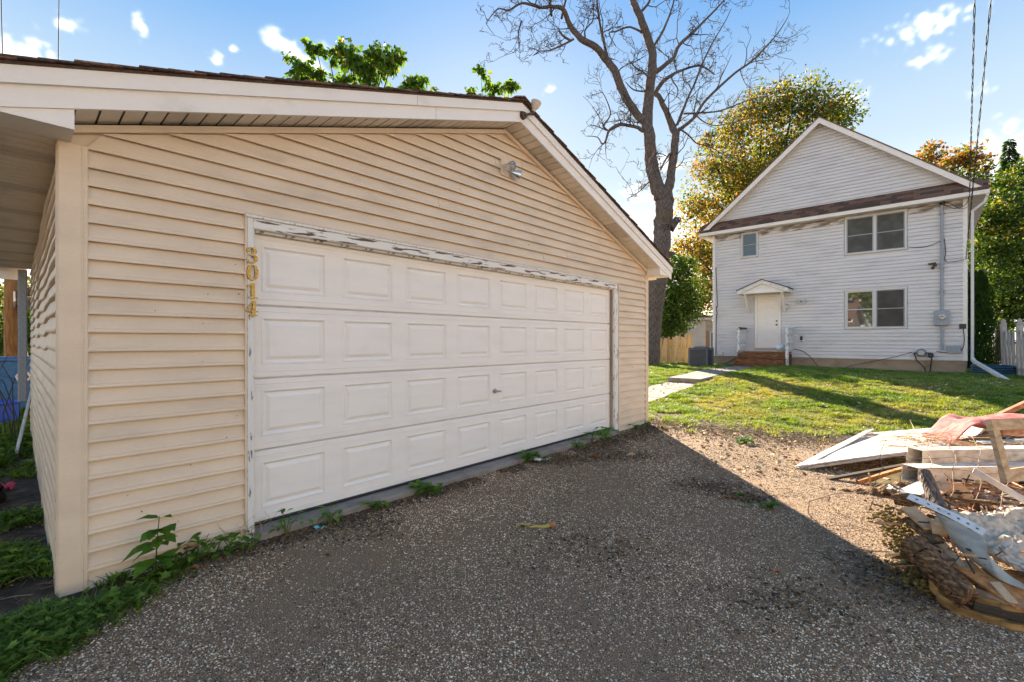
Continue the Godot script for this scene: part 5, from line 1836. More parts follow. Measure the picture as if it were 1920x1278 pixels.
func leafy(called: String, label: String, at: Vector3, clusters: Array, n: int, size: float, pal_of: Callable, trunk_r: float, fork: float, droop := 0.3, wide := 0.42, group := "") -> Node3D:
	var o := thing(called, label, "shrub" if called.contains("shrub") else "tree", at, 0.0, group)
	var c := crown(clusters, n, size, pal_of, droop, wide)
	var g := Geo.new()
	var top := Vector3.ZERO
	for q in clusters: top += Vector3(q[0], q[1], q[2])
	top /= clusters.size()
	var f := Vector3(top.x * 0.15, fork, top.z * 0.15)
	g.tube([Vector3(0, -0.2, 0), Vector3(0.02, fork * 0.5, 0.0), f], [trunk_r * 1.2, trunk_r, trunk_r * 0.85], 12, true, 0.08)
	part("trunk", g, M.dark_bark, o)
	for q in clusters:
		var e := Vector3(q[0], q[1], q[2])
		var mid: Vector3 = f.lerp(e, 0.5) + Vector3(R.randf() - 0.5, R.randf() * 0.6, R.randf() - 0.5) * q[3]
		g = Geo.new()
		g.tube([f - Vector3(0, 0.05, 0), f.lerp(mid, 0.5) + Vector3(R.randf() - 0.5, 0, R.randf() - 0.5) * q[3] * 0.3, mid, mid.lerp(e, 0.6), mid.lerp(e, 0.95)], [trunk_r * 0.5, trunk_r * 0.34, trunk_r * 0.24, trunk_r * 0.15, trunk_r * 0.05], 6, false)
		part("limb", g, M.dark_bark, o)
	part("crown", c, M.leaf, o)
	return o

func rel(list: Array, at: Vector3, ref_z: float) -> Array:    # cluster list given in scene axes -> the tree's own axes
	var out := []
	for c in list:
		out.append([c[0] - at.x, c[1] - at.y, c[2] + ref_z - at.z, c[3]])
	return out

func make_leafy_trees() -> void:
	R.seed = 808
	var green := lin(0.055, 0.105, 0.016)
	var mid := lin(0.13, 0.17, 0.03)
	var lime := lin(0.23, 0.24, 0.05)
	var gold := lin(0.44, 0.30, 0.09)
	var orange := lin(0.46, 0.20, 0.06)
	var rust := lin(0.30, 0.09, 0.03)
	var dark := lin(0.030, 0.070, 0.012)
	var at := W(16.2, 0.2, 29.5)
	var mp := func(p: Vector3, _ci: int) -> Array:
		var warm := clampf(0.40 - (p.x + 1.0) * 0.07 + R.randfn() * 0.22, 0.0, 1.0)
		if R.randf() < warm:
			return [[0.45, gold], [0.2, orange], [0.3, lime], [0.05, mid]]
		return [[0.4, mid], [0.2, lime], [0.3, green], [0.1, gold]]
	leafy("maple_tree", "large maple turning gold and orange behind the left roof slope of the house", at, rel([[18.0, 16.7, 0.0, 1.6], [16.5, 16.7, -1.0, 1.6], [19.4, 15.7, 1.0, 1.5], [14.8, 15.2, -1.0, 1.6], [18.2, 14.7, -2.0, 2.2], [20.4, 14.6, -1.0, 1.6], [13.1, 12.5, 0.0, 1.6], [16.4, 12.5, -2.0, 2.2], [18.5, 12.2, -2.0, 1.8], [12.2, 9.8, 0.0, 1.7], [15.3, 9.6, -2.0, 2.0], [11.6, 7.1, 0.0, 1.5], [13.7, 6.9, -1.0, 1.9], [11.9, 4.6, 0.0, 1.5], [13.5, 4.2, -1.0, 1.6], [21.2, 15.7, 0.0, 1.0], [12.4, 14.2, 0.0, 0.6], [14.0, 8.2, 0.5, 1.6], [14.9, 11.2, 0.6, 1.7]], at, -29.0), 40000, 0.18, mp, 0.42, 2.6)
	at = W(8.1, 0.2, 23.2)
	leafy("shrub_tree", "dense dark green small tree between the bare trunk and the house", at, rel([[7.9, 4.9, 0.0, 0.8], [7.8, 3.5, 0.0, 1.0], [8.6, 3.8, -0.5, 1.0], [7.6, 2.3, 0.0, 0.8], [8.1, 2.3, 0.0, 0.8], [7.3, 1.6, 0.0, 0.5], [8.6, 4.9, -0.3, 0.7], [8.9, 3.0, -0.3, 0.7]], at, -22.4), 9000, 0.13, func(_p, _c): return [[0.5, dark], [0.4, green], [0.1, mid]], 0.10, 1.2)
	# broad-leaved trees whose tops show over the garage roof
	at = W(-4.6, 0.0, 13.3)
	var bl := func(_p, _c): return [[0.45, lin(0.10, 0.20, 0.025)], [0.3, lin(0.17, 0.30, 0.04)], [0.15, green], [0.1, lime]]
	leafy("broadleaf_tree", "green broad-leaved tree rising over the middle of the garage roof", at, rel([[-6.1, 9.1, 0.0, 0.42], [-5.6, 9.7, 0.0, 0.28], [-5.25, 9.55, 0.0, 0.28], [-6.3, 8.5, 0.0, 0.4], [-5.5, 8.8, 0.0, 0.35], [-5.0, 8.6, 0.0, 0.35], [-4.6, 9.4, 0.0, 0.45], [-4.1, 9.2, 0.0, 0.42], [-3.6, 9.35, 0.0, 0.45], [-4.0, 8.5, 0.0, 0.4], [-3.4, 9.5, 0.0, 0.3], [-4.7, 8.7, -0.5, 0.4], [-2.8, 8.7, 0.0, 0.35], [-2.4, 8.4, 0.0, 0.3], [-3.3, 8.6, -0.5, 0.35], [-6.7, 8.2, 0.0, 0.3], [-5.9, 7.8, 0, 0.5], [-4.4, 7.7, 0, 0.6], [-3.0, 7.8, 0, 0.5]], at, -13.0), 5200, 0.19, bl, 0.12, 5.5, 0.6, 0.30)
	at = W(-0.8, 0.0, 14.6)
	leafy("broadleaf_tree", "small broad-leaved treetop just left of the garage peak", at, rel([[-0.95, 9.6, 0.0, 0.2], [-0.6, 9.15, 0.0, 0.24], [-0.15, 9.15, 0.0, 0.26], [-1.3, 8.85, 0.0, 0.25], [-0.02, 9.3, 0.0, 0.16], [-1.0, 8.75, 0.0, 0.2], [-0.3, 8.7, 0.0, 0.24], [-0.6, 8.0, 0, 0.4]], at, -14.0), 1000, 0.18, bl, 0.07, 6.0, 0.6, 0.30)
	at = W(33.4, 0.2, 34.5)
	leafy("red_maple", "maple with rust-orange top behind the right roof slope of the house", at, rel([[31.3, 15.2, 0.0, 1.0], [33.1, 14.8, 0.0, 1.0], [34.3, 15.2, 0.0, 0.9], [35.1, 14.4, 0.0, 0.8], [33.2, 13.9, -1.0, 1.2], [34.7, 13.4, 0.0, 1.0], [30.9, 14.0, 0.0, 0.9], [36.2, 12.5, 0, 1.3], [34.0, 11.5, 0, 1.6], [36.5, 10.0, 0, 1.6]], at, -34.0), 9000, 0.22, func(p: Vector3, _c): return [[0.35, orange], [0.2, rust], [0.25, lime], [0.2, mid]] if p.y > 14.2 else [[0.5, green], [0.3, mid], [0.2, gold]], 0.3, 4.0)
	at = W(26.6, 0.2, 24.8)
	leafy("oak_tree", "tall dense green tree at the right edge beyond the picket fence", at, rel([[24.9, 7.8, 0.0, 1.2], [24.3, 5.9, 0.0, 1.2], [27.0, 6.6, -1.0, 1.7], [24.4, 4.3, 0.0, 1.0], [26.7, 4.4, -1.0, 1.5], [25.9, 2.9, -1.0, 0.9], [27.6, 2.9, -1.0, 1.2], [28.1, 8.0, -1.0, 1.7], [24.3, 7.2, 0.0, 0.8], [26.0, 9.2, -1.0, 1.0], [28.7, 4.7, -1.0, 2.0], [27.6, 10.2, -1.0, 1.1]], at, -23.0), 26000, 0.17, func(p: Vector3, _c): return [[0.5, green], [0.3, dark], [0.2, mid]] if R.randf() < 0.75 or p.y < 6.0 else [[0.4, lime], [0.3, gold], [0.3, mid]], 0.22, 2.4)
	at = W(34.5, 0.2, 27.5)
	leafy("oak_tree", "green tree standing furthest right behind the tall oak", at, [[-2.5, 9.0, 0, 2.0], [0, 11.0, 0, 2.4], [1.5, 8.0, 0, 2.4], [-1.5, 6.0, 0.5, 2.0], [0.5, 4.5, 0, 2.2], [2.5, 5.5, 0, 2.0], [-2.8, 4.0, 0, 1.4]], 12000, 0.24, func(_p, _c): return [[0.5, green], [0.3, dark], [0.2, mid]], 0.25, 2.4)
	at = W(37.0, 0.2, 38.0)
	leafy("oak_tree", "shadowed dark green tree low behind the house corner on the right", at, [[-2.5, 6.0, 0, 2.2], [0, 7.5, 0, 2.4], [2.0, 5.0, 0, 2.4], [-1.5, 3.4, 0.5, 2.0], [0.5, 3.0, 0, 2.2], [-4.5, 4.0, 0, 2.0], [-4.8, 7.5, 0, 1.6]], 10000, 0.28, func(_p, _c): return [[0.5, dark], [0.4, green], [0.1, mid]], 0.25, 2.0)
	# spruce
	at = W(46.5, 0.2, 42.5)
	var o := thing("spruce_tree", "dark pointed spruce rising behind the trees at the right edge", "tree", at)
	var g := Geo.new()
	g.tube([Vector3(0, -0.2, 0), Vector3(0, 19.6, 0)], [0.35, 0.03], 10)
	part("trunk", g, M.dark_bark, o)
	g = Geo.new()
	g.colored = true
	for k in 9000:
		var t := pow(R.randf(), 0.7)
		var y := lerpf(20.0, 4.0, t)
		var tier := 0.72 + 0.28 * absf(sin(y * 2.3))
		var rad := (0.15 + 2.9 * t) * tier
		var a := R.randf() * TAU
		var q := pow(R.randf(), 0.45) * rad
		g.col = [dark, lin(0.025, 0.055, 0.022), lin(0.04, 0.075, 0.025)][R.randi() % 3] * R.randf_range(0.8, 1.2)
		leaf(g, Vector3(cos(a) * q, y - q * 0.25, sin(a) * q), Vector3(cos(a), -0.4, sin(a)), Vector3.UP, 0.42 * R.randf_range(0.7, 1.2), 0.07)
	part("crown", g, M.leaf, o)
	# clipped evergreen at the house corner
	at = W(17.6, 0.2, 17.2)
	o = thing("arborvitae_shrub", "narrow dark evergreen shrub close behind the right house corner", "shrub", at)
	g = Geo.new()
	g.tube([Vector3(0, -0.1, 0), Vector3(0, 3.2, 0)], [0.07, 0.02], 8)
	part("stem", g, M.dark_bark, o)
	g = Geo.new()
	g.colored = true
	for k in 7000:
		var y := R.randf() * 3.7
		var rad := 0.62 * sqrt(max(0.02, 1.0 - pow(y / 3.75, 2.2)))
		var a := R.randf() * TAU
		var q := rad * pow(R.randf(), 0.3) * (0.9 + 0.15 * sin(a * 5.0 + y * 4.0))
		g.col = [dark, green, lin(0.06, 0.12, 0.02)][R.randi() % 3] * R.randf_range(0.7, 1.1)
		leaf(g, Vector3(cos(a) * q, y, sin(a) * q), Vector3(cos(a) * 0.5, 1.0, sin(a) * 0.5), Vector3(cos(a), 0.3, sin(a)), 0.12, 0.03)
	part("foliage", g, M.leaf, o)
	# yellow-green trees far off on the left
	at = W(-27.5, 0.0, 24.5)
	leafy("distant_tree", "yellow-green tree far beyond the pole at the left edge", at, [[0, 3.6, 0, 1.7], [-1.5, 2.4, 0, 1.5], [1.2, 2.2, 0.4, 1.3], [0, 1.4, 0.5, 1.2]], 4200, 0.2, func(_p, _c): return [[0.4, lime], [0.3, mid], [0.2, green], [0.1, gold]], 0.14, 1.0)
	at = W(-19.2, 0.0, 18.2)
	leafy("garden_shrub", "dark green shrub behind the recycling bin", at, [[0, 1.9, 0, 0.8], [-0.7, 1.2, 0, 0.8], [0.7, 1.3, 0, 0.8], [0, 2.5, 0, 0.5]], 3200, 0.13, func(_p, _c): return [[0.6, dark], [0.4, green]], 0.07, 0.5)
	# unseen tree added on the left to shade the side wall and its eave
	for s in [[-10.8, 4.6, "added leafy tree out of view on the left, shading the garage side wall"]]:
		at = W(s[0], -0.2, s[1])
		leafy("added_shade_tree", s[2], at, [[0, 3.4, 0, 1.5], [-0.6, 5.0, 0.4, 1.5], [0.5, 5.6, -0.6, 1.4], [0, 2.2, 0.3, 1.2], [0.2, 4.2, 1.0, 1.3], [0.1, 3.0, -1.2, 1.2]], 3000, 0.20, func(_p, _c): return [[0.5, green], [0.3, dark], [0.2, mid]], 0.14, 1.4)
	# trees across the alley, mirrored in the lower window
	for s in [[-17.5, -12.5, "dark tree across the alley behind the tan garage, left one"], [-13.0, -18.0, "dark tree across the alley behind the tan garage, right one"]]:
		at = W(s[0], -0.2, s[1])
		leafy("alley_tree", s[2], at, [[0, 7.5, 0, 2.2], [-1.9, 6.0, 0.5, 2.0], [1.9, 6.2, -0.5, 2.0], [0, 5.0, 1.0, 2.0], [0.6, 9.2, 0, 1.5]], 4200, 0.32, func(_p, _c): return [[0.5, green], [0.3, mid], [0.2, lime]], 0.22, 2.5)

# ---------------------------------------------------------------- lawn and weeds
func tuft(blades: int, lean: float, sd: int) -> Geo:
	var g := Geo.new()
	R.seed = sd
	for k in blades:
		var a := R.randf() * TAU
		var at := Vector3(R.randfn(), 0, R.randfn()) * 0.28
		var d := Vector3(cos(a), 0, sin(a))
		var s := Vector3(-d.z, 0, d.x) * 0.07
		var h := R.randf_range(0.55, 1.1)
		var m := at + Vector3(0, h * 0.6, 0) + d * lean * 0.35
		var t := at + Vector3(0, h, 0) + d * lean * R.randf_range(0.6, 1.3)
		g.tri(at - s, m + s * 0.7, at + s)
		g.tri(at - s, m - s * 0.7, m + s * 0.7)
		g.tri(m - s * 0.7, t, m + s * 0.7)
	return g

func make_lawn() -> void:
	var t := tuft(9, 0.7, 9)
	R.seed = 99
	var drive := drive_outline()
	var nz := noise(501, 0.35, 3)
	var n2 := noise(503, 1.3, 2)
	var xf := []
	var cols := []
	var hinv := Basis(Vector3.UP, -HT)
	var tries := 0
	while xf.size() < 125000 and tries < 420000:
		tries += 1
		var d := 4.2 + 18.0 * pow(R.randf(), 1.35)
		var x := R.randf_range(1.9, 19.0)
		if x > d * 1.25 + 1.5 or x < d * 0.2:
			continue
		var lp := hinv * (W(x, 0, d) - H.position)
		if (lp.x > -0.1 and lp.x < HW + 0.1 and lp.z < 0.06) or (lp.x > 1.15 and lp.x < 2.95 and lp.z < 1.35):
			continue
		if on_path(x, d):
			continue
		var rx := (x + 2.531) * 0.675 + (d - 2.555) * 0.738
		var rz := (x + 2.531) * 0.738 - (d - 2.555) * 0.675
		if rx < 7.25 and rz < 0.1 and rz > -7.2:
			continue
		var p := Vector2(x, d)
		var inside := Geometry2D.is_point_in_polygon(p, drive)
		var edge := 9.0
		for k in range(7, 19):
			edge = min(edge, Geometry2D.get_closest_point_to_segment(p, drive[k], drive[k + 1]).distance_to(p))
		if inside and (edge > 0.75 or R.randf() > 0.10 - 0.1 * edge):
			continue
		var w := nz.get_noise_2d(x, d)
		var band := 1.5 + 1.6 * n2.get_noise_2d(x * 0.6, d * 0.6 + 30.0)
		var bare := 0.0 if edge > band else (band - edge) / band
		if R.randf() < minf(bare * 1.25, 0.93) + (0.6 if n2.get_noise_2d(x, d) < -0.22 else 0.0):
			continue
		var dry := clampf(0.30 + w * 0.9 + bare * 0.25 + R.randfn() * 0.15, 0.0, 1.0)
		if x < d * 0.34 + 0.6: dry *= 0.3
		dry *= 1.0 - smoothstep(5.5, 2.0, (30.8 - x - 1.094 * d) / 1.482) * 0.85  # less straw near the house: its shade is put into the grass colour
		var c := lin(0.09, 0.205, 0.033).lerp(lin(0.28, 0.40, 0.10), R.randf()).lerp(lin(0.56, 0.45, 0.22), dry * 0.7)
		var s := R.randf_range(0.04, 0.085) * (1.0 - 0.35 * dry) * (1.0 + 0.9 * n2.get_noise_2d(x * 1.3 + 50.0, d * 1.3)) * (1.0 + d * 0.012)
		xf.append(Transform3D(Basis(Vector3.UP, R.randf() * TAU).scaled(Vector3(s, s * R.randf_range(0.5, 0.95), s)), W(x, gy(x, d) - 0.004, d)))
		cols.append(c * R.randf_range(0.8, 1.2))
	scatter("lawn_grass", t, M.grass_blade, xf, cols, "patchy green and straw-coloured lawn grass in front of the house", "grass")
	# fallen leaves and straw between the blades
	var lg := Geo.new()
	leaf(lg, Vector3.ZERO, Vector3(1, 0.1, 0), Vector3.UP, 1.0, 0.4)
	xf = []
	cols = []
	for k in 9000:
		var d := 5.0 + 15.0 * pow(R.randf(), 1.2)
		var x := R.randf_range(2.2, 17.0)
		if x > d * 1.25 + 1.0: continue
		var lp := hinv * (W(x, 0, d) - H.position)
		if lp.x > -0.1 and lp.z < 0.05: continue
		xf.append(Transform3D(spun(0.06, 1.2), W(x, gy(x, d) + 0.03, d)))
		cols.append([lin(0.26, 0.15, 0.06), lin(0.36, 0.26, 0.10), lin(0.18, 0.10, 0.05), lin(0.42, 0.36, 0.24)][R.randi() % 4])
	scatter("fallen_leaves", lg, M.litter, xf, cols, "small dry fallen leaves strewn through the lawn", "leaves")

func make_weeds() -> void:
	# undergrowth down the left side of the garage
	R.seed = 321
	var t := tuft(7, 1.1, 12)
	var lg := Geo.new()
	for k in 6:
		var a := TAU * k / 6.0 + R.randf()
		leaf(lg, Vector3(0, 0.15 + 0.5 * R.randf(), 0), Vector3(cos(a), 0.5, sin(a)), Vector3.UP, 1.0, 0.33)
	var nz := noise(601, 0.6, 3)
	var xf := []
	var cols := []
	var xl := []
	var cl := []
	for k in 70000:
		var d := 1.3 + 12.0 * pow(R.randf(), 1.5)
		var x := -1.9 - R.randf() * (d * 1.0 + 0.4)
		var rx := (x + 2.531) * 0.675 + (d - 2.555) * 0.738
		var rz := (x + 2.531) * 0.738 - (d - 2.555) * 0.675
		if (rx > -0.03 and rz < 0.03) or x > -1.9: continue
		var w := nz.get_noise_2d(x * 1.4, d * 1.4)
		var near := d < 3.4
		if near and rx > -0.1 and rz > 0.0:
			if x > -2.0 - 0.12 * R.randf() + (d - 1.9) * 0.05: continue
		var thin := 0.20
		if d > 2.9 and d < 4.7: thin = 0.30
		if d < 2.7: thin = 0.0
		if d > 5.0: thin = -0.1
		if w < thin + R.randfn() * 0.06: continue
		var g0 := lin(0.08, 0.17, 0.022).lerp(lin(0.24, 0.36, 0.06), R.randf())
		var tall := 1.0 if d < 5.0 else 1.9
		if R.randf() < 0.45:
			var s := R.randf_range(0.04, 0.10) * tall
			xf.append(Transform3D(Basis(Vector3.UP, R.randf() * TAU).scaled(Vector3(s, s * 0.8, s)), W(x, gy(x, d), d)))
			cols.append(g0 * R.randf_range(0.7, 1.2))
		else:
			var s := R.randf_range(0.010, 0.034) * tall
			xl.append(Transform3D(spun(s, 0.8), W(x, gy(x, d) + R.randf() * 0.06 * tall, d)))
			cl.append(g0 * R.randf_range(0.6, 1.3))
	scatter("side_yard_grass", t, M.grass_blade, xf, cols, "rough green grass in the side yard left of the garage", "grass")
	scatter("ground_cover", lg, M.leaf, xl, cl, "low leafy weeds covering the soil left of the garage", "weeds")
	# soil crumbs and litter along the door and in the side yard
	xf = []
	cols = []
	var bs := Basis(Vector3.UP, deg_to_rad(47.55))
	for k in 9000:
		var lx := R.randf_range(0.2, 7.3)
		var lz := 0.10 + absf(R.randfn()) * 0.10 + (0.2 * absf(R.randfn()) if lx > 4.0 else 0.0)
		var p := G.position + bs * Vector3(lx, 0, lz)
		if nz.get_noise_2d(lx * 2.0, 7.0) < -0.25: continue
		p.y = gy(p.x, -p.z) + 0.016
		xf.append(Transform3D(spun(R.randf_range(0.004, 0.013), 1.0, 0.6), p))
		cols.append([lin(0.045, 0.03, 0.02), lin(0.08, 0.055, 0.035), lin(0.13, 0.085, 0.05), lin(0.2, 0.12, 0.06)][R.randi() % 4])
	for c in [[2.0, 4.6, 0.34], [2.2, 4.3, 0.2], [2.75, 7.5, 0.5], [3.4, 7.3, 0.6], [4.2, 7.2, 0.6], [5.0, 6.8, 0.5], [3.0, 7.6, 0.4], [3.7, 7.3, 0.5], [4.5, 6.9, 0.5], [2.6, 7.9, 0.4], [3.2, 7.0, 0.5], [4.0, 6.8, 0.4], [-1.2, 3.5, 0.4], [0.4, 5.5, 0.4], [0.6, 3.2, 0.5], [1.6, 2.6, 0.4], [1.5, 5.7, 0.3], [2.5, 3.0, 0.25], [4.2, 6.6, 0.5], [2.35, 2.75, 0.3], [0.9, 5.6, 0.35], [-4.0, 3.4, 0.8], [-3.6, 2.8, 0.5]]:
		for k in 420:
			var x: float = c[0] + R.randfn() * c[2] * 0.6
			var d: float = c[1] + R.randfn() * c[2] * 0.4
			xf.append(Transform3D(spun(R.randf_range(0.004, 0.014), 1.0, 0.6), W(x, gy(x, d) + 0.018, d)))
			cols.append([lin(0.045, 0.03, 0.02), lin(0.09, 0.06, 0.035), lin(0.16, 0.10, 0.055), lin(0.24, 0.16, 0.085)][R.randi() % 4])
	scatter("soil_crumbs", octa(Vector3.ONE), M.litter, xf, cols, "dark soil crumbs and leaf litter washed against the garage and drive edge", "litter")
	var sg := Geo.new()
	sg.tube([Vector3(-0.5, 0, 0), Vector3(0.0, 0.03, 0.05), Vector3(0.5, 0, 0)], [0.02, 0.025, 0.012], 4)
	xf = []
	cols = []
	for c in [[2.0, 4.55, 0.35, 130], [2.9, 4.2, 0.9, 60], [3.6, 7.0, 0.8, 260], [5.0, 6.9, 0.7, 160], [2.9, 7.8, 0.5, 140], [-1.3, 3.6, 0.4, 30], [0.5, 5.7, 0.6, 60], [1.6, 6.6, 0.4, 60], [-3.9, 3.3, 0.8, 60], [-2.6, 2.3, 0.5, 160], [-2.3, 1.8, 0.4, 110], [2.4, 3.0, 0.3, 40]]:
		for k in c[3]:
			var x: float = c[0] + R.randfn() * c[2] * 0.6
			var d: float = c[1] + R.randfn() * c[2] * 0.5
			xf.append(Transform3D(spun(R.randf_range(0.03, 0.13), 0.3), W(x, gy(x, d) + 0.02, d)))
			cols.append([lin(0.07, 0.045, 0.03), lin(0.14, 0.09, 0.05), lin(0.26, 0.19, 0.11)][R.randi() % 3])
	scatter("dead_stalks", sg, M.litter, xf, cols, "thin dead stalks and twigs scattered on the drive", "twigs")
	# single weeds with leaves of their own
	var local := func(lx: float, lz: float) -> Vector3:
		var p := G.position + bs * Vector3(lx, 0, lz)
		p.y = gy(p.x, -p.z)
		return p
	weed("tall weed with broad drooping leaves against the left garage siding", local.call(0.40, 0.13), 0.40, 24, 0.15, 3)
	weed("trailing weed of small leaves beside the tall one at the siding foot", local.call(0.62, 0.12), 0.12, 22, 0.05, 4)
	weed("bushy weed left of the door jamb at the drive edge", local.call(0.80, 0.14), 0.10, 22, 0.055, 5)
	weed("feathery weed at the left end of the door sill", local.call(1.15, 0.16), 0.14, 22, 0.045, 6)
	weed("small weed beside the teal scrap before the door", local.call(1.48, 0.16), 0.09, 16, 0.045, 7)
	weed("small weed before the second column of door panels", local.call(1.87, 0.13), 0.07, 18, 0.05, 8)
	weed("wide weed before the third column of door panels", local.call(2.42, 0.13), 0.08, 34, 0.07, 9)
	weed("bright green weed clump before the middle of the door", local.call(3.92, 0.14), 0.09, 34, 0.075, 10)
	weed("little weed right of the door middle", local.call(4.9, 0.13), 0.08, 16, 0.06, 11)
	weed("upright weed before the sixth column of door panels", local.call(5.25, 0.13), 0.15, 14, 0.08, 12)
	weed("leafy weed at the right end of the door sill", local.call(5.62, 0.13), 0.12, 24, 0.075, 13)
	weed("low weed before the right garage siding", local.call(6.55, 0.12), 0.07, 18, 0.06, 14)
	weed("low weed at the tan corner post near the lawn", local.call(6.95, 0.16), 0.07, 18, 0.06, 15)
	weed("green weed growing alone on the sunlit drive", W(2.28, gy(2.28, 4.05), 4.05), 0.05, 20, 0.05, 16)
	weed("flat weed on the drive before the debris tip", W(3.35, gy(3.35, 6.55), 6.55), 0.07, 30, 0.07, 17)
	weed("small weed in the gravel near the shadow edge", W(2.2, gy(2.2, 4.35), 4.35), 0.03, 12, 0.04, 18)

func weed(label: String, at: Vector3, h: float, n: int, size: float, sd: int) -> void:
	if h < 0.3:
		n = int(n * 1.5)
		size *= 1.25
		h *= 1.25
	R.seed = sd * 31
	var o := thing("weed", label, "weed", at)
	var stems := 1 if h > 0.3 else 4
	var tips := []
	for s in stems:
		var g := Geo.new()
		var lean := Vector3(R.randfn() * 0.5, 0, R.randfn() * 0.3) * h if stems > 1 else Vector3(0.10, 0, 0.10)
		var p := [Vector3.ZERO, Vector3(0, h * 0.5, 0) + lean * 0.3, Vector3(0, h, 0) + lean]
		g.tube(p, [0.005, 0.004, 0.002], 5, false)
		part("stem", g, M.stem_green, o)
		tips.append(p)
	for k in n:
		var p: Array = tips[k % stems]
		var t := R.randf_range(0.15, 1.0)
		var b: Vector3 = p[0].lerp(p[1], t * 2.0) if t < 0.5 else p[1].lerp(p[2], t * 2.0 - 1.0)
		if stems > 1: b += Vector3(R.randfn(), absf(R.randfn()) * 0.3, R.randfn() * 0.7) * h * 0.55
		b.z = max(b.z, -0.06)
		var a := R.randf() * TAU
		var g := Geo.new()
		g.colored = true
		g.col = lin(0.06, 0.17, 0.02).lerp(lin(0.17, 0.34, 0.04), R.randf())
		var s := size * R.randf_range(0.6, 1.2)
		var d := Vector3(cos(a), R.randf_range(-0.4, 0.4), absf(sin(a)) * 0.9 + 0.1).normalized()
		var sd2 := d.cross(Vector3.UP).normalized()
		var up := sd2.cross(d)
		var mid: Vector3 = b + d * s * 0.5
		for w in [-1.0, 1.0]:    # two halves folded along the rib, three faces each
			var e0: Vector3 = b + d * s * 0.22 + sd2 * w * s * 0.26 + up * s * 0.05
			var e1: Vector3 = b + d * s * 0.60 + sd2 * w * s * 0.27 + up * s * 0.05
			var tip := b + d * s - up * s * 0.16
			g.tri(b, mid, e0)
			g.tri(e0, mid, e1)
			g.tri(e1, mid, tip)
		part("leaf", g, M.leaf, o)

# ---------------------------------------------------------------- the debris heap
func bilin(p00: Vector3, p10: Vector3, p01: Vector3, p11: Vector3, wave := 0.0) -> Callable:
	return func(u: float, v: float) -> Vector3:
		return p00.lerp(p10, u).lerp(p01.lerp(p11, u), v) + Vector3(0, wave * sin(u * 5.0 + v * 2.0), 0)

func hollow(g: Geo, a: Vector3, b: Vector3, w: float, wall: float) -> void:    # square tube, open at both ends
	var z := (b - a).normalized()
	var x := Vector3.UP.cross(z).normalized()
	var y := z.cross(x)
	var bs := Basis(x, y, z)
	var l := a.distance_to(b)
	var c := (a + b) * 0.5
	for s in [-1.0, 1.0]:
		g.box(c + x * s * (w - wall) * 0.5, Vector3(wall, w, l), bs, 0.002)
		g.box(c + y * s * (w - wall) * 0.5, Vector3(w - 2 * wall, wall, l), bs, 0.0)

func plank(called: String, label: String, cat: String, a: Vector3, b: Vector3, w: float, h: float, m: Material, roll := 0.0, group := "") -> void:
	var g := Geo.new()
	g.beam(a, b, w, h, roll, 0.004)
	solo(called, g, m, label, cat, group)

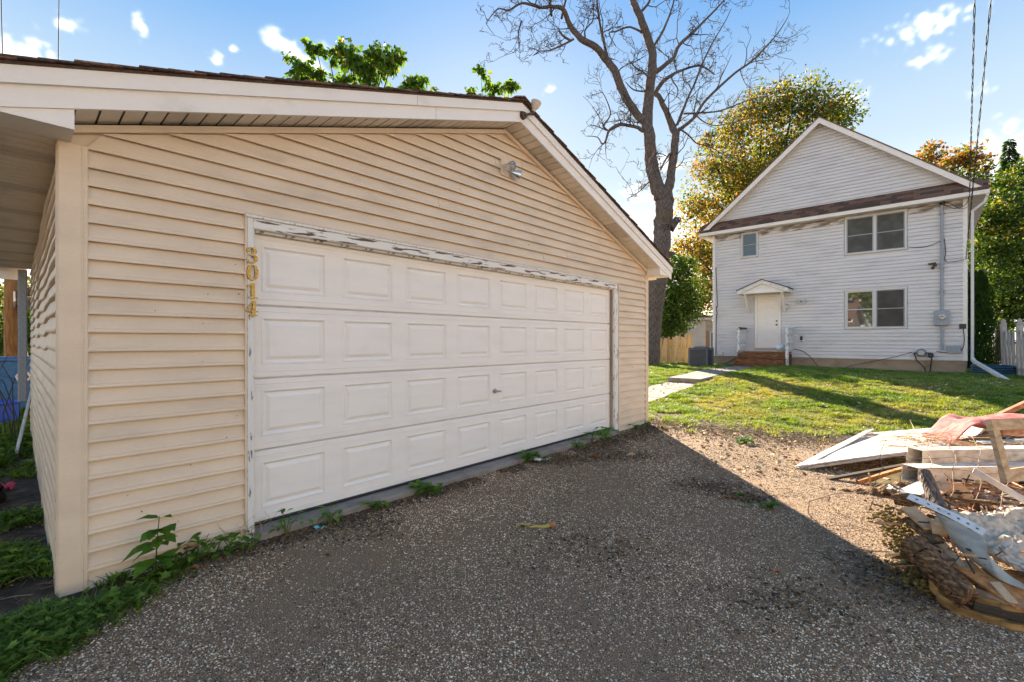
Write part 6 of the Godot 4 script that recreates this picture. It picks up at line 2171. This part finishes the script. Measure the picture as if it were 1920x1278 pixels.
func make_debris() -> void:
	R.seed = 606
	# the earthy core of the heap
	var g := Geo.new()
	g.sheet(40, 36, func(u: float, v: float) -> Vector3:
		var x := lerpf(2.45, 7.2, u)
		var d := lerpf(2.2, 6.4, v)
		var r := Vector2((x - 5.3) / 1.75, (d - 4.0 - (x - 4.0) * 0.12) / 1.2)
		var h: float = 0.30 * smoothstep(1.0, 0.25, r.length()) + 0.03 * sin(x * 9.0) * sin(d * 8.0)
		return W(x, gy(x, d) - 0.06 + max(0.0, h), d), 0.004)
	struct("heap_soil", g, M.soil)
	# white panel lying with one corner on the drive
	var tip := W(3.32, -0.16, 5.32)
	var far := W(5.0, 0.04, 6.45)
	var near := W(4.92, 0.19, 4.95)
	var back := W(6.5, 0.20, 6.2)
	var o := thing("wall_panel", "white framed panel lying with its corner pointing over the drive", "panel", tip)
	g = Geo.new()
	g.sheet(14, 8, bilin(Vector3.ZERO, far - tip, near - tip, back - tip, 0.012), 0.028)
	part("sheet", g, M.vinyl_cream, o)
	for e in [[Vector3.ZERO, near - tip, 0.17], [Vector3.ZERO, far - tip, 0.12]]:
		g = Geo.new()
		var a: Vector3 = e[0]
		var b: Vector3 = e[1]
		var inw: Vector3 = ((far - tip) if e[2] > 0.15 else (near - tip)).normalized() * e[2]
		g.sheet(10, 2, bilin(a + Vector3(0, 0.03, 0), b + Vector3(0, 0.03, 0), a + inw + Vector3(0, 0.032, 0), b + inw + Vector3(0, 0.032, 0), 0.008), 0.016)
		part("edge_board", g, M.old_white, o)
	plank("grey_batten", "thin dark grey batten lying along the white panel under the carpet", "batten", W(4.25, 0.17, 4.75), W(5.6, 0.42, 5.0), 0.05, 0.03, M.grey_paint)
	plank("green_batten", "dark green-grey strip under the white panel, its end on the gravel", "batten", W(3.42, -0.15, 4.92), W(4.3, 0.02, 4.9), 0.06, 0.025, M.dark_bark)
	plank("orange_batten", "orange wooden batten under the white panel", "batten", W(3.66, -0.15, 4.82), W(4.6, 0.10, 4.85), 0.05, 0.04, M.orange_wood)
	plank("peg", "short pale upright peg under the white panel", "peg", W(3.70, -0.19, 4.68), W(3.69, -0.02, 4.7), 0.018, 0.018, M.raw_wood)
	g = Geo.new()
	g.sheet(12, 8, bilin(W(3.75, -0.14, 4.75), W(4.6, 0.08, 4.75), W(3.95, -0.16, 4.45), W(4.8, 0.02, 4.3), 0.03), 0.012)
	solo("olive_board", g, M.olive_board, "stained olive board in the shade under the white panel", "board")
	g = Geo.new()
	var bk := func(u: float, v: float) -> Vector3:
		var p := W(3.14, -0.17, 4.62).lerp(W(3.98, 0.0, 4.42), u)
		return p + Vector3(0.01 * sin(u * 30.0), -0.03 + 0.035 * sin(v * PI) - 0.05 * sin(u * PI) + 0.012 * sin(u * 47.0 + v * 5.0), 0.16 * (v - 0.5) * (0.35 + 0.65 * sin(min(u + 0.12, 1.0) * PI * 0.75)))
	g.sheet(40, 8, bk, 0.03)
	solo("bark_slab", g, M.rotten_wood, "curved slab of rotten orange wood in front of the white panel", "wood slab")
	# carpet thrown over the top
	g = Geo.new()
	var cp := func(u: float, v: float) -> Vector3:
		var x := lerpf(4.30 + 0.5 * v, 7.0, u)
		var d := lerpf(4.62, 5.42, v) - 0.08 * (1.0 - u)
		var roll: float = smoothstep(0.22, 0.0, u)
		var y := 0.42 + 0.03 * sin(v * 3.0) + 0.025 * sin(u * 11.0 + v * 4.0) + 0.02 * sin(v * 9.0) + u * 0.06
		y -= 0.16 * roll * roll
		y += 0.06 * exp(-pow((u - 0.14) / 0.06, 2.0)) - 0.03 * exp(-pow((u - 0.30) / 0.08, 2.0)) + 0.02 * sin(u * 17.0) * (1.0 - v)
		return W(x + 0.05 * sin(v * 7.0), y, d + 0.03 * sin(u * 9.0))
	g.sheet(50, 22, cp, 0.014)
	solo("red_carpet", g, M.carpet_red, "faded red carpet draped over the back of the debris heap", "carpet")
	plank("maroon_pipe", "maroon pipe end sticking up behind the red carpet", "pipe", W(5.75, 0.38, 5.5), W(6.3, 0.63, 5.5), 0.055, 0.055, M.red_wood)
	# two hollow vinyl posts
	g = Geo.new()
	hollow(g, W(3.22, 0.27, 3.68), W(5.0, 0.20, 4.02), 0.127, 0.005)
	solo("hollow_post", g, M.vinyl_cream, "hollow cream vinyl fence post, the lower and nearer of two on the heap", "fence post", "hollow fence posts")
	g = Geo.new()
	hollow(g, W(3.50, 0.345, 3.95), W(5.3, 0.30, 4.25), 0.127, 0.005)
	solo("hollow_post", g, M.vinyl_cream, "hollow cream vinyl fence post, the upper and farther of two on the heap", "fence post", "hollow fence posts")
	# wooden frame leaning on end
	o = thing("wooden_frame", "pale wooden frame standing tilted at the right edge of the heap", "frame", W(3.27, 0.36, 3.0))
	var b0 := W(3.27, 0.36, 3.0)
	var c := [W(3.35, 0.79, 3.2) - b0, W(4.4, 0.74, 3.62) - b0, W(4.28, 0.37, 3.42) - b0, W(3.27, 0.40, 3.02) - b0]
	for k in 4:
		g = Geo.new()
		var a: Vector3 = c[k]
		var b: Vector3 = c[(k + 1) % 4]
		var inw: Vector3 = (c[(k + 2) % 4] - b).normalized() * 0.085
		var ext: Vector3 = (b - a).normalized() * (0.0 if k % 2 else 0.085)
		g.sheet(4, 1, bilin(a, b, a + inw + ext * 0.0, b + inw), 0.035 if k % 2 == 0 else 0.028)
		part("frame_rail", g, M.raw_wood, o)
	plank("frame_brace", "brown lath across the wooden frame below its top rail", "lath", W(3.46, 0.70, 3.22), W(4.5, 0.64, 3.66), 0.03, 0.05, M.red_wood)
	plank("white_strip", "narrow white strip leaning down in front of the rubble lumps", "strip", W(3.37, 0.40, 3.32), W(3.46, 0.20, 2.85), 0.012, 0.045, M.old_white)
	# perforated vinyl sheet: slotted flange above, curved face below
	var spline := func(p: Array, u: float) -> Vector3:
		var t := u * (p.size() - 1)
		var k := mini(int(t), p.size() - 2)
		return p[k].cubic_interpolate(p[k + 1], p[maxi(k - 1, 0)], p[mini(k + 2, p.size() - 1)], t - k)
	var fl := [W(2.707, 0.257, 3.120), W(2.754, 0.235, 3.020), W(2.803, 0.206, 2.930), W(2.827, 0.182, 2.830), W(2.847, 0.160, 2.750)]
	var ea := [W(2.785, 0.218, 3.000), W(2.816, 0.187, 2.860), W(2.840, 0.160, 2.750), W(2.809, 0.083, 2.680), W(2.835, 0.011, 2.600), W(2.849, -0.014, 2.500)]
	var eb := [W(2.823, 0.145, 2.980), W(2.793, 0.061, 2.870), W(2.799, 0.009, 2.770), W(2.826, -0.013, 2.690), W(2.846, -0.025, 2.610), W(2.843, -0.032, 2.500)]
	o = thing("vinyl_sheet", "curled vinyl sheet with a slotted white flange and a greenish face", "vinyl sheet", W(2.85, -0.1, 2.75))
	var ob := o.position
	g = Geo.new()
	g.sheet(24, 2, func(u: float, v: float) -> Vector3: return spline.call(fl, u) - ob + Vector3(0.055 * v, 0.006 + 0.022 * v, -0.03 * v), 0.004)
	part("flange", g, M.old_white, o)
	g = Geo.new()
	g.sheet(40, 10, func(u: float, v: float) -> Vector3:
		var p: Vector3 = spline.call(ea, u).lerp(spline.call(eb, u), v)
		return p - ob + Vector3(-0.03, -0.05, 0.07) * sin(v * PI) * sin(u * PI), 0.004)
	part("face", g, M.green_vinyl, o)
	for k in 7:
		g = Geo.new()
		var p: Vector3 = spline.call(fl, 0.12 + k * 0.125) - ob + Vector3(0.027, 0.0195, -0.015)
		g.box(p, Vector3(0.009, 0.004, 0.026), Basis(Vector3.UP, -0.35), 0.001)
		part("slot", g, M.dark_gap, o)
	# white batting
	g = Geo.new()
	var bz := noise(71, 1.0, 3)
	g.sheet(44, 40, func(u: float, v: float) -> Vector3:
		var x := lerpf(2.86, 4.0, u) + 0.10 * v
		var d := lerpf(3.10, 2.42, v) + 0.06 * u
		var n := bz.get_noise_2d(x * 3.5, d * 5.0)
		var q := bz.get_noise_2d(x * 8.0 + 9.0, d * 11.0)
		return W(x, 0.19 - 0.20 * v + 0.06 * n + 0.075 * absf(q) - 0.05 * pow(2.0 * u - 1.0, 4.0) - 0.06 * pow(2.0 * v - 1.0, 6.0), d), 0.03)
	solo("white_batting", g, M.foam_white, "crumpled white batting spilling beside the curled vinyl sheet", "batting")
	# rotten log at the near corner
	g = Geo.new()
	var lp := []
	var lr := []
	for k in 34:
		var t := k / 33.0
		lp.append(W(2.52, 0.055, 2.86).lerp(W(2.50, -0.075, 2.50), t) + Vector3(0.003 * sin(k * 2.1), 0.003 * sin(k * 1.3), 0))
		lr.append(0.070 + 0.010 * sin(t * 5.0 + 1.0) + 0.002 * sin(k * 2.7) - (0.03 if k == 0 or k == 33 else 0.0))
	g.tube(lp, lr, 22, true, 0.16, 9)
	o = thing("rotten_log", "short rotten log at the near corner of the debris heap", "log", W(2.5, -0.2, 2.65))
	part("log", g, M.log_bark, o, -o.position)
	g = Geo.new()
	for k in 90:
		var a := R.randf() * TAU
		var t := R.randf()
		var p: Vector3 = lp[0].lerp(lp[33], t)
		g.lump(p + Vector3(cos(a) * 0.067, sin(a) * 0.066, 0), Vector3(0.010, 0.006, 0.016) * R.randf_range(0.4, 1.4), k, 0.45, 6, 4)
	part("bark_flakes", g, M.log_bark, o, -o.position)
	# yellow edged boards that curve round the foot of the heap
	var foot := [W(2.503, -0.085, 2.720), W(2.470, -0.121, 2.640), W(2.465, -0.157, 2.570), W(2.525, -0.181, 2.510), W(2.619, -0.188, 2.450), W(2.715, -0.191, 2.400), W(3.4, -0.20, 2.24)]
	for s in [[0.0, -0.012, 0.0, "mossy yellow board edge curving along the ground below the log"], [0.03, 0.062, -0.03, "upper split board edge above the mossy yellow one"]]:
		g = Geo.new()
		g.sheet(40, 3, func(u: float, v: float) -> Vector3:
			return spline.call(foot, u) + Vector3(s[0] + 0.006 * sin(u * 40.0) + 0.01 * v, s[1] + 0.05 * v + 0.003 * sin(u * 23.0), s[2]), 0.04)
		solo("split_board", g, M.yellow_edge, s[3], "board")
	# splintered red-brown boards between log and vinyl
	var rb := [[W(2.732, 0.075, 2.980), W(2.617, -0.048, 2.620), 0.070, 0.022, "red_wood", "red-brown splintered board sloping from the log toward the batting"], [W(2.776, 0.084, 2.960), W(2.729, -0.054, 2.660), 0.050, 0.020, "raw_wood", "pale split lath beside the red-brown splintered board"], [W(2.807, 0.004, 2.800), W(2.713, -0.062, 2.600), 0.050, 0.065, "plywood", "square-cut stud end standing between the curled vinyl and the log"], [W(2.797, 0.094, 3.020), W(2.763, 0.002, 2.840), 0.045, 0.016, "raw_wood", "fresh pale splinter lying highest beside the log"], [W(2.737, 0.009, 2.580), W(2.700, -0.044, 2.450), 0.050, 0.014, "raw_wood", "long pale splinter pointing out from under the curled vinyl"], [W(2.595, -0.051, 2.580), W(2.766, -0.050, 2.420), 0.090, 0.028, "red_wood", "board along the near edge above the yellow rim"], [W(2.555, -0.084, 2.520), W(2.743, -0.101, 2.400), 0.030, 0.045, "dark_bark", "dark lath along the near edge of the heap"], [W(2.706, 0.030, 2.850), W(2.606, -0.062, 2.600), 0.050, 0.020, "rotten_wood", "rotten brown strip against the inner side of the log"]]
	for q in rb:
		q[0].y -= 0.035
		q[1].y -= 0.03
		plank("broken_board", q[5], "board", q[0], q[1], q[2], q[3], M[q[4]], 0.12)
	g = Geo.new()
	g.sheet(8, 6, bilin(W(2.66, -0.02, 2.74), W(3.6, -0.03, 2.60), W(2.68, -0.085, 2.42), W(3.6, -0.09, 2.32), 0.004), 0.012)
	solo("chipboard", g, M.orange_wood, "reddish chipboard sheet under the curled vinyl sheet", "chipboard")
	# boards and blocks behind the vinyl
	var md := [[W(2.950, 0.196, 3.400), W(3.267, 0.229, 3.550), 0.120, 0.016, "old_white", "greyish white board piece below the open post ends"], [W(3.025, 0.170, 3.360), W(3.363, 0.238, 3.520), 0.100, 0.018, "raw_wood", "pale board end sloping beneath the lower hollow post"], [W(2.899, 0.161, 3.420), W(2.930, 0.186, 3.280), 0.090, 0.075, "rotten_wood", "brown timber block at the left corner under the hollow posts"], [W(3.373, 0.244, 3.500), W(3.380, 0.156, 3.400), 0.160, 0.025, "plywood", "notched brown board hanging under the lower hollow post"], [W(3.199, 0.088, 2.950), W(3.341, 0.181, 2.850), 0.200, 0.022, "plywood", "plywood piece at the right edge above the batting"], [W(2.784, 0.170, 3.200), W(2.778, 0.102, 3.000), 0.100, 0.020, "raw_wood", "weathered pale board sloping under the vinyl flange"], [W(2.760, 0.110, 3.160), W(2.739, 0.049, 2.920), 0.090, 0.028, "rotten_wood", "rotten brown plank under the vinyl flange"]]
	for q in md:
		plank("board_offcut", q[5], "board", q[0], q[1], q[2], q[3], M[q[4]], 0.15)
	g = Geo.new()
	g.tube([W(3.10, 0.36, 3.42), W(3.06, 0.22, 3.3), W(2.99, 0.10, 3.12), W(2.96, 0.02, 3.0)], [0.04, 0.045, 0.04, 0.042], 12, true, 0.15)
	solo("branch_piece", g, M.bark, "thick brown branch standing before the rubble lumps", "branch")
	g = Geo.new()
	g.tube([W(3.75, 0.30, 3.1), W(3.78, 0.10, 3.05)], [0.02, 0.02], 8)
	solo("maroon_rod", g, M.red_wood, "short maroon rod behind the white strip", "rod")
	g = Geo.new()
	g.tube([W(2.78, 0.10, 3.02), W(2.84, 0.11, 2.98)], [0.055, 0.05], 14, true, 0.06)
	solo("cut_branch_end", g, M.raw_wood, "round cut branch end under the slotted flange", "branch")
	# dark rubble
	for k in 46:
		g = Geo.new()
		var p := W(R.randf_range(2.98, 4.1), R.randf_range(0.08, 0.2), R.randf_range(2.95, 3.65))
		p.y = 0.09 + 0.05 * R.randf() + (0.04 if -p.z > 3.3 else 0.0)
		g.lump(p, Vector3(R.randf_range(0.03, 0.08), R.randf_range(0.02, 0.045), R.randf_range(0.03, 0.07)), 300 + k, 0.3, 8, 6)
		solo("rubble_chunk", g, M.rubble, "rough lump of rubble in the hollow of the debris heap", "rubble", "rough rubble lumps")
	for k in 16:
		var a := W(R.randf_range(2.95, 4.2), R.randf_range(0.17, 0.27), R.randf_range(3.0, 3.7))
		var b := a + Vector3(R.randf_range(-0.25, 0.25), R.randf_range(-0.03, 0.03), R.randf_range(-0.2, 0.2))
		plank("wood_scrap", "thin brown scrap of wood lying on the rubble", "wood scrap", a, b, R.randf_range(0.015, 0.05), 0.012, [M.red_wood, M.raw_wood, M.rotten_wood][k % 3], R.randf(), "scraps of wood on the rubble")
	for k in 30:
		var t := R.randf()
		var a := W(2.85, 0.0, 2.85).lerp(W(4.9, 0.22, 4.35), t) + Vector3(R.randfn() * 0.16, R.randf_range(-0.03, 0.06), R.randfn() * 0.10)
		var dv := Vector3(R.randfn(), R.randfn() * 0.2, R.randfn() * 0.7).normalized() * R.randf_range(0.14, 0.42)
		plank("board_piece", "short piece of broken brown board wedged in the debris heap", "board", a - dv * 0.5, a + dv * 0.5, R.randf_range(0.04, 0.11), R.randf_range(0.012, 0.03), [M.red_wood, M.raw_wood, M.rotten_wood, M.plywood][k % 4], R.randfn() * 0.3, "pieces of broken board in the heap")
	# white boards and straw between carpet and posts
	var wb := [[W(4.05, 0.28, 4.42), W(4.7, 0.30, 4.7), 0.26, "white board flap lying between the carpet and the hollow posts"], [W(4.9, 0.30, 4.5), W(5.6, 0.33, 4.55), 0.2, "second white board flap below the carpet edge, farther right"]]
	for q in wb:
		plank("white_flap", q[3], "board", q[0], q[1], q[2], 0.016, M.old_white, 0.2)
	plank("grey_rail", "grey metal rail lying below the carpet edge on the right", "rail", W(4.5, 0.365, 4.38), W(6.2, 0.42, 4.5), 0.06, 0.025, M.steel)
	g = Geo.new()
	for k in 220:
		var a := W(R.randf_range(3.7, 5.8), R.randf_range(0.30, 0.40), R.randf_range(4.25, 4.75))
		var d := Vector3(R.randfn(), R.randfn() * 0.12, R.randfn() * 0.5).normalized() * R.randf_range(0.08, 0.22)
		g.tube([a, a + d + Vector3(0, 0.012, 0), a + d * 2.0], [0.003, 0.003, 0.002], 3, false)
	var s0 := solo("straw", g, M.raw_wood, "tangled straw and thin sticks under the edge of the red carpet", "straw")
	s0.set_meta("kind", "stuff")
	for w in 3:
		g = Geo.new()
		for k in 90:
			var t := R.randf()
			var a := W(2.72, 0.02, 2.72).lerp(W(3.7, 0.22, 3.65), t) + Vector3(R.randfn() * 0.2, R.randf_range(-0.06, 0.05), R.randfn() * 0.12)
			var dv := Vector3(R.randfn(), R.randfn() * 0.35, R.randfn() * 0.8).normalized() * R.randf_range(0.04, 0.16)
			g.beam(a, a + dv, R.randf_range(0.004, 0.018), R.randf_range(0.003, 0.008), R.randf() * 3.0, 0.0)
		var sp := solo("splinters", g, [M.raw_wood, M.red_wood, M.dark_bark][w], ["pale wood splinters strewn through the front of the heap", "red-brown wood splinters strewn through the front of the heap", "dark wood splinters strewn through the front of the heap"][w], "splinters")
		sp.set_meta("kind", "stuff")
	# wire mesh hanging over the front
	g = Geo.new()
	for k in 10:
		var top := W(3.05 + 0.17 * k, 0.55 + 0.03 * sin(k * 2.0), 3.75 - 0.02 * k)
		var bot := W(2.58 + 0.16 * k, 0.10 + 0.03 * sin(k * 3.0), 3.3 - 0.03 * k)
		var p := []
		var rr := []
		for j in 9:
			p.append(top.lerp(bot, j / 8.0) + Vector3(0.02 * sin(j * 1.9 + k), 0.05 * sin(j / 8.0 * PI) + 0.01 * sin(j * 2.7 + k), 0.05 * sin(j / 8.0 * PI)))
			rr.append(0.0022)
		g.tube(p, rr, 4, false)
	for j in 7:
		var p := []
		var rr := []
		for k in 14:
			var t := j / 6.0
			var top := W(3.05 + 0.12 * k, 0.55, 3.75 - 0.015 * k)
			var bot := W(2.55 + 0.12 * k, 0.10, 3.3 - 0.02 * k)
			p.append(top.lerp(bot, t) + Vector3(0, 0.05 * sin(t * PI) + 0.015 * sin(k * 1.3 + j), 0.05 * sin(t * PI) + 0.015 * sin(k * 2.1)))
			rr.append(0.0018)
		g.tube(p, rr, 4, false)
	var wm := solo("wire_mesh", g, M.rusty_wire, "rusty wire mesh hanging over the front of the debris heap", "wire mesh")
	wm.set_meta("kind", "stuff")
	g = Geo.new()
	g.tube([W(2.45, 0.02, 3.75), W(2.62, 0.10, 3.7), W(2.80, 0.14, 3.62), W(2.95, 0.27, 3.55)], [0.003, 0.003, 0.003, 0.003], 4, false)
	g.tube([W(2.45, 0.02, 3.75), W(2.44, -0.08, 3.74), W(2.50, -0.14, 3.70)], [0.003, 0.003, 0.003], 4, false)
	solo("bent_wire", g, M.rusty_wire, "bent loose wire at the left side of the debris heap", "wire")
	# moss and crumbled wood at the left foot
	g = Geo.new()
	for k in 700:
		var t := R.randf()
		var p := (W(3.25, 0, 3.95).lerp(W(2.74, 0, 3.12), t * 1.6) if t < 0.62 else W(2.74, 0, 3.12).lerp(W(2.46, 0, 2.72), (t - 0.62) / 0.38)) + Vector3(R.randfn() * 0.06, 0, R.randfn() * 0.05)
		p.y = gy(p.x, -p.z) + 0.02 + absf(R.randfn()) * 0.04 * 1.0
		g.lump(p, Vector3(0.016, 0.010, 0.014) * R.randf_range(0.3, 1.3), k + 900, 0.4, 6, 4)
	var ms := solo("moss_crumbs", g, M.moss, "yellowish moss and crumbled wood along the left foot of the heap", "moss")
	ms.set_meta("kind", "stuff")

# ---------------------------------------------------------------- small things on the drive
func dead_leaf(called: String, label: String, at: Vector3, l: float, turn: float, m: Material, curl := 0.25) -> void:
	var g := Geo.new()
	var b := Basis(Vector3.UP, turn)
	g.sheet(10, 6, func(u: float, v: float) -> Vector3:
		var w: float = 0.36 * sin(PI * clampf(u * 0.94 + 0.03, 0.0, 1.0)) * (1.0 + 0.22 * sin(u * 21.0))
		var y := curl * l * (pow(2.0 * v - 1.0, 2.0) * w + 0.25 * sin(u * 7.0))
		return at + b * Vector3((u - 0.5) * l, 0.02 + max(y, -0.006), (v - 0.5) * w * l), 0.0015)
	g.tube([at + b * Vector3(-0.5 * l, 0.02, 0), at + b * Vector3(-0.8 * l, 0.014, 0.05 * l)], [0.0025, 0.002], 4)
	solo(called, g, m, label, "leaf")

func make_small_things() -> void:
	R.seed = 1212
	var bs := Basis(Vector3.UP, deg_to_rad(47.55))
	var q := func(x: float, d: float) -> Vector3: return W(x, gy(x, d), d)
	# green seed pod in the middle of the drive
	var o := thing("seed_pod", "pale green curled pod with a brown end lying in mid-drive", "seed pod", q.call(0.24, 3.54))
	var g := Geo.new()
	g.tube([Vector3(-0.10, 0.02, 0.01), Vector3(-0.05, 0.024, 0.0), Vector3(0.0, 0.022, 0.012), Vector3(0.05, 0.03, 0.0)], [0.006, 0.012, 0.014, 0.017], 8)
	part("pod", g, M.yellow_leaf, o)
	g = Geo.new()
	g.lump(Vector3(0.075, 0.034, -0.002), Vector3(0.026, 0.024, 0.022), 5, 0.12)
	part("husk", g, M.red_wood, o)
	dead_leaf("dry_leaf", "dry yellow-brown leaf beside the green pod in mid-drive", q.call(0.10, 3.56), 0.12, 0.3, M.yellow_leaf)
	dead_leaf("dry_leaf", "big curled tan leaf on the drive near the right end of the door", q.call(1.02, 5.58), 0.20, 0.4, M.dry_leaf, 0.5)
	dead_leaf("dry_leaf", "second curled tan leaf touching the big one near the door's right end", q.call(1.20, 5.56), 0.16, 1.6, M.dry_leaf, 0.5)
	dead_leaf("dry_leaf", "small tan leaf standing on edge left of the big curled leaves", q.call(0.66, 5.5), 0.11, 2.2, M.dry_leaf, 0.6)
	dead_leaf("dry_leaf", "dark red-brown leaf at the garage's right corner post", q.call(2.45, 7.45), 0.17, 0.9, M.red_wood, 0.5)
	dead_leaf("dry_leaf", "orange-brown leaf before the white paper by the door", q.call(-0.55, 4.50), 0.10, 1.0, M.dry_leaf, 0.5)
	dead_leaf("dry_leaf", "brown leaf in the litter under the fourth column of door panels", q.call(-0.95, 4.02), 0.09, 2.0, M.red_wood, 0.5)
	dead_leaf("dry_leaf", "pale dead leaf lying near the tall weed by the siding", q.call(-1.95, 2.82), 0.09, 0.5, M.dry_leaf, 0.5)
	dead_leaf("dry_leaf", "narrow dead leaf hanging in the tall weed", q.call(-2.02, 2.86) + Vector3(0, 0.12, 0), 0.10, 0.2, M.red_wood, 0.3)
	dead_leaf("dry_leaf", "small pale leaf on the shaded gravel right of the pod", q.call(1.55, 3.9), 0.07, 0.9, M.dry_leaf, 0.4)
	dead_leaf("dry_leaf", "small brown leaf on the gravel near the middle foreground", q.call(-0.9, 2.9), 0.05, 1.9, M.red_wood, 0.4)
	dead_leaf("dry_leaf", "brown leaf by the heap of twigs in the garage shadow", q.call(2.02, 4.28), 0.10, 0.2, M.red_wood, 0.4)
	dead_leaf("dry_leaf", "dark curled leaf on the gravel left of the rotten log", q.call(1.72, 2.95), 0.08, 0.6, M.red_wood, 0.4)
	g = Geo.new()
	var bk: Vector3 = q.call(1.73, 1.98)
	g.sheet(24, 6, func(u: float, v: float) -> Vector3:
		return bk + Vector3((u - 0.5) * 0.17, 0.018 + 0.012 * sin(v * PI) + 0.008 * sin(u * 19.0), (v - 0.5) * (0.03 + 0.012 * sin(u * 13.0)) + 0.03 * u), 0.006)
	solo("bark_strip", g, M.rotten_wood, "strip of reddish bark lying in the right foreground of the drive", "bark")
	# papers
	for s in [[-0.42, 4.83, 0.17, 0.10, 0.3, "paper_white", "flattened white paper scrap on the gravel before the door"], [-0.30, 4.9, 0.10, 0.06, 0.9, "paper_white", "smaller white scrap right of the flattened paper"], [0.36, 5.40, 0.22, 0.07, 0.5, "paper_white", "long white wrapper beside the bright weed clump at the door"], [-1.45, 3.42, 0.075, 0.03, 0.4, "teal_paper", "small teal scrap on the gravel near the left jamb"]]:
		g = Geo.new()
		var at: Vector3 = q.call(s[0], s[1])
		var b := Basis(Vector3.UP, s[4])
		g.sheet(10, 6, func(u: float, v: float) -> Vector3:
			return at + b * Vector3((u - 0.5) * s[2], 0.024 + 0.014 * sin(u * 6.0 + v * 2.0) + 0.008 * sin(v * 7.0), (v - 0.5) * s[3]), 0.001)
		solo("paper_scrap", g, M[s[5]], s[6], "paper")
	g = Geo.new()
	var ct: Vector3 = q.call(1.50, 5.72)
	g.lump(ct + Vector3(0, 0.03, 0), Vector3(0.045, 0.02, 0.03), 8, 0.4)
	g.tube([ct + Vector3(-0.07, 0.02, 0.03), ct + Vector3(0.05, 0.03, -0.02)], [0.009, 0.006], 5)
	g.tube([ct + Vector3(0.0, 0.02, 0.05), ct + Vector3(0.03, 0.045, -0.04)], [0.008, 0.006], 5)
	solo("pale_scrap", g, M.raw_wood, "pale broken scrap on the drive near the right end of the door", "scrap")
	# dead grass hanging on the siding right of the tall weed
	g = Geo.new()
	for k in 14:
		var a := W(-2.531, -0.08, 2.555) + bs * Vector3(0.80 + 0.02 * k, 0.0, 0.06)
		g.tube([a, a + Vector3(R.randfn() * 0.04, 0.09, 0), a + Vector3(R.randfn() * 0.09, 0.12 + 0.12 * R.randf(), 0.02)], [0.002, 0.002, 0.001], 3, false)
	var dg := solo("dead_grass", g, M.raw_wood, "thin dead grass stalks against the siding left of the door jamb", "grass")
	dg.set_meta("kind", "stuff")
	# vines at the far foot of the side wall
	g = Geo.new()
	for k in 6:
		var a := W(-2.531, -0.1, 2.555) + bs * Vector3(-0.14 - 0.03 * k, 0.0, -5.2 - 0.25 * k)
		g.tube([a, a + Vector3(R.randfn() * 0.05, 0.4, 0.05), a + Vector3(R.randfn() * 0.15 - 0.05, 0.9, 0), a + Vector3(R.randfn() * 0.3 - 0.15, 1.1 + 0.3 * R.randf(), 0.1)], [0.008, 0.007, 0.005, 0.003], 5, false)
	solo("dead_vine", g, M.dark_bark, "dark bare vine stems climbing at the far end of the side wall", "vine")
